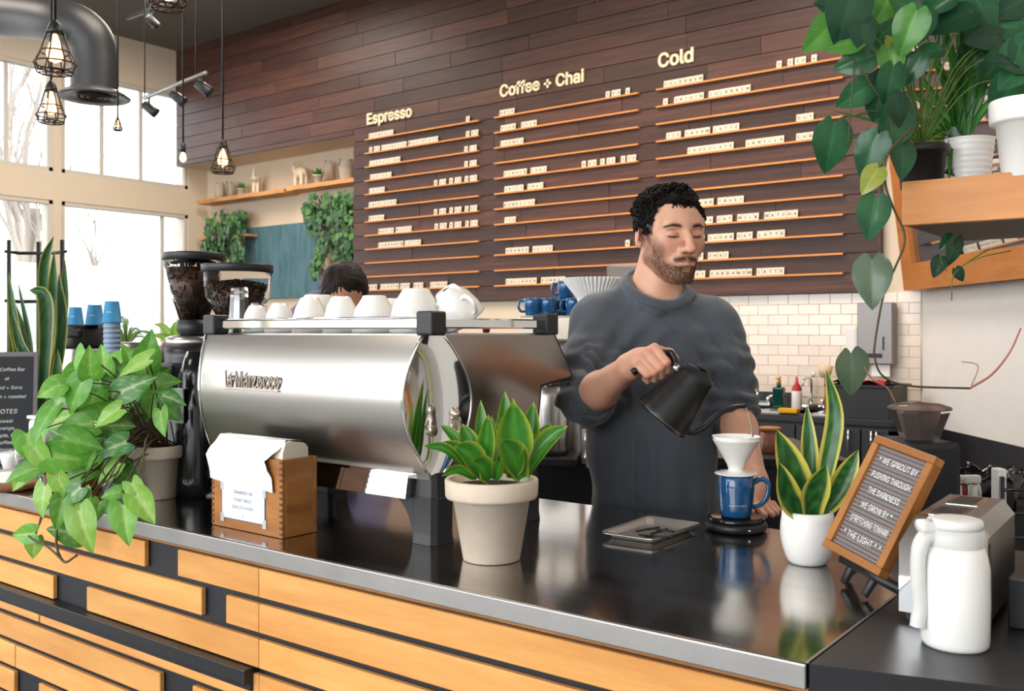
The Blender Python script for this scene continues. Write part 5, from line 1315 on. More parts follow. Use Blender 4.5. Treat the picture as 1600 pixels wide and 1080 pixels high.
# ------------------------------------------------------------------ tray with stirrers
cs_ = [on_z(937, 842, CT), on_z(1020, 854, CT), on_z(1097, 828, CT), on_z(1013, 816, CT)]
ctr = sum(cs_, Vector())/4; tr_ = thing('metal_tray', 'shallow stainless tray holding black stirrers behind the cup scale', 'tray', ctr)
m = MB()
def ringq(k, z): return [ctr+(c-ctr)*k+UPV*(z) for c in cs_]
R_ = [ringq(1, .013), ringq(1, .011), ringq(.9, .010), ringq(.80, .001), ringq(.80, .003), ringq(.90, .0125), ringq(1, .0145)]
v = []; 
for r in R_:
    for i in range(4):
        a, b, c = r[i-1], r[i], r[(i+1) % 4]
        for t in (0, .5, 1): # rounded corners
            p = lerp(b+(a-b).normalized()*.012, b+(c-b).normalized()*.012, t); v.append(lerp(p, b, .4 if t == .5 else 0))
nR = 12; f = [(k*nR+i, k*nR+(i+1) % nR, (k+1)*nR+(i+1) % nR, (k+1)*nR+i) for k in range(len(R_)-1) for i in range(nR)]
f += [tuple(3*nR+i for i in range(nR))[::-1], tuple(4*nR+i for i in range(nR))]
m.add(v, f, 0, False); part('pan', m, mat('tray_steel', 'c4beb7', .4, .75), tr_, world=True)
for k, (u, v_, a, l) in enumerate([(1018, 838, .1, .030), (1030, 832, .8, .028), (1024, 842, -.5, .034), (1012, 834, .5, .028), (1035, 838, 2.6, .026)]):
    p = on_z(u, v_, CT+.008); m = MB(); d_ = Vector((math.cos(a+YAW), math.sin(a+YAW), .03))*l; m.tube([-d_, d_], .0022, 6); m.box((0, 0, .0), (.009, .006, .003))
    solo('stirrer', m, M_['black'], ['short black stirrer lying leftmost in the metal tray', 'black stirrer crossing the top of the little pile in the tray', 'longest black stirrer in the metal tray, nearest the viewer', 'black stirrer at the back left of the tray pile', 'black stirrer at the right of the tray pile'][k], 'stirrer', 'black stirrers in the tray', (p.x, p.y, CT+.006+k*.0035))

# ------------------------------------------------------------------ scale, mug, dripper
def axis_at(u, v, z): return on_z(u, v, z)
pm = base(1150, 1.985, CT+.0006)
sc_t = thing('coffee_scale', 'round black digital scale under the blue mug', 'scale', pm, YAW)
m = MB(); m.lathe([(0, .0), (.055, 0), (.062, .004), (.0635, .012), (.060, .018), (0, .018)], 48); part('scale_base', m, M_['black'], sc_t)
m = MB(); m.lathe([(0, .0185), (.056, .0185), (.058, .021), (.0575, .026), (.054, .029), (.050, .0275), (0, .0275)], 48); part('weighing_plate', m, M_['black_gloss'], sc_t)
m = MB(); m.tube([(.012, -.0625, .010), (.012, -.0655, .010)], .0022, 8); part('button', m, M_['chrome'], sc_t)
M_['blue'] = mat('glossy_blue_glaze', '1d5a8c', .08, coat=.5, col2='174a78', vscale=14)
zm = CT+.0284; mg = thing('mug', 'glossy blue mug with small white print standing on the black scale', 'mug', (pm.x, pm.y, zm), YAW, 'blue mugs')
hm = .085
def mug_prof(h, r): return [(0, 0), (r*.78, 0), (r*.82, .002), (r*.86, .008), (r*.93, h*.3), (r, h*.7), (r, h-.002), (r-.002, h), (r-.0045, h-.002), (r-.005, h*.6), (r*.72, .008), (0, .007)]
m = MB(); m.lathe(mug_prof(hm, .037), 40); part('cup_body', m, M_['blue'], mg)
m = MB(); m.tube(catmull([(.034, 0, hm*.80), (.052, 0, hm*.90), (.066, 0, hm*.80), (.066, 0, hm*.55), (.054, 0, hm*.30), (.034, 0, hm*.22)], 6), [.0062]*31, 10, flat=.75); part('handle', m, M_['blue'], mg)
m = MB(); tm = text_mesh('ESSENTIAL COFFEE', .0052, spacing=1.05); xs = [q.co.x for q in tm.vertices]; wd = max(xs)
for q in tm.polygons:
    pass
vv = []
for q in tm.vertices:
    a = -PI/2-.12+(q.co.x-wd/2)/.0368; vv.append((.0366*math.cos(a), .0366*math.sin(a), hm*.30+q.co.y))
m.add(vv, [tuple(q.vertices) for q in tm.polygons], 0, False); part('printed_lettering', m, mat('white_print', 'e4e8ec', .5), mg)
zd = zm+hm; dr = thing('pour_over_dripper', 'white ceramic cone dripper with paper filter on the blue mug', 'dripper', (pm.x, pm.y, zd+.0005), YAW)
m = MB(); m.lathe([(0, .0), (.040, 0), (.0435, .002), (.0435, .004), (.040, .0055), (.017, .0075), (.0155, .012), (.019, .022), (.047, .070), (.0485, .074), (.0465, .074), (.044, .069), (.012, .012), (0, .012)], 48, ripple=None); part('cone', m, M_['porcelain'], dr)
m = MB(); m.lathe([(.010, .014), (.0435, .072), (.0485, .0795), (.0492, .0800), (.0440, .0725), (.010, .016)], 60, ripple=lambda a: 1+.012*math.sin(a*14)); part('paper_filter', m, mat('filter_paper', 'f1efeb', .9, alpha=1), dr)
m = MB(); m.lathe([(0, .058), (.034, .058), (.033, .055), (0, .055)], 30); part('coffee_grounds', m, mat('wet_grounds', '2c1a12', .6), dr)

# ------------------------------------------------------------------ kettle and water
KD = 2.035; kb = at(1033, 655, KD); kt = at(1092, 581, KD); axk = (kt-kb); Lk = axk.length; axk.normalize(); axk = (axk-FV*.10).normalized()
xk = (RV-axk*RV.dot(axk)).normalized(); yk = axk.cross(xk)
MK = Matrix(((xk.x, yk.x, axk.x, kb.x), (xk.y, yk.y, axk.y, kb.y), (xk.z, yk.z, axk.z, kb.z), (0, 0, 0, 1)))
kt_ = thing('gooseneck_kettle', 'matte black gooseneck kettle tilted in the hand of the bearded man', 'kettle', kb); kt_.rotation_euler = MK.to_euler()
M_['kettle'] = mat('matte_black_kettle', '141517', .36)
m = MB(); m.lathe([(0, -.004), (.056, -.004), (.0615, -.001), (.062, .003), (.060, .012), (.053, .05), (.045, .085), (.0395, .110), (.0375, Lk), (.036, Lk+.001), (0, Lk+.0005)], 56); part('kettle_body', m, M_['kettle'], kt_)
m = MB(); m.lathe([(.0602, .0025), (.0626, .0025), (.0626, .0045), (.0602, .0045), (.0602, .0025)], 56); part('base_rim', m, mat('rim_grey', '6f7072', .3, 1), kt_)
m = MB(); m.lathe([(0, Lk+.004), (.026, Lk+.004), (.028, Lk+.002), (.028, Lk), (0, Lk)], 32); m.lathe([(0, Lk+.012), (.013, Lk+.012), (.0145, Lk+.010), (.0145, Lk+.008), (.006, Lk+.006), (0, Lk+.003)], 24); part('lid', m, M_['kettle'], kt_)
inv = MK.inverted()
def kl(u, v, y=0): return inv @ at(u, v, KD+y)
m = MB(); P = catmull([kl(1068, 668, .0), kl(1082, 676), kl(1100, 668), kl(1122, 648), (kl(1145, 637)), kl(1166, 634)], 6); m.tube(P, [lerp(.0078, .0046, i/(len(P)-1)) for i in range(len(P))], 12); part('spout', m, M_['kettle'], kt_)
HYd = .012
m = MB(); P = catmull([kl(988, 583, HYd), kl(1004, 572, HYd), kl(1024, 561, HYd), kl(1038, 552, HYd-.0), kl(1048, 552, HYd), kl(1054, 562, .005), kl(1054, 572, 0)], 6)
m.tube(P, [.0095]*20+[.0085]*(len(P)-20), 12, flat=.8); part('handle', m, M_['kettle'], kt_)
m = MB(); m.tube([kl(1052, 570, 0), kl(1062, 581, 0)], .0085, 12); part('handle_joint', m, M_['chrome'], kt_, label='shiny metal joint')
m = MB(); P = catmull([at(1166, 636, KD), at(1172, 655, KD-.01), at(1176, 678, KD-.025), at(1178, 700, KD-.03)], 8); rr3 = random.Random(2)
m.tube(P, [.0016+rr3.uniform(-.0005, .0008) for _ in P], 8); solo('water_stream', m, mat('water', (1, 1, 1, 1), .0, trans=1, ior=1.33), 'thin stream of water falling from the kettle spout into the dripper', 'water')

# ------------------------------------------------------------------ letter board on easel
V_ = [(1369.6, 681.5), (1462, 711), (1372.6, 903), (1282, 848)]      # TL TR BR BL of the face
LBD = 1.47
def camv(x, y, z): return RV*x+UPV*y+FV*z
wB, hB = .1226, .196; ux = camv(.387, -.173, -.906).normalized(); uy = camv(.450, .893, .022); uy = (uy-ux*uy.dot(ux)).normalized(); uz = ux.cross(uy)
cb = CAM+camv(.5585, -.2616, 1.47)
if uz.dot(CAM-cb) < 0: uz = -uz
q = [cb+ux*sx_*wB/2+uy*sy_*hB/2 for sx_, sy_ in ((-1, 1), (1, 1), (1, -1), (-1, -1))]
MBd = Matrix(((ux.x, uy.x, uz.x, cb.x), (ux.y, uy.y, uz.y, cb.y), (ux.z, uy.z, uz.z, cb.z), (0, 0, 0, 1)))
lb = thing('letter_board', 'oak-framed grey felt letter board with white message, tilted on a black easel', 'sign', cb); lb.rotation_euler = MBd.to_euler()
fw_ = .0125; dp = .022
m = MB(); m.box((0, 0, -dp*.6), (wB-fw_, hB-fw_, .004)); nr_ = 26
for i in range(nr_): m.box((0, -hB/2+fw_+(i+.5)*(hB-2*fw_)/nr_, -.0085), (wB-2*fw_, (hB-2*fw_)/nr_*.72, .003))
part('felt_panel', m, mat('grey_felt', '7b7270', .95), lb)
for sx_, sy_, w2, h2 in ((0, 1, wB, fw_), (0, -1, wB, fw_), (1, 0, fw_, hB-2*fw_), (-1, 0, fw_, hB-2*fw_)):
    m = MB(); m.bbox((sx_*(wB-fw_)/2, sy_*(hB-fw_)/2, -dp/2), (w2, h2, dp), .0012, seg=1); part('frame_side', m, M_['box_wood'], lb)
m = MB(); rows_ = ['* WE SPROUT BY', 'PUSHING THROUGH', 'THE DARKNESS', 'WE GROW BY *', 'STRETCHING TOWARD', '* THE LIGHT * *']
for k, s in enumerate(rows_):
    tm = text_mesh(s, 1, bold=.0, align='CENTER'); xs = [q_.co.x for q_ in tm.vertices]; wd = max(xs)-min(xs); target = (wB-2*fw_)*(.80 if k in (0, 1, 4, 5) else .66); sxx = target/wd; syy = .0185
    M4 = Matrix.Translation((-(max(xs)+min(xs))/2*sxx, hB/2-fw_-.026-k*(hB-2*fw_-.020)/6, -.0065)) @ Matrix.Diagonal((sxx, syy, 1, 1))
    m.add([M4 @ q_.co for q_ in tm.vertices], [tuple(q_.vertices) for q_ in tm.polygons], 0, False)
part('white_letters', m, mat('white_letters', 'f0f2f4', .4), lb, kind='stuff')
es = thing('easel', 'small black folding easel holding up the letter board', 'easel', Vector((cb.x, cb.y, CT)))
low = min((q[2], q[3]), key=lambda p: p.z)
for k, (u1, v1, u2, v2) in enumerate(((1338, 872, 1318, 912), (1372, 895, 1350, 932))):
    a = on_z(u2, v2, CT+.006); b = at(u1, v1, (a-CAM).dot(FV)+.012); m = MB(); m.tube([a, b, b+uy*.05-uz*.02], [.007, .009, .009], 4); part('leg', m, M_['black'], es, world=True)
m = MB(); a = cb-uy*hB*.30-uz*(dp+.004); b = on_z(1440, 880, CT+.006); m.tube([cb+uy*hB*.1-uz*(dp+.006), a-uz*.02, Vector((a.x+FV.x*.10, a.y+FV.y*.10, CT+.006))], .006, 4); part('rear_strut', m, M_['black'], es, world=True)
m = MB(); a = q[3]-uz*dp*1.2-uy*.003; b = q[2]-uz*dp*1.2-uy*.003; m.tube([lerp(a, b, .2), lerp(a, b, 1.25)], .009, 4); part('cross_bar', m, M_['black'], es, world=True)

# ------------------------------------------------------------------ toaster and thermal jug
cF = Vector((RV.x, RV.y, 0)); FL = base(800+1500*.55/1.365, 1.365, CT); dirL = (RV*.59+FV*.81).normalized(); dirW = (RV*.81-FV*.59).normalized(); tl, tw_, thh = .225, .115, .150
cT = FL+dirL*tl/2+dirW*tw_/2; to = thing('toaster', 'two-slot brushed grey toaster behind the white thermal jug', 'toaster', (cT.x, cT.y, CT+.0006), math.atan2(dirL.y, dirL.x))
M_['toast'] = mat('grey_toaster_steel', '96918c', .32, .9)
m = MB(); w2 = tw_/2; pr = [(-w2, .012), (w2, .012), (w2, thh*.72), (w2-.022, thh), (-w2+.016, thh), (-w2, thh*.86)]
m.prism([(a, b) for a, b in pr], -tl/2+.022, tl/2-.004, axis='x'); part('body', m, M_['toast'], to)
m = MB(); m.prism([(a*1.0, b) for a, b in pr], -tl/2, -tl/2+.021, axis='x'); part('front_panel', m, M_['chrome'], to)
m = MB(); m.box((-tl/2-.0015, .012, thh*.55), (.003, .007, thh*.5)); part('lever_slot', m, M_['black'], to)
m = MB(); m.bbox((-tl/2-.014, .012, thh*.70), (.022, .034, .012), .004); part('lever', m, M_['black'], to)
m = MB(); m.lathe([(0, .012), (.008, .012), (.009, 0), (0, 0)], 16, M=Matrix.Translation((-tl/2, -.03, .04)) @ Matrix.Rotation(-PI/2, 4, 'Y')); part('browning_dial', m, M_['plastic_w'], to)
m = MB(); m.box((0, 0, .006), (tl-.02, tw_-.015, .012)); part('base', m, M_['black'], to)
for s in (-1, 1):
    m = MB(); m.bbox((s*tl*.235, 0, thh-.001), (tl*.36, tw_*.40, .004), .002); part('slot_rim', m, M_['chrome'], to)
    m = MB(); m.box((s*tl*.235, 0, thh+.0015), (tl*.31, tw_*.28, .0012)); part('slot_opening', m, M_['black'], to)
m = MB(); text_into(m, 'TOAST', .014, Matrix.Translation((.02, -tw_/2-.0008, thh*.42)) @ FRONTX, align='CENTER') if False else None
pj = base(1492, 1.255, CT+.0006); jg = thing('thermal_jug', 'white thermal jug with a side handle on the black counter front right', 'jug', pj, YAW+.12)
K = 1.255/1500; rj = 50*K; hj = .164
m = MB(); m.lathe([(0, 0), (rj*.92, 0), (rj*.97, .003), (rj, .008), (rj*1.02, hj*.35), (rj*1.01, hj*.62), (rj*.92, hj*.74), (rj*.82, hj*.80), (0, hj*.80)], 56); part('jug_body', m, mat('white_enamel', 'e9e8e5', .25, coat=.3), jg)
m = MB(); m.lathe([(rj*.83, hj*.79), (rj*.84, hj*.80), (rj*.835, hj*.93), (rj*.80, hj*.935), (0, hj*.935)], 48); part('neck_ring', m, mat('light_grey_plastic', 'c9c8c5', .4), jg)
m = MB(); m.lathe([(0, hj*1.01), (rj*.66, hj*1.01), (rj*.79, hj*1.0), (rj*.82, hj*.975), (rj*.82, hj*.936), (0, hj*.936)], 48); part('lid', m, M_['plastic_w'], jg)
m = MB(); m.bbox((-rj*.86, 0, hj*.945), (.028, .022, .014), .005); m.tube([(-rj*.80, 0, hj*.955), (-rj*1.25, 0, hj*.965)], [.009, .007], 8); part('thumb_lever', m, M_['plastic_w'], jg)
m = MB(); P = catmull([(-rj*.72, 0, hj*.88), (-rj*1.0, 0, hj*.86), (-rj*1.20, 0, hj*.74), (-rj*1.22, 0, hj*.50), (-rj*1.16, 0, hj*.32), (-rj*1.22, 0, hj*.20), (-rj*1.24, 0, hj*.15)], 6); m.tube(P, [.0105]*12+[.0098]*(len(P)-14)+[.0105, .007], 14, flat=.9); m.tube([(-rj*1.25, 0, hj*.30), (-rj*.95, 0, hj*.30)], .006, 8); part('handle', m, mat('grey_white_handle', 'd2d1ce', .4), jg)

# black plinth with white post at the right edge
m = MB(); a = on_z(1572, 985, CT); m.bbox((a.x+.20, a.y+.22, CT+.0355), (.40, .42, .07), .003); solo('black_plinth', m, M_['charcoal'], 'low black block on the counter at the right edge', 'block')
a2 = at(1596, 890, 1.36); m = MB(); m.bbox((a2.x+.10, a2.y+.12, CT+.0715+.16), (.18, .16, .32), .002); solo('white_post', m, M_['window_white'], 'white upright post standing on the low black block at the right edge', 'post')
# ------------------------------------------------------------------ back counters
def slab(poly, z0, z1): m = MB(); m.prism(poly, z0, z1); return m
MC = [(-2.32, 2.85), (-1.14, 3.53), (-1.59, 4.12), (-2.80, 3.43)]
mc = thing('back_counter', 'dark middle counter with the coffee brewer behind the bearded man', 'counter', (-2.2, 3.3, 0))
part('top_board', slab(MC, .90, .93), M_['charcoal'], mc, world=True)
ctr_ = Vector((sum(a for a, b in MC)/4, sum(b for a, b in MC)/4)); part('cabinet_body', slab([tuple(lerp(ctr_, Vector(q_), .95)) for q_ in MC], 0, .8995), M_['dark_cab'], mc, world=True)
# sink counter along the tiled wall
SY0, SY1, SZ = 6.08, 6.71, .85
sk = thing('sink_counter', 'long dark counter with sinks under the tiled wall', 'counter', (-2.9, 6.4, 0)); xa, xb = -4.3, XC-.02
S1 = (on_z(1180, 645, SZ).x, on_z(1290, 645, SZ).x)
m = MB(); m.bbox(((xa+xb)/2, (SY0+SY1)/2, SZ-.02), (xb-xa, SY1-SY0, .04), .003, seg=1); part('worktop', m, M_['charcoal'], sk, world=True)
m = MB(); m.box(((xa+xb)/2, (SY0+SY1)/2+.02, .405), (xb-xa, SY1-SY0-.05, .81)); part('cabinet_carcass', m, M_['dark_cab'], sk, world=True)
m = MB(); m.box(((xa-1.0+on_y(1243, 620, 6.7).x)/2+.5, 6.705, SZ+.055), (on_y(1243, 620, 6.7).x-xa, .012, .11)); part('backsplash', m, M_['black'], sk, world=True)
hx1, hx2 = on_y(1332, 690, SY0).x, on_y(1358, 690, SY0).x; seam = (hx1+hx2)/2; dw = .42
for k, (x0_, x1_) in enumerate(((seam-2*dw, seam-dw), (seam-dw, seam), (seam, seam+dw), (seam+dw, xb-.01), (seam-3*dw, seam-2*dw))):
    m = MB(); m.bbox(((x0_+x1_)/2, SY0+.008, .42), (x1_-x0_-.008, .018, .74), .002, seg=1); d_ = part('door', m, M_['dark_cab'], sk, world=True)
    hx = x1_-.07 if k % 2 else x0_+.07
    m = MB(); m.tube([(hx, SY0-.001, .66), (hx, SY0-.025, .66), (hx, SY0-.025, .78), (hx, SY0-.001, .78)], .006, 8); o = part('handle', m, M_['chrome'], d_)
for u in (1205, 1262):
    x_ = on_z(u, 650, SZ).x; m = MB(); m.bbox((x_, 6.36, SZ+.004), (.42, .40, .010), .004); m.box((x_, 6.36, SZ+.0095), (.34, .32, .002)); 
    part('sink_rim', m, M_['steel'], sk, world=True)
def faucet(u, lab, h=.16):
    x_ = on_y(u, 620, 6.58).x; t = thing('faucet', lab, 'faucet', (x_, 6.60, SZ+.0095), 0, 'faucets over the sinks')
    m = MB(); m.bbox((0, 0, .02), (.20, .05, .04), .012); part('faucet_body', m, M_['chrome'], t)
    m = MB(); m.tube(catmull([(0, 0, .03), (0, 0, h), (0, -.05, h+.03), (0, -.15, h+.015), (0, -.17, h-.02)], 6), .010, 10); part('spout', m, M_['chrome'], t)
    for s in (-1, 1): m = MB(); m.tube([(s*.08, 0, .04), (s*.08, 0, .07)], .013, 10); m.tube([(s*.08, 0, .07), (s*.08+s*.05, -.02, .085)], [.009, .006], 8); part('tap_lever', m, M_['chrome'], t)
faucet(1182, 'chrome two-lever faucet behind the bearded man\'s raised sleeve'); faucet(1266, 'taller chrome faucet beside the black tub', .19)
# soap bottle, squeeze bottle, sponge, brush
def onb(u, v, y, z): p = on_y(u, v, y); p.z = z; return p
ss_ = thing('soap_bottle', 'dark green square soap bottle with a gold pump between the faucets', 'bottle', onb(1217, 630, 6.50, SZ+.0095))
m = MB(); m.bbox((0, 0, .075), (.075, .06, .15), .012, seg=3); m.tube([(0, 0, .15), (0, 0, .17)], .016, 12); part('bottle_body', m, mat('dark_green_glass', '0d3a36', .08), ss_)
m = MB(); m.tube([(0, 0, .17), (0, 0, .21)], .014, 12); m.bbox((0, -.012, .215), (.03, .05, .018), .005); part('pump', m, mat('gold_pump', 'c9a25a', .3, 1), ss_)
sq = thing('squeeze_bottle', 'clear squeeze bottle with a pointed red cap by the tall faucet', 'bottle', onb(1245, 630, 6.42, SZ+.0095))
m = MB(); m.lathe([(0, 0), (.034, 0), (.036, .01), (.035, .12), (.03, .135), (0, .135)], 20); part('bottle_body', m, mat('frosted_plastic', 'd9d4cf', .3), sq)
m = MB(); m.lathe([(.033, .135), (.033, .155), (.012, .185), (.007, .23), (0, .232)], 16); part('red_cap', m, mat('bright_red', 'b01d22', .35), sq)
m = MB(); m.bbox((0, 0, .016), (.13, .07, .03), .006); solo('sponge', m, mat('yellow_sponge', 'd9a520', .9), 'yellow sponge on the rim of the sink', 'sponge', loc=onb(1233, 634, 6.17, SZ+.0095))
br_ = thing('dish_brush', 'pale wooden dish brush standing by the black tub', 'brush', onb(1290, 610, 6.57, SZ+.0095)); m = MB(); m.tube([(0, 0, 0), (0, 0, .22)], .009, 8); part('brush_handle', m, M_['oak'], br_)
m = MB(); m.lathe([(0, .22), (.03, .22), (.05, .30), (.03, .31), (0, .31)], 16); part('bristles', m, mat('bristles', 'd8c3a0', .9), br_)
m = MB(); m.tube([(0, 0, 0), (.03, .02, .22)], [.012, .010], 8); m.tube([(.03, .02, .22), (.036, .02, .26)], [.014, .01], 8); solo('spatula', m, M_['plastic_w'], 'white plastic utensil leaning against the tiles by the red-capped bottle', 'utensil', loc=onb(1262, 620, 6.66, SZ+.0095))
# black tub
x0_, x1_ = on_y(1293, 640, 6.2).x, on_y(1398, 640, 6.25).x; tb = thing('dish_tub', 'black plastic dish tub on the sink counter with a red cloth in it', 'tub', ((x0_+x1_)/2, 6.38, SZ+.0008))
w_, d_, h_ = (x1_-x0_), .42, .20; m = MB()
for c, s_ in (((0, -d_/2+.005, h_/2), (w_-.03, .01, h_)), ((0, d_/2-.005, h_/2), (w_-.03, .01, h_)), ((-w_/2+.018, 0, h_/2), (.01, d_-.01, h_)), ((w_/2-.018, 0, h_/2), (.01, d_-.01, h_)), ((0, 0, .005), (w_-.03, d_-.01, .01))): m.box(c, s_)
part('tub_wall', m, M_['black'], tb)
m = MB()
for c, s_ in (((0, -d_/2, h_), (w_+.01, .03, .014)), ((0, d_/2, h_), (w_+.01, .03, .014)), ((-w_/2, 0, h_), (.03, d_, .014)), ((w_/2, 0, h_), (.03, d_, .014))): m.bbox(c, s_, .005)
part('rim', m, M_['black'], tb)
m = MB(); v = []; f = []
for i in range(9):
    for j in range(6): v.append((-.16+.32*i/8, -.12+.22*j/5, h_+.012+.018*math.sin(i*1.3)*math.cos(j*1.1)+.008))
f = [(i*6+j, i*6+j+1, (i+1)*6+j+1, (i+1)*6+j) for i in range(8) for j in range(5)]; m.add(v, f); m.add([(a, b, c-.006) for a, b, c in v], [q_[::-1] for q_ in f]); m.box((0, 0, h_/2), (.2, .15, h_*.9))
solo('red_cloth', m, mat('red_cloth', 'b5222c', .85), 'red cloth heaped on top of the black dish tub', 'cloth', loc=(tb.location.x-.04, tb.location.y, tb.location.z))
# paper towel and soap dispensers on the tiles
p0, p1 = on_y(1347, 474, YT), on_y(1395, 570, YT-.1)
td = thing('towel_dispenser', 'brushed steel paper towel dispenser on the tiled wall', 'dispenser', ((p0.x+p1.x)/2, YT-.001, (p0.z+p1.z)/2)); w_, h_ = p1.x-p0.x, p0.z-p1.z
m = MB(); m.bbox((0, -.055, 0), (w_, .105, h_), .006, seg=1); part('case', m, mat('dispenser_steel', '837f7e', .45, .8), td)
m = MB(); m.box((w_*.25, -.1085, -h_*.16), (.012, .002, .09)); m.bbox((0, -.108, -h_*.36), (.10, .006, .03), .003); part('slot_plate', m, M_['ink_dk'], td)
m = MB(); m.box((.03, -.075, -h_/2-.035), (.12, .003, .09)); part('paper_towel', m, M_['paper'], td)
p = on_y(1337, 540, YT); sd = thing('soap_dispenser', 'white wall soap dispenser left of the steel towel dispenser', 'dispenser', (p.x, YT-.001, p.z)); m = MB(); m.bbox((0, -.05, .03), (.085, .09, .20), .02); part('case', m, M_['plastic_w'], sd)
m = MB(); m.bbox((0, -.06, -.085), (.05, .06, .03), .01); part('nozzle', m, M_['ink_dk'], sd)
# things on the middle counter
def onm(u, d, z=.9306): return base(u, d, z)
kx = thing('canister', 'small canister of cocoa powder with a pale wooden lid on the middle counter', 'canister', onm(1203, 3.72))
m = MB(); m.lathe([(0, 0), (.036, 0), (.038, .004), (.038, .085), (0, .085)], 28); part('canister_body', m, mat('cocoa_brown', '7a4a34', .4), kx); m = MB(); m.lathe([(0, .099), (.04, .099), (.041, .096), (.041, .086), (0, .086)], 28); part('canister_lid', m, M_['oak'], kx)
kx = thing('canister', 'stacked white and steel canister just left of the man on the middle counter', 'canister', onm(921, 3.42))
m = MB(); m.lathe([(0, 0), (.030, 0), (.030, .022), (.026, .03), (.026, .06), (.029, .064), (.029, .12), (0, .12)], 28); part('canister_body', m, mat('pale_metal', 'c9c6c3', .3, .6), kx)
bw_ = thing('batch_brewer', 'tall steel coffee brewer with blue mugs on its roof, behind the espresso machine', 'brewer', onm(862, 3.45), YAW-.2)
zt3 = at(885, 494, 3.45).z-.9306
m = MB(); m.bbox((0, .03, zt3-.045), (.21, .26, .09), .008, seg=1); part('brewer_head', m, mat('brewer_cream_steel', 'cfc4b4', .35, .4), bw_)
m = MB(); m.bbox((0, .12, (zt3-.09)/2), (.18, .06, zt3-.09), .004, seg=1); part('brewer_column', m, M_['steel'], bw_)
m = MB(); m.bbox((0, .0, .015), (.20, .26, .03), .005); part('brewer_base', m, M_['black'], bw_)
m = MB(); m.tube([(.02, -.101, zt3-.045), (.02, -.108, zt3-.045)], .014, 16); part('button', m, mat('brown_button', '6b3a2a', .4), bw_)
for s in (-1,):
    m = MB(); m.lathe([(0, .032), (.07, .032), (.072, .05), (.072, .24), (.06, .27), (.035, .285), (0, .285)], 28, c=(-.01, -.0, 0)); part('coffee_server', m, M_['steel'], bw_)
zz = .9306+zt3+.0006
mu = None; zr = zz-.0025
MUGS = [(832, 0, 3.40, PI, 'blue mug, leftmost of the bottom row on the brewer behind the machine'), (857, 0, 3.40, .3, 'second blue mug from the left in the bottom row on the brewer'), (879, 0, 3.46, PI*.9, 'third blue mug from the left in the bottom row on the brewer'),
        (897, 0, 3.40, PI*1.05, 'blue mug nearest the man in the bottom row on the brewer'), (846, 0, 3.56, .5, 'blue mug at the back of the brewer top, half hidden by the front mugs'), (884, 1, 3.44, PI, 'blue mug stacked on top of the others on the brewer')]
for k, (u, lv, d_, hr, lab) in enumerate(MUGS):
    p = base(u, d_, zr+lv*.0625+.003)
    if mu is None:
        mu = thing('mug', lab, 'mug', p, YAW+hr, 'blue mugs stacked on the brewer'); m = MB(); m.lathe(mug_prof(.062, .031), 28); part('cup_body', m, M_['blue'], mu)
        m = MB(); m.tube(catmull([(.028, 0, .052), (.044, 0, .052), (.050, 0, .034), (.042, 0, .016), (.027, 0, .014)], 5), .0048, 8); part('handle', m, M_['blue'], mu)
    else: dup(mu, p, YAW+hr, lab)
ff = thing('paper_filters', 'fluted stack of white basket filters left of the man\'s shoulder', 'filter', base(930, 3.30, at(930, 475, 3.30).z)); m = MB()
nF = 96; v = []
for z_, r_ in ((0, .055), (.02, .062), (.085, .112)):
    for k in range(nF): a = 2*PI*k/nF; rr_ = r_*(1+(.035 if k % 2 else -.03)); v.append((rr_*math.cos(a), rr_*math.sin(a), z_))
f = [(i*nF+k, i*nF+(k+1) % nF, (i+1)*nF+(k+1) % nF, (i+1)*nF+k) for i in range(2) for k in range(nF)]+[tuple(range(nF))[::-1]]; m.add(v, f, 0, False); m.add([(a*.97, b*.97, c+.003) for a, b, c in v], [q_[::-1] for q_ in f], 0, False)
part('fluted_paper', m, M_['paper'], ff)
zb2 = ff.location.z; m = MB(); m.bbox((0, 0, -(zb2-.931)/2), (.05, .05, (zb2-.931)-.001), .004, seg=1); fs = part('filter_stand', m, M_['steel'], ff)
gh = thing('bulk_grinder', 'coffee grinder with a clear square hopper behind the man\'s neck', 'grinder', base(978, 3.65, .9306), YAW)
ztg = at(978, 415, 3.65).z-.9306
m = MB(); m.bbox((0, 0, (ztg-.13)/2), (.16, .2, ztg-.13), .01, seg=1); part('body', m, M_['black'], gh)
m = MB(); v = [(-.055, -.055, ztg-.13), (.055, -.055, ztg-.13), (.055, .055, ztg-.13), (-.055, .055, ztg-.13), (-.066, -.066, ztg-.06), (.066, -.066, ztg-.06), (.066, .066, ztg-.06), (-.066, .066, ztg-.06), (-.066, -.066, ztg), (.066, -.066, ztg), (.066, .066, ztg), (-.066, .066, ztg)]
m.add(v, [(0, 1, 5, 4), (1, 2, 6, 5), (2, 3, 7, 6), (3, 0, 4, 7), (4, 5, 9, 8), (5, 6, 10, 9), (6, 7, 11, 10), (7, 4, 8, 11), (8, 9, 10, 11)], 0, False); part('hopper', m, mat('milky_hopper', (.8, .76, .72, 1), .15, trans=.7, ior=1.1), gh)
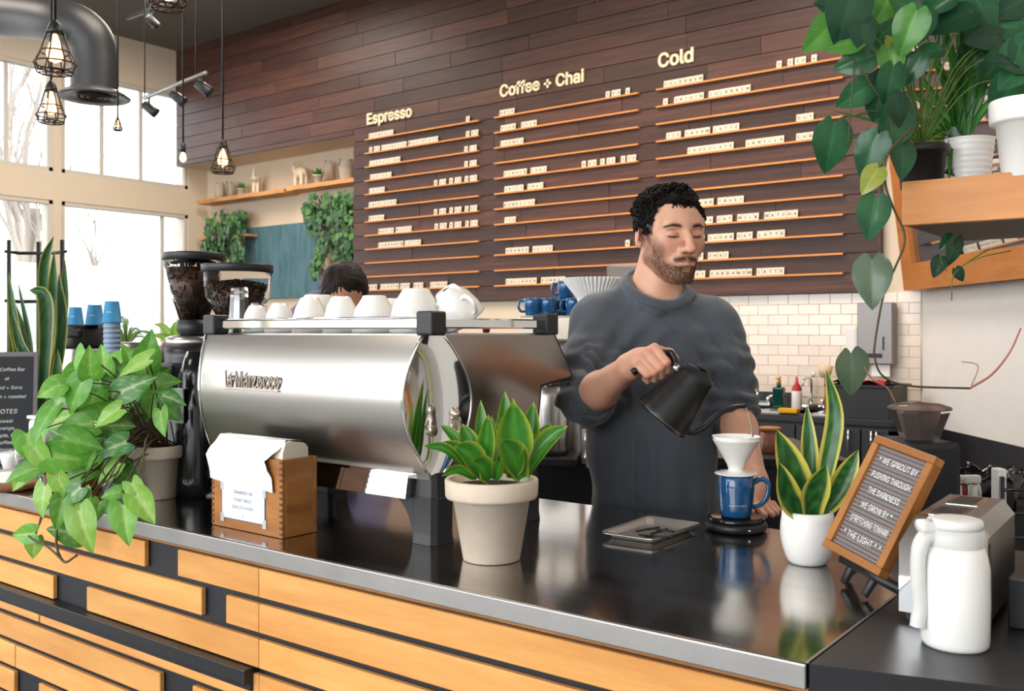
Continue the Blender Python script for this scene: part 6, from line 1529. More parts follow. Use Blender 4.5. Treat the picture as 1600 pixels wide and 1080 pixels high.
# grinder with brown tinted hopper at the right, on the far end of the black counter run
gp = base(1437, 2.15, 0); g3 = thing('tall_grinder', 'black grinder with an empty smoky hopper behind the letter board', 'grinder', (gp.x, gp.y, 0), YAW)
zt4, zl4 = at(1437, 630, 2.15).z, at(1437, 700, 2.15).z; K = 2.15/1500
m = MB(); m.lathe([(47*K, zt4-.012), (46*K, zt4-.02), (24*K, zl4), (20*K, zl4), (22*K, zl4+.003), (43*K, zt4-.02)], 8, sy=.9, smooth=False, M=Matrix.Rotation(PI/8, 4, 'Z')); part('hopper', m, mat('smoky_hopper', (.42, .34, .31, 1), .06, trans=.85, ior=1.15), g3)
m = MB(); m.lathe([(0, zt4+.003), (30*K, zt4), (47*K, zt4-.008), (48*K, zt4-.014), (0, zt4-.012)], 32, sy=.9); part('hopper_lid', m, mat('smoky_lid', (.35, .26, .22, 1), .08, trans=.7, ior=1.15), g3)
m = MB(); m.bbox((0, .0, (zl4+.30)/2+.02), (.115, .16, zl4-.30), .012, seg=2); part('body', m, M_['black'], g3); m = MB(); m.bbox((0, 0, .17), (.14, .18, .34), .01); part('stand', m, M_['black'], g3)
# bin with liner, spray bottles
bp_ = base(1512, 2.55, 0); zb_ = at(1512, 735, 2.55).z; K = 2.55/1500
bn = thing('waste_bin', 'waste bin lined with a crumpled black bag behind the toaster', 'bin', bp_, YAW); m = MB(); m.bbox((.02, 0, (zb_-.05)/2), (.20, .22, zb_-.06), .02); part('bin_body', m, M_['charcoal'], bn)
v = []; f = []; nb2 = 48
for j, (z_, e) in enumerate(((zb_-.12, .118), (zb_-.06, .122), (zb_-.015, .120), (zb_, .112), (zb_-.01, .10), (zb_-.06, .085))):
    for k in range(nb2):
        a = 2*PI*k/nb2; q_ = e*(1+.05*math.sin(k*2.3+j)+.03*math.sin(k*5.1+j*2)); v.append((.02+q_*1.05*math.cos(a), q_*math.sin(a), z_+.010*math.sin(k*1.7+j*1.3)))
f = [(j*nb2+k, j*nb2+(k+1) % nb2, (j+1)*nb2+(k+1) % nb2, (j+1)*nb2+k) for j in range(5) for k in range(nb2)]; m = MB(); m.add(v, f); part('bin_liner', m, mat('black_bag', '0d0d0f', .18), bn)
for k, (u, lab, cc) in enumerate(((1496, 'spray bottle with a white and red trigger hooked at the bin, left one', 1), (1520, 'spray bottle with an all-white trigger at the bin, right one', 0))):
    p = base(u, 2.35, at(u, 752, 2.35).z-.19); t = thing('spray_bottle', lab, 'bottle', p, YAW+.2, 'spray bottles by the bin')
    m = MB(); m.lathe([(0, 0), (.016, 0), (.0175, .01), (.0165, .12), (.011, .16), (.010, .18), (0, .18)], 18); part('bottle_body', m, M_['plastic_w'], t)
    m = MB(); m.bbox((-.005, 0, .195), (.045, .020, .020), .005); m.tube([(-.028, 0, .197), (-.036, 0, .196)], .006, 8); part('trigger_head', m, M_['plastic_w'], t)
    m = MB(); m.tube([(.012, 0, .186), (.020, 0, .165), (.020, 0, .150)], [.005, .004, .004], 6); part('trigger', m, mat('red_trigger', 'b4262a', .4) if cc else M_['plastic_w'], t)
    m = MB(); m.box((0, 0, -p.z/2+.0), (.05, .05, p.z-.002)); part('shelf_post', m, M_['black'], t) if False else None
sfp = base(1508, 2.33, .0); zsf = at(1508, 752, 2.35).z-.192; m = MB(); m.bbox((0, 0, zsf/2), (.16, .12, zsf), .004, seg=1); solo('under_shelf', m, M_['black'], 'low black unit under the spray bottles in front of the bin', 'cabinet', loc=(sfp.x, sfp.y, 0), rot=YAW)
wr_ = thing('wire_rack', 'dark wire rack with pale folded papers at the right edge behind the toaster', 'rack', base(1586, 2.2, 0), YAW); zr1 = at(1586, 745, 2.2).z
m = MB()
for a_ in (-.03, .06): m.tube([(a_, 0, 0), (a_, 0, zr1)], .006, 6)
for k in range(5): m.tube([(-.03, 0, zr1-.03-.055*k), (.06, 0, zr1-.03-.055*k)], .004, 6)
part('wires', m, mat('grey_wire', '4a4d52', .4, 1), wr_); m = MB(); m.bbox((-.022, .03, zr1-.04), (.022, .03, .11), .003); part('papers', m, M_['paper'], wr_)

# ------------------------------------------------------------------ second barista, bending behind the machine
P2 = base(540, 3.35, 0); sb = thing('person', 'second barista with short dark hair bending down behind the white cups', 'person', P2, YAW)
def L2(u, v, y=0): d = 3.35+y; return np.array([(u-800)/F*d-(540-800)/F*3.35, y, 1.4+(HOR-v)/F*d])
b2 = Sdf(); hc = L2(537, 455, 0)
b2.ell(hc, (.078, .095, .090), .02); b2.ell(hc+_a((.012, -.030, -.085)), (.055, .055, .060), .03); b2.ell(L2(560, 467, -.01), (.010, .018, .030), .008); b2.ell(hc+_a((.02, -.085, -.10)), (.012, .018, .014), .01)
b2.cone(hc+_a((-.02, .05, -.06)), hc+_a((-.10, .16, -.16)), .055, .06, .03); b2.path([hc+_a((-.12, .18, -.20)), hc+_a((-.18, .30, -.55))], [.13, .14], .05)
for s in (-1, 1): b2.path([hc+_a((-.10+s*.15, .15, -.22)), hc+_a((-.06+s*.20, .0, -.45)), hc+_a((.02+s*.08, -.18, -.50))], [.05, .04, .03], .03); b2.path([hc+_a((.02+s*.08, -.18, -.50)), hc+_a((.03+s*.06, -.25, -.50))], [.032, .02], .01)
for s in (-1, 1): b2.path([hc+_a((-.18+s*.09, .30, -.60)), hc+_a((-.16+s*.10, .25, -1.05)), hc+_a((-.16+s*.10, .3, -1.45))], [.09, .065, .05], .04); b2.cone(hc+_a((-.16+s*.10, .3, -1.5)), hc+_a((-.14+s*.1, .15, -1.5)), .04, .035, .02)
bm2 = sdf_mesh(b2, (-.6, -.4, .0), (.5, .55, 1.75), .008, name='body'); part('body', bm2, mat('skin_tone', 'c08a6c', .5, sss=.05), sb)
h2 = Sdf(); h2.ell(hc+_a((0, .006, .012)), (.085, .102, .094), .01); h2.ell(hc+_a((.03, -.12, -.150)), (.08, .08, .085), .01, 's'); h2.ell(L2(560, 470, -.02), (.02, .04, .040), .008, 's')
hm2 = sdf_mesh(h2, hc-_a((.12, .13, .13)), hc+_a((.12, .13, .13)), .003, disp=lambda P, d: .0010*np.sin(np.arctan2(P[:, 0]-hc[0]+.008, P[:, 2]-hc[2]-.075)*34+vnoise(P, 40, 2)*5)+vnoise(P, 45, 4)*.0030, name='hair')
part('hair', hm2, mat('dark_brown_hair', '1c1410', .6, spec=.2, var=.3, vscale=50), sb)
c2 = Sdf(); c2.path([hc+_a((-.10, .15, -.15)), hc+_a((-.13, .20, -.25)), hc+_a((-.18, .31, -.62))], [.10, .165, .16], .06)
for s in (-1, 1): c2.path([hc+_a((-.10+s*.13, .15, -.20)), hc+_a((-.06+s*.20, .0, -.45))], [.075, .058], .04)
c2.cone(hc+_a((-.12, .12, -.02)), hc+_a((-.24, .16, -.16)), .03, .06, .05)
part('shirt', sdf_mesh(c2, (-.6, -.3, .7), (.5, .6, 1.75), .009, disp=lambda P, d: vnoise(P, 14, 3)*.008, name='shirt'), mat('muted_purple_shirt', '6d6784', .85), sb)
t2 = Sdf()
for s in (-1, 1): t2.path([hc+_a((-.18+s*.08, .30, -.62)), hc+_a((-.16+s*.10, .25, -1.05)), hc+_a((-.16+s*.10, .3, -1.45))], [.12, .08, .065], .04)
part('trousers', sdf_mesh(t2, (-.6, -.0, .02), (.3, .6, 1.15), .014, name='trousers'), mat('dark_trousers', '1f2024', .85), sb)

# ------------------------------------------------------------------ alcove: shelves, ornaments, hanging plants, blue panel
def al(u, v, y=7.0): return on_y(u, v, y)
def live_shelf(u0, v0, u1, v1, lab, dep=.24, th=.045, seed=0):
    a = al(u0, v0, 7.13-dep); b = al(u1, v1, 7.13-dep); r3 = random.Random(seed); n_ = 14; pts = []
    for i in range(n_+1): pts.append((lerp(a.x, b.x, i/n_), 7.13-dep+r3.uniform(0, .03)))
    m = MB(); m.prism(pts+[(b.x, 7.128), (a.x, 7.128)], a.z-th, a.z); solo('live_edge_shelf', m, M_['shelf_wood'] if 'shelf_wood' in M_ else M_.setdefault('shelf_wood', mat('live_edge_wood', 'b67a42', .5, vscale=6, stretch=(.7, 1, 5), col2='d8a066')), lab, 'shelf', 'wooden shelves in the alcove'); return a, b
sA, sA2 = live_shelf(307, 313, 442, 297, 'live-edge wooden shelf at the left of the alcove, holding one elephant', seed=1)
sB, sB2 = live_shelf(444, 292, 556, 274, 'live-edge wooden shelf at the right of the alcove, holding the trumpeting elephant', seed=2)
sC, sC2 = live_shelf(307, 372, 384, 366, 'short lower wooden shelf under the left hanging plant', dep=.2, th=.03, seed=3)
ivory = mat('matte_cream_ceramic', 'd9cbb4', .5)
def elephant(u, z, y, s, lab, rot, trunk_up=1):
    e = Sdf(); e.ell((0, 0, .115), (.075, .045, .050), .02); e.ell((.075, 0, .150), (.036, .032, .036), .02); e.ell((.06, .036, .148), (.022, .008, .030), .006); e.ell((.06, -.036, .148), (.022, .008, .030), .006)
    for x_ in (-.045, .045):
        for y_ in (-.022, .022): e.cone((x_, y_, .10), (x_*1.1, y_, .008), .020, .016, .012)
    e.path([(.10, 0, .140), (.122, 0, .150), (.128, 0, .185), (.112, 0, .215), (.104, 0, .222)] if trunk_up else [(.10, 0, .15), (.112, 0, .19), (.108, 0, .24), (.115, 0, .262)], [.015, .012, .010, .008, .008][:5 if trunk_up else 4]+[], .008)
    e.cone((.095, .018, .135), (.120, .020, .128), .005, .003, .003); e.cone((.095, -.018, .135), (.120, -.020, .128), .005, .003, .003); e.cone((-.07, 0, .13), (-.085, 0, .08), .006, .004, .005)
    me = sdf_mesh(e, (-.11, -.07, -.015), (.16, .07, .29), .0042, name='elephant_figurine'); p = al(u, 300, y)
    o = solo('elephant_figurine', me, ivory, lab, 'figurine', 'ceramic elephants on the alcove shelves', (p.x, y, z+.010*s), rot); o.scale = (s, s, s)
elephant(402, sA.z, 7.0, 1.05, 'cream ceramic elephant with trunk straight up on the left shelf', -1.0, 0); elephant(470, sB.z, 7.0, 1.25, 'larger cream ceramic elephant with curled raised trunk on the right shelf', PI-.15, 1)
def jar(u, z, y, r, h, lab, nm='glass_jar'):
    p = al(u, 300, y); m = MB(); m.lathe([(0, 0), (r*.9, 0), (r, .008), (r, h*.75), (r*.8, h*.85), (r*.8, h), (r*.76, h), (r*.76, h*.85), (r*.95, h*.74), (r*.95, .01), (0, .006)], 20); solo(nm, m, M_['glass'], lab, 'jar', 'clear glass jars in the alcove', (p.x, y, z+.001))
jar(343, sA.z, 7.02, .05, .20, 'clear glass jar at the far left end of the left alcove shelf'); jar(358, sA.z, 7.0, .045, .19, 'second clear glass jar on the left alcove shelf'); jar(513, sB.z, 7.02, .045, .24, 'tall clear glass cylinder on the right alcove shelf'); jar(541, sB.z, 7.0, .085, .22, 'wide round clear glass vessel at the right end of the alcove shelf')
M_['foliage'] = leafmat('dense_foliage', .4)
def smallplant(u, z, y, r, lab):
    p = al(u, 300, y); t = thing('small_plant', lab, 'plant', (p.x, y, z+.001), 0, 'small potted plants in the alcove'); pot_parts(t, r*.8, r, r*1.9, M_['terra_grey'], rim=.2, seg=20); g = MB(); r3 = random.Random(int(u))
    for i in range(60):
        a = r3.uniform(0, 2*PI); e = r3.uniform(.2, 1.4); d_ = Vector((math.cos(a)*math.cos(e), math.sin(a)*math.cos(e), math.sin(e)))*r*r3.uniform(1.2, 2.0); s_ = d_.orthogonal().normalized()*.007; b = Vector((0, 0, r*1.85)); g.add([b-s_, b+s_, b+d_*.6+s_, b+d_, b+d_*.6-s_], [(0, 1, 2, 4), (4, 2, 3)])
    part('foliage', g, mat('succulent_green', '4f8a3f', .5), t, kind='stuff')
smallplant(377, sA.z, 6.99, .045, 'small green plant in a grey pot beside the left elephant'); smallplant(497, sB.z, 6.98, .05, 'small green plant in a grey pot right of the trumpeting elephant')
def hanging(u, v, y, lab, blobs, nl, seed, potc):
    p = al(u, v, y); t = thing('hanging_plant', lab, 'plant', p, 0, 'trailing plants in the alcove'); pot_parts(t, .07, .095, .16, M_['terra_grey'], rim=.2, seg=24)
    r3 = random.Random(seed); g = MB(); cols_ = []
    proto = [((0, 0, 0), (.38, .18, .02), (.45, .45, 0), (.28, .75, -.03), (0, 1, -.10), (-.28, .75, -.03), (-.45, .45, 0), (-.38, .18, .02))]
    for i in range(nl):
        bu, bv, ru, rv, by = r3.choice(blobs); a = r3.uniform(0, 2*PI); q_ = math.sqrt(r3.random()); P_ = al(bu+ru*q_*math.cos(a), bv+rv*q_*math.sin(a), by+r3.uniform(-.12, .10)); sz = r3.uniform(.045, .078)
        M = orient(P_-Vector(p), Vector((r3.uniform(-.5, .5), r3.uniform(-.5, .2), -1)), Vector((r3.uniform(-.6, .6), -1, r3.uniform(-.2, .8))), sz); g.add(proto[0], [(0, 1, 2, 3, 4, 5, 6, 7)], r3.choice([0, 0, 1, 2]), False, M)
    part('foliage', g, [M_['ivy1'], M_['ivy2'], M_['ivy3']], t, kind='stuff')
    st_ = MB()
    for bu, bv, ru, rv, by in blobs: st_.tube(catmull([Vector((0, 0, .16)), (al(bu, bv-rv*.5, by)-Vector(p))*.5+Vector((0, -.05, .12)), al(bu, bv, by)-Vector(p), al(bu, bv+rv, by)-Vector(p)], 5), .006, 5)
    part('stems', st_, M_['stem'], t, kind='stuff')
M_['ivy1'] = mat('ivy_dark', '2d5a28', .45); M_['ivy2'] = mat('ivy_mid', '467a33', .45); M_['ivy3'] = mat('ivy_light', '1f4422', .45)
hanging(362, 368, 7.02, 'full trailing plant on the short lower shelf at the alcove\'s left', [(352, 345, 32, 22, 6.98), (335, 375, 16, 25, 6.95), (362, 355, 24, 25, 6.9), (372, 390, 10, 22, 6.92), (350, 395, 16, 18, 6.93), (345, 360, 25, 25, 6.9), (375, 340, 12, 14, 6.98), (325, 385, 10, 14, 6.92)], 560, 1, 0)
hanging(506, 348, 6.98, 'large trailing plant between the blue panel and the dark planks', [(500, 320, 26, 24, 6.85), (535, 315, 18, 22, 6.85), (540, 350, 15, 45, 6.8), (535, 390, 16, 30, 6.8), (520, 350, 18, 30, 6.82), (490, 345, 14, 25, 6.85), (505, 390, 10, 22, 6.82), (493, 415, 6, 20, 6.82), (545, 400, 8, 25, 6.8), (482, 325, 8, 12, 6.85), (525, 330, 18, 22, 6.82)], 900, 2, 0)
m = MB(); a = al(506, 352, 6.98); m.bbox((a.x, 7.03, a.z-.006-.02), (.24, .19, .03), .004, seg=1); m.box((a.x-.06, 7.0, a.z-.45), (.03, .03, .80)); m.box((a.x+.02, 7.10, a.z-.45), (.03, .03, .80)); m.bbox((a.x, 7.03, al(495, 424, 7).z), (.30, .16, .03), .004, seg=1)
solo('plant_stand', m, M_['oak'], 'narrow wooden stand under the large trailing plant in the alcove', 'stand')
a = al(383, 357, 7.10); b = al(502, 345, 7.10); m = MB(); m.bbox(((a.x+b.x)/2, 7.108, a.z-.42), (b.x-a.x, .03, .84), .004, seg=1); solo('teal_panel', m, mat('washed_teal_board', '3c5f6b', .7, vscale=5, stretch=(4, 1, .6), col2='5d8089', bump=.05), 'washed teal board hanging in the alcove behind the grinders', 'panel')
# ------------------------------------------------------------------ left end of the counter
def onc(u, d, z=CT+.0006): return base(u, d, z)
ap = thing('airpot', 'steel airpot with black top holding upside-down blue cups, left of the vine', 'airpot', onc(127, 3.35), YAW); K = 3.35/1500; R_ = 34*K; hT = at(127, 508, 3.35).z-CT
m = MB(); m.lathe([(0, 0), (R_, 0), (R_, hT*.80), (R_*.97, hT*.82), (0, hT*.82)], 36); part('steel_body', m, M_['steel'], ap)
m = MB(); m.lathe([(0, hT*.82), (R_*1.03, hT*.82), (R_*1.05, hT*.84), (R_*1.02, hT*.96), (R_*.9, hT), (0, hT)], 36); m.bbox((.01, -R_*.95, hT*.93), (.05, .03, .03), .008); part('black_top', m, M_['black'], ap)
ap2 = thing('airpot', 'second shorter steel canister with black base behind the vine leaves', 'airpot', onc(218, 3.15), YAW); K = 3.15/1500; R2 = 42*K; h2_ = at(218, 535, 3.15).z-CT
m = MB(); m.lathe([(0, h2_), (R2, h2_), (R2, h2_-.07), (0, h2_-.07)], 30); part('steel_band', m, M_['steel'], ap2); m = MB(); m.lathe([(0, h2_-.0705), (R2*.96, h2_-.0705), (R2*.96, 0), (0, 0)], 30); part('black_body', m, M_['black'], ap2)
bluec = mat('blue_paper_cup', '2b7fae', .55); greyc = mat('grey_blue_cup', '7f93a8', .55)
def pcup(p, lab, s=1.0, me=[None]):
    if me[0] is None:
        g = MB(); g.lathe([(0, .090), (.0265, .090), (.0275, .092), (.0285, .090), (.040, .006), (.0425, .004), (.0425, 0), (.040, 0), (.026, .084), (0, .084)], 28); tm = text_mesh('coffee', .012, spacing=1); vv = []
        xs = [q_.co.x for q_ in tm.vertices]; wd = max(xs)
        for q_ in tm.vertices: a_ = -PI/2+(q_.co.x-wd/2)/.034; r_ = .0350-(q_.co.y-.0)*.14+.0003; vv.append((r_*math.cos(a_), r_*math.sin(a_), .042+q_.co.y))
        g.add(vv, [tuple(q_.vertices) for q_ in tm.polygons], 1, False); me[0] = as_mesh(g, 'paper_cup'); setm(me[0], [bluec, mat('cup_print', 'cfdde6', .6)])
    o = bpy.data.objects.new('paper_cup', me[0]); COL.objects.link(o); place(o, p, (0, 0, YAW)); o.scale = (s, s, s); props(o, lab, 'cup', 'blue paper cups'); return o
zc_ = CT+hT+.001
pcup(onc(118, 3.35, zc_-.002), 'blue paper cup upside down on the steel airpot, left one', .68); pcup(onc(148, 3.30, zc_-.002), 'blue paper cup upside down on the steel airpot, right one', .76)
cs3 = onc(175, 3.0); n_ = 28; hs_ = at(175, 505, 3.0).z-CT
stk = []
for k in range(n_):
    g = MB(); g.lathe([(.0240, .0), (.0262, .0), (.0262, .003), (.0236, .016), (.0225, .016)], 20); 
    if k == 0: sme = as_mesh(g, 'stacked_cup'); setm(sme, greyc)
    o = bpy.data.objects.new('stacked_cup', sme); COL.objects.link(o); place(o, cs3+UPV*(k*hs_/n_)); o.scale = (1, 1, 1)
    props(o, 'grey-blue paper cup nested in the tall stack beside the airpot', 'cup', 'grey-blue cups of the tall stack')
pcup(cs3+UPV*(hs_+.001), 'blue paper cup capping the tall grey-blue stack', .72)
# rod stand behind the tall plant
rs = thing('rod_stand', 'black metal rod stand behind the tall snake plant', 'stand', onc(58, 3.45)); K = 3.45/1500
m = MB()
for u in (14, 60, 97): a = onc(u, 3.45+(.08 if u == 60 else 0)); b = Vector((a.x, a.y, at(u, 375, 3.45).z)); m.tube([a, b], .0075, 8)
part('rods', m, M_['black'], rs, world=True, kind='stuff')
for v_ in (393, 470, 560):
    z_ = at(50, v_, 3.45).z; m = MB(); m.tube([onc(8, 3.45, z_), onc(30, 3.50, z_-.002), onc(60, 3.53, z_), onc(85, 3.50, z_-.002), onc(103, 3.45, z_)], .006, 8); part('crossbar', m, M_['black'], rs, world=True)
# chalkboard sign
cbp = onc(8, 2.95); ck = thing('chalkboard', 'grey-framed chalkboard with white handwriting, cut by the left edge', 'sign', cbp, YAW+.35); K = 2.95/1500; hh_ = at(8, 549, 2.95).z-CT; 
tilt = Matrix.Rotation(-.16, 4, 'X')
m = MB(); m.bbox((0, 0, hh_/2), (.175, .012, hh_), .002, M=tilt, seg=1); part('board_frame', m, mat('grey_wood_frame', '6d6a6c', .6), ck); m = MB(); m.box((0, -.0065, hh_/2), (.145, .003, hh_-.03), M=tilt); part('board_face', m, mat('chalk_slate', '2a2c30', .8), ck)
m = MB()
for k, (s, z_) in enumerate((('The Coffee Bar', .88), ('at', .79), ('Blend + Sons', .70), ('grown + roasted', .61), ('NOTES', .46), ('sweet', .37), ('orange', .30), ('maple, bar', .23), ('toffee', .16), ('+ brown', .09), ('roast', .03))):
    text_into(m, s, .020 if k != 4 else .026, tilt @ Matrix.Translation((0, -.0085, .012+z_*(hh_-.035))) @ FRONTX, align='CENTER', shear=.2)
part('chalk_lettering', m, mat('chalk_white', 'd4d6d8', .9), ck, kind='stuff')
m = MB(); m.bbox((0, .115, hh_*.44), (.16, .010, hh_*.86), .002, M=Matrix.Rotation(.10, 4, 'X'), seg=1); part('rear_board', m, mat('grey_wood_back', '5a5759', .6), ck)
# glass jar, cup, white canister, wood slab with white dish, crate
gj = onc(45, 2.72); g = MB(); g.lathe([(0, 0), (.032, 0), (.036, .008), (.036, .075), (.030, .088), (.031, .112), (.029, .112), (.028, .088), (.034, .074), (.034, .01), (0, .005)], 28); solo('glass_jar', g, M_['glass'], 'clear screw-top glass jar in front of the tall snake plant', 'jar', loc=gj)
g = MB(); g.lathe([(0, .05), (.033, .05), (.033, .008), (0, .007)], 24); solo('water', g, mat('jar_water', (.9, .93, .9, 1), 0, trans=1, ior=1.2), 'water standing in the clear screw-top jar', 'water', loc=gj)
m = MB(); m.lathe([(0, 0), (.020, 0), (.024, .004), (.034, .045), (.035, .058), (.033, .058), (.031, .045), (0, .01)], 24); solo('small_bowl', m, M_['porcelain'], 'small white cup with pale wooden inside beside the glass jar', 'cup', loc=onc(20, 2.80))
wc = thing('white_canister', 'white lidded canister with metal handle between the jar and the vine', 'canister', onc(80, 2.85)); m = MB(); m.bbox((0, 0, .075), (.095, .095, .15), .015, seg=3); part('canister_body', m, M_['plastic_w'], wc); m = MB(); m.bbox((0, 0, .156), (.10, .10, .011), .005); part('canister_lid', m, M_['plastic_w'], wc); m = MB(); m.tube(catmull([(-.025, 0, .16), (-.015, 0, .178), (.015, 0, .178), (.025, 0, .16)], 5), .003, 6); part('lid_handle', m, M_['chrome'], wc)
ws = onc(8, 2.50); m = MB(); m.lathe([(0, 0), (.072, 0), (.078, .004), (.080, .014), (.076, .020), (0, .020)], 40, ripple=lambda a: 1+.03*math.sin(a*5)+.015*math.sin(a*13)); solo('wood_slice', m, mat('tree_slice', 'a9784c', .6, vscale=9, col2='6b4528'), 'round slice of tree trunk with bark edge at the left edge of the counter', 'board', loc=ws)
m = MB(); m.prism([(-.045, .0), (.045, 0), (.036, .030), (-.036, .026)], -.03, .03, axis='y'); solo('white_dish', m, M_['porcelain'], 'low white wedge-shaped dish standing on the tree slice', 'dish', loc=(ws.x+.01, ws.y, ws.z+.0205), rot=YAW)
m = MB(); m.bbox((0, 0, .008), (.07, .05, .016), .004); solo('brown_bar', m, mat('brown_leather', '6a3d24', .5), 'small brown block behind the white dish on the tree slice', 'block', loc=(ws.x-.045, ws.y+.045, ws.z+.0205), rot=YAW)
cr = on_z(82, 768, CT); tc = thing('tip_crate', 'small honey-coloured wooden crate with slats and a paper label behind the trailing vine', 'crate', (cr.x, cr.y+.06, CT+.0006), .15)
for k in range(3): 
    m = MB(); m.bbox((0, -.045, .012+k*.0235), (.105, .005, .019), .001, seg=1); part('slat', m, M_['box_wood'], tc); m = MB(); m.bbox((0, .045, .012+k*.0235), (.105, .005, .019), .001, seg=1); part('slat', m, M_['box_wood'], tc)
for s in (-1, 1): m = MB(); m.bbox((s*.05, 0, .037), (.005, .086, .070), .001, seg=1); part('end_board', m, M_['box_wood'], tc)
m = MB(); m.box((0, 0, .003), (.10, .085, .004)); part('bottom_board', m, M_['box_wood'], tc)
m = MB(); m.box((-.0535, 0, .040), (.0012, .062, .05)); part('paper_label', m, M_['paper'], tc)
# small plants at the window sill / counter end
M_['grass'] = mat('grass_blade', '5f7a4a', .5)
for k, (u, v_, d_, lab) in enumerate(((197, 535, 3.9, 'spiky grass-like plant between the blue cups and the grinder'), (272, 530, 3.9, 'small bright green plant just left of the first grinder'))):
    p = base(u, d_, 0); p.z = at(u, v_+6, d_).z-.09; t = thing('small_plant', lab, 'plant', p, 0); pot_parts(t, .04, .05, .09, M_['terra_grey'], rim=.2, seg=20); r3 = random.Random(k+4)
    for i in range(22 if k == 0 else 9):
        a = r3.uniform(0, 2*PI); rr_ = r3.uniform(.06, .17)*(1 if k == 0 else .55); hh = r3.uniform(.05, .16)*(1 if k == 0 else .6); me = curved_leaf([Vector((0, 0, .085)), Vector((math.cos(a)*rr_*.45, math.sin(a)*rr_*.45, .085+hh*.8)), Vector((math.cos(a)*rr_, math.sin(a)*rr_, .085+hh*(.6 if k == 0 else 1)))], .008 if k == 0 else .03, col_plain('4f6a3a', '7f9a55') if k == 0 else col_plain('6fa040', '98c055'), 'strap', ny=2, seed=i)
        part('leaf', me, M_['leaf'], t)
    m = MB(); m.box((0, 0, -p.z/2-.0005), (.14, .14, p.z-.001)); o = solo('plant_pedestal', m, M_['cream'], 'plain pale pedestal under the %s by the window' % ('grass-like plant' if k == 0 else 'bright green plant'), 'pedestal', loc=p)
# sticker plate on the second grinder
p = on_z(312, 775, CT); g = MB(); zz1, zz0 = .12, .24
gx = at(311, 632, 2.40)
st_ = thing('sticker_plate', 'light plate with M letters on a rounded black housing left of the steel back', 'sticker', (gx.x, gx.y, CT+.0006), YAW-.75)
m = MB(); m.lathe([(0, .36), (.030, .36), (.048, .30), (.056, .18), (.058, .05), (.058, 0), (0, 0)], 32); part('black_housing', m, M_['black_gloss'], st_)
zc3 = gx.z-CT; m = MB(); m.bbox((0, -.058, zc3), (.060, .006, .085), .002, seg=1); part('plate', m, mat('plate_silver', 'c2c8c6', .4), st_); m = MB(); text_into(m, 'M', .046, Matrix.Translation((0, -.0615, zc3+.004)) @ FRONTX, align='CENTER', bold=.0015); part('letter', m, mat('green_letter', '1d6a58', .5), st_)
m = MB(); text_into(m, 'M', .046, Matrix.Translation((0, -.0615, zc3-.030)) @ FRONTX, align='CENTER', bold=.0015); part('letter', m, M_['ink_dk'], st_)

# ------------------------------------------------------------------ ceiling things
m = MB(); d0 = 6.6; P = [at(-120, 22, 7.3), at(20, 24, 6.9), at(95, 34, d0), at(135, 55, d0-.02), at(147, 90, d0), at(148, 150, d0)]
P[5].x, P[5].y = P[4].x, P[4].y; duct = thing('air_duct', 'big black round duct elbowing down to a disc diffuser by the windows', 'duct', P[5])
m.tube(catmull(P, 8), 34*d0/1500*1.03, 28); part('duct_pipe', m, mat('dark_duct_paint', '2b2c2e', .45), duct, world=True)
z_ = at(148, 152, d0).z; rD = 54*d0/1500
m = MB(); c_ = (P[5].x, P[5].y, z_)
m.lathe([(rD*.55, .06), (rD*.8, .035), (rD, 0), (rD*.98, -.008), (rD*.8, -.0), (rD*.62, .01)], 48, c=c_); part('diffuser_disc', m, M_['duct2'] if 'duct2' in M_ else M_.setdefault('duct2', mat('diffuser_paint', '3a3a3c', .4)), duct, world=True)
for r_ in (.52, .36, .2): m = MB(); m.lathe([(rD*r_, -.002), (rD*(r_-.10), .02), (rD*(r_-.12), .018), (rD*(r_-.03), -.008), (rD*r_, -.002)], 40, c=c_); part('diffuser_ring', m, M_['duct2'], duct, world=True)
M_['bulb'] = mat('glowing_bulb_glass', 'ffb869', .1, emit='ffc27a', es=5.0); M_['fil'] = mat('bright_filament', 'ffd9a0', .3, emit='ffe2b0', es=40); M_['cage'] = mat('dark_bronze_wire', '3a2a22', .4, .8)
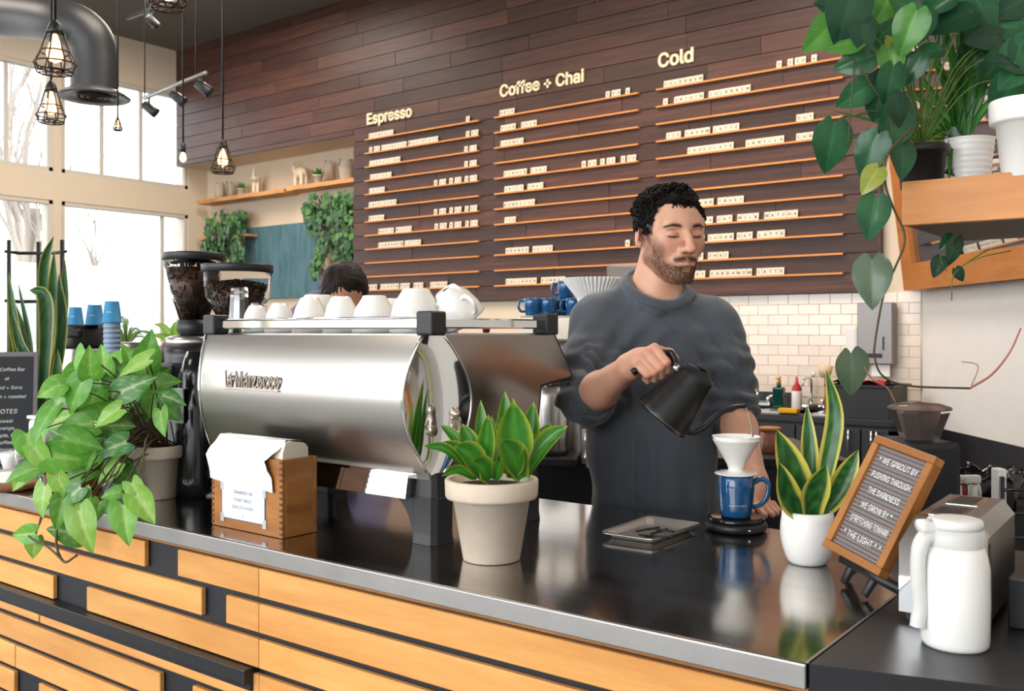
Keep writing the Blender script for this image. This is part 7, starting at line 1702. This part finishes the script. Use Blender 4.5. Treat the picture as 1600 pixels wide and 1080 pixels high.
def pendant(u, v, d, w, hgt, cage, lab, cord_top=None):
    p = at(u, v, d); K = d/1500; r = w*K/2; h = hgt*K; t = thing('pendant_lamp', lab, 'lamp', p, 0, 'pendant lamps')
    m = MB(); m.tube([(0, 0, h*.42), (0, 0, ZC-p.z-.002)], .006, 6); part('cord', m, M_['black'], t)
    m = MB(); m.lathe([(.006, h*.5), (r*.28, h*.42), (r*.40, h*.30), (r*.40, h*.22), (0, h*.22)] if cage else [(0, h*.5), (r*.5, h*.5), (r*.6, h*.1), (0, h*.1)], 16); part('socket', m, M_['black'], t)
    b = .62 if cage else 1; m = MB(); m.lathe([(r*.14*b, h*.24), (r*.3*b, h*.12), (r*.62*b, -h*.08), (r*.66*b, -h*.16), (r*.5*b, -h*.27), (0, -h*.33)], 18); part('bulb', m, M_['bulb'], t)
    m = MB(); m.tube([(-r*.1, 0, h*.05), (-r*.13, 0, -h*.18), (0, 0, -h*.02), (r*.13, 0, -h*.18), (r*.1, 0, h*.05)], r*.05, 5); part('filament', m, M_['fil'], t)
    if cage:
        m = MB(); prof_ = [(r*.42, h*.24), (r*.72, -h*.12), (r, -h*.34), (r*.86, -h*.5)]
        for k in range(8): a = 2*PI*k/8; m.tube([(q_*math.cos(a), q_*math.sin(a), z_) for q_, z_ in prof_], .0035, 5)
        for q_, z_ in prof_[1:]: m.tube([(q_*math.cos(2*PI*k/24), q_*math.sin(2*PI*k/24), z_) for k in range(25)], .0035, 5, caps=False)
        for k in range(4): a = PI*k/4; m.tube([(-r*.86*math.cos(a), -r*.86*math.sin(a), -h*.5), (r*.86*math.cos(a), r*.86*math.sin(a), -h*.5)], .003, 4)
        part('wire_cage', m, M_['cage'], t)
    l = lamp('POINT', 'bulb_light', p+Vector((0, 0, -h*.1)), 3.0, (1, .6, .3), shadow_soft_size=.02)
pendant(86, 72, 4.0, 62, 82, True, 'caged pendant lamp nearest at top left, before the duct'); pendant(80, 158, 5.0, 44, 66, True, 'second caged pendant lamp, below the nearest one at left')
pendant(348, 244, 5.6, 38, 52, True, 'caged pendant lamp in front of the alcove'); pendant(286, 242, 5.9, 15, 36, False, 'bare bulb pendant left of the alcove caged lamp'); pendant(184, 193, 6.4, 14, 22, True, 'tiny caged pendant under the duct diffuser'); pendant(262, -18, 3.4, 58, 60, True, 'caged pendant cut off by the top edge of the view')
# smoke detector dome
p = at(238, 44, 8.6); p.z = ZC; sm = thing('ceiling_speaker', 'pale dome fixture on the grey ceiling near the corner', 'fixture', p); K = 8.6/1500
m = MB(); m.lathe([(0, -.10), (.06, -.10), (.13, -.075), (.14, -.06), (.12, -.055), (0, -.055)], 32); part('dome', m, mat('pale_dome', 'a9a49d', .5), sm); m = MB(); m.lathe([(0, -.055), (.03, -.055), (.03, -.001), (0, -.001)], 16); part('mount', m, M_['black'], sm)
def head(par, p, dirv, s=1.0):
    t_ = Vector(dirv).normalized(); m = MB(); m.tube([Vector(p)+Vector((0, 0, .0)), Vector(p)+Vector((0, 0, -.08*s))], .008*s, 6); c = Vector(p)+Vector((0, 0, -.09*s)); m.tube([c-t_*.05*s, c+t_*.05*s, c+t_*.07*s], [.034*s, .040*s, .040*s], 14); part('lamp_head', m, M_['black'], par, world=True)
# track near the windows
a, b = at(226, 147, 8.2), at(322, 114, 7.4); tk = thing('track_light', 'slim grey light track with black spot heads hanging near the window corner', 'track light', (a+b)/2)
b.z = a.z; b2_ = at(322, 114, 7.4); b.z = b2_.z; a.z = b.z
m = MB(); m.tube([a, b], .018, 8); part('track_bar', m, mat('grey_track', '8d8c8c', .4, .5), tk, world=True)
m = MB(); m.tube([a, Vector((a.x, a.y, ZC-.002))], .006, 6); m.tube([lerp(a, b, .85), Vector((lerp(a, b, .85).x, lerp(a, b, .85).y, ZC-.002))], .006, 6); part('hanger', m, M_['black'], tk, world=True)
for t_ in (.08, .55, .95): head(tk, lerp(a, b, t_), (.5, .6, -.6), 1.1)
# track over the menu
tz = 4.36; tk2 = thing('track_light', 'black light track with spot heads crossing the top of the view before the menu wall', 'track light', (-4.9, 5.0, tz)); 
m = MB(); m.bbox((-4.9, 5.0, tz), (7.0, .035, .03), .003); part('track_bar', m, M_['black'], tk2, world=True)
for x_ in (-8.0, -5.6, -3.4, -1.6): m = MB(); m.tube([(x_, 5.0, tz), (x_, 5.0, ZC-.002)], .008, 6); part('hanger', m, M_['black'], tk2, world=True)
for (sp, tg) in SPOTS: head(tk2, Vector((sp[0], sp[1]+.0, tz-.01)), Vector(tg)-Vector(sp), 1.0)
# ------------------------------------------------------------------ outside: bare trees and a parked white van
bark = mat('bare_bark', '8f867d', .9)
def tree(x, y, h, seed, lab):
    r3 = random.Random(seed); g = MB()
    def grow(p, d, l, r, lv):
        n_ = 4; pts = [p]; q_ = p.copy(); dd_ = d.copy()
        for i in range(n_): dd_ = (dd_+Vector((r3.uniform(-.18, .18), r3.uniform(-.18, .18), .05))).normalized(); q_ = q_+dd_*l/n_; pts.append(q_.copy())
        g.tube(pts, [lerp(r, r*.55, i/n_) for i in range(n_+1)], 5 if lv < 3 else 3, caps=False)
        if lv < 5:
            for k in range(3 if lv < 4 else 2): i = r3.randint(1, n_); grow(pts[i], (dd_+Vector((r3.uniform(-.8, .8), r3.uniform(-.8, .8), r3.uniform(.1, .6)))).normalized(), l*.66, r*.5, lv+1)
    grow(Vector((0, 0, 0)), Vector((0, 0, 1)), h*.42, h*.018, 0)
    t = thing('bare_tree', lab, 'tree', (x, y, -.1)); part('branches', g, bark, t, kind='stuff')
for k, (u, X_, h_, lab) in enumerate(((20, -19.5, 9.5, 'bare tree outside the leftmost window panes'), (48, -23, 10, 'second bare tree outside, behind the first, by the left mullion'), (205, -26, 7.0, 'faint bare tree outside the wide lower window'))):
    p = on_x(u, 400, X_); tree(X_, p.y, h_, k+2, lab)
p = on_x(222, 480, -15.0); vn = thing('white_van', 'parked white van outside the lower window, washed out by daylight', 'van', (-15.0, p.y-1.0, -.1), PI/2)
wv = mat('white_van_paint', 'e9ebee', .3); m = MB()
prof_ = [(-3.6, .45), (-3.6, 2.35), (-3.4, 2.5), (.2, 2.5), (.9, 2.1), (1.65, 1.25), (2.5, 1.0), (2.65, .8), (2.65, .45)]; m.prism(prof_, -.95, .95, axis='y'); part('body_shell', m, wv, vn)
m = MB(); m.prism([(-.3, 1.3), (-.3, 2.1), (.45, 2.1), (1.35, 1.3)], -.965, .965, axis='y'); m.prism([(-1.6, 1.3), (-1.6, 2.1), (-.45, 2.1), (-.45, 1.3)], -.965, .965, axis='y'); part('side_window', m, mat('van_glass', 'a3adb0', .4), vn)
for x_ in (-2.5, 1.7):
    for s in (-1, 1): m = MB(); m.tube([(x_, s*.80, .38), (x_, s*.98, .38)], .37, 24); part('wheel', m, mat('tyre', '2a2a2b', .8), vn)
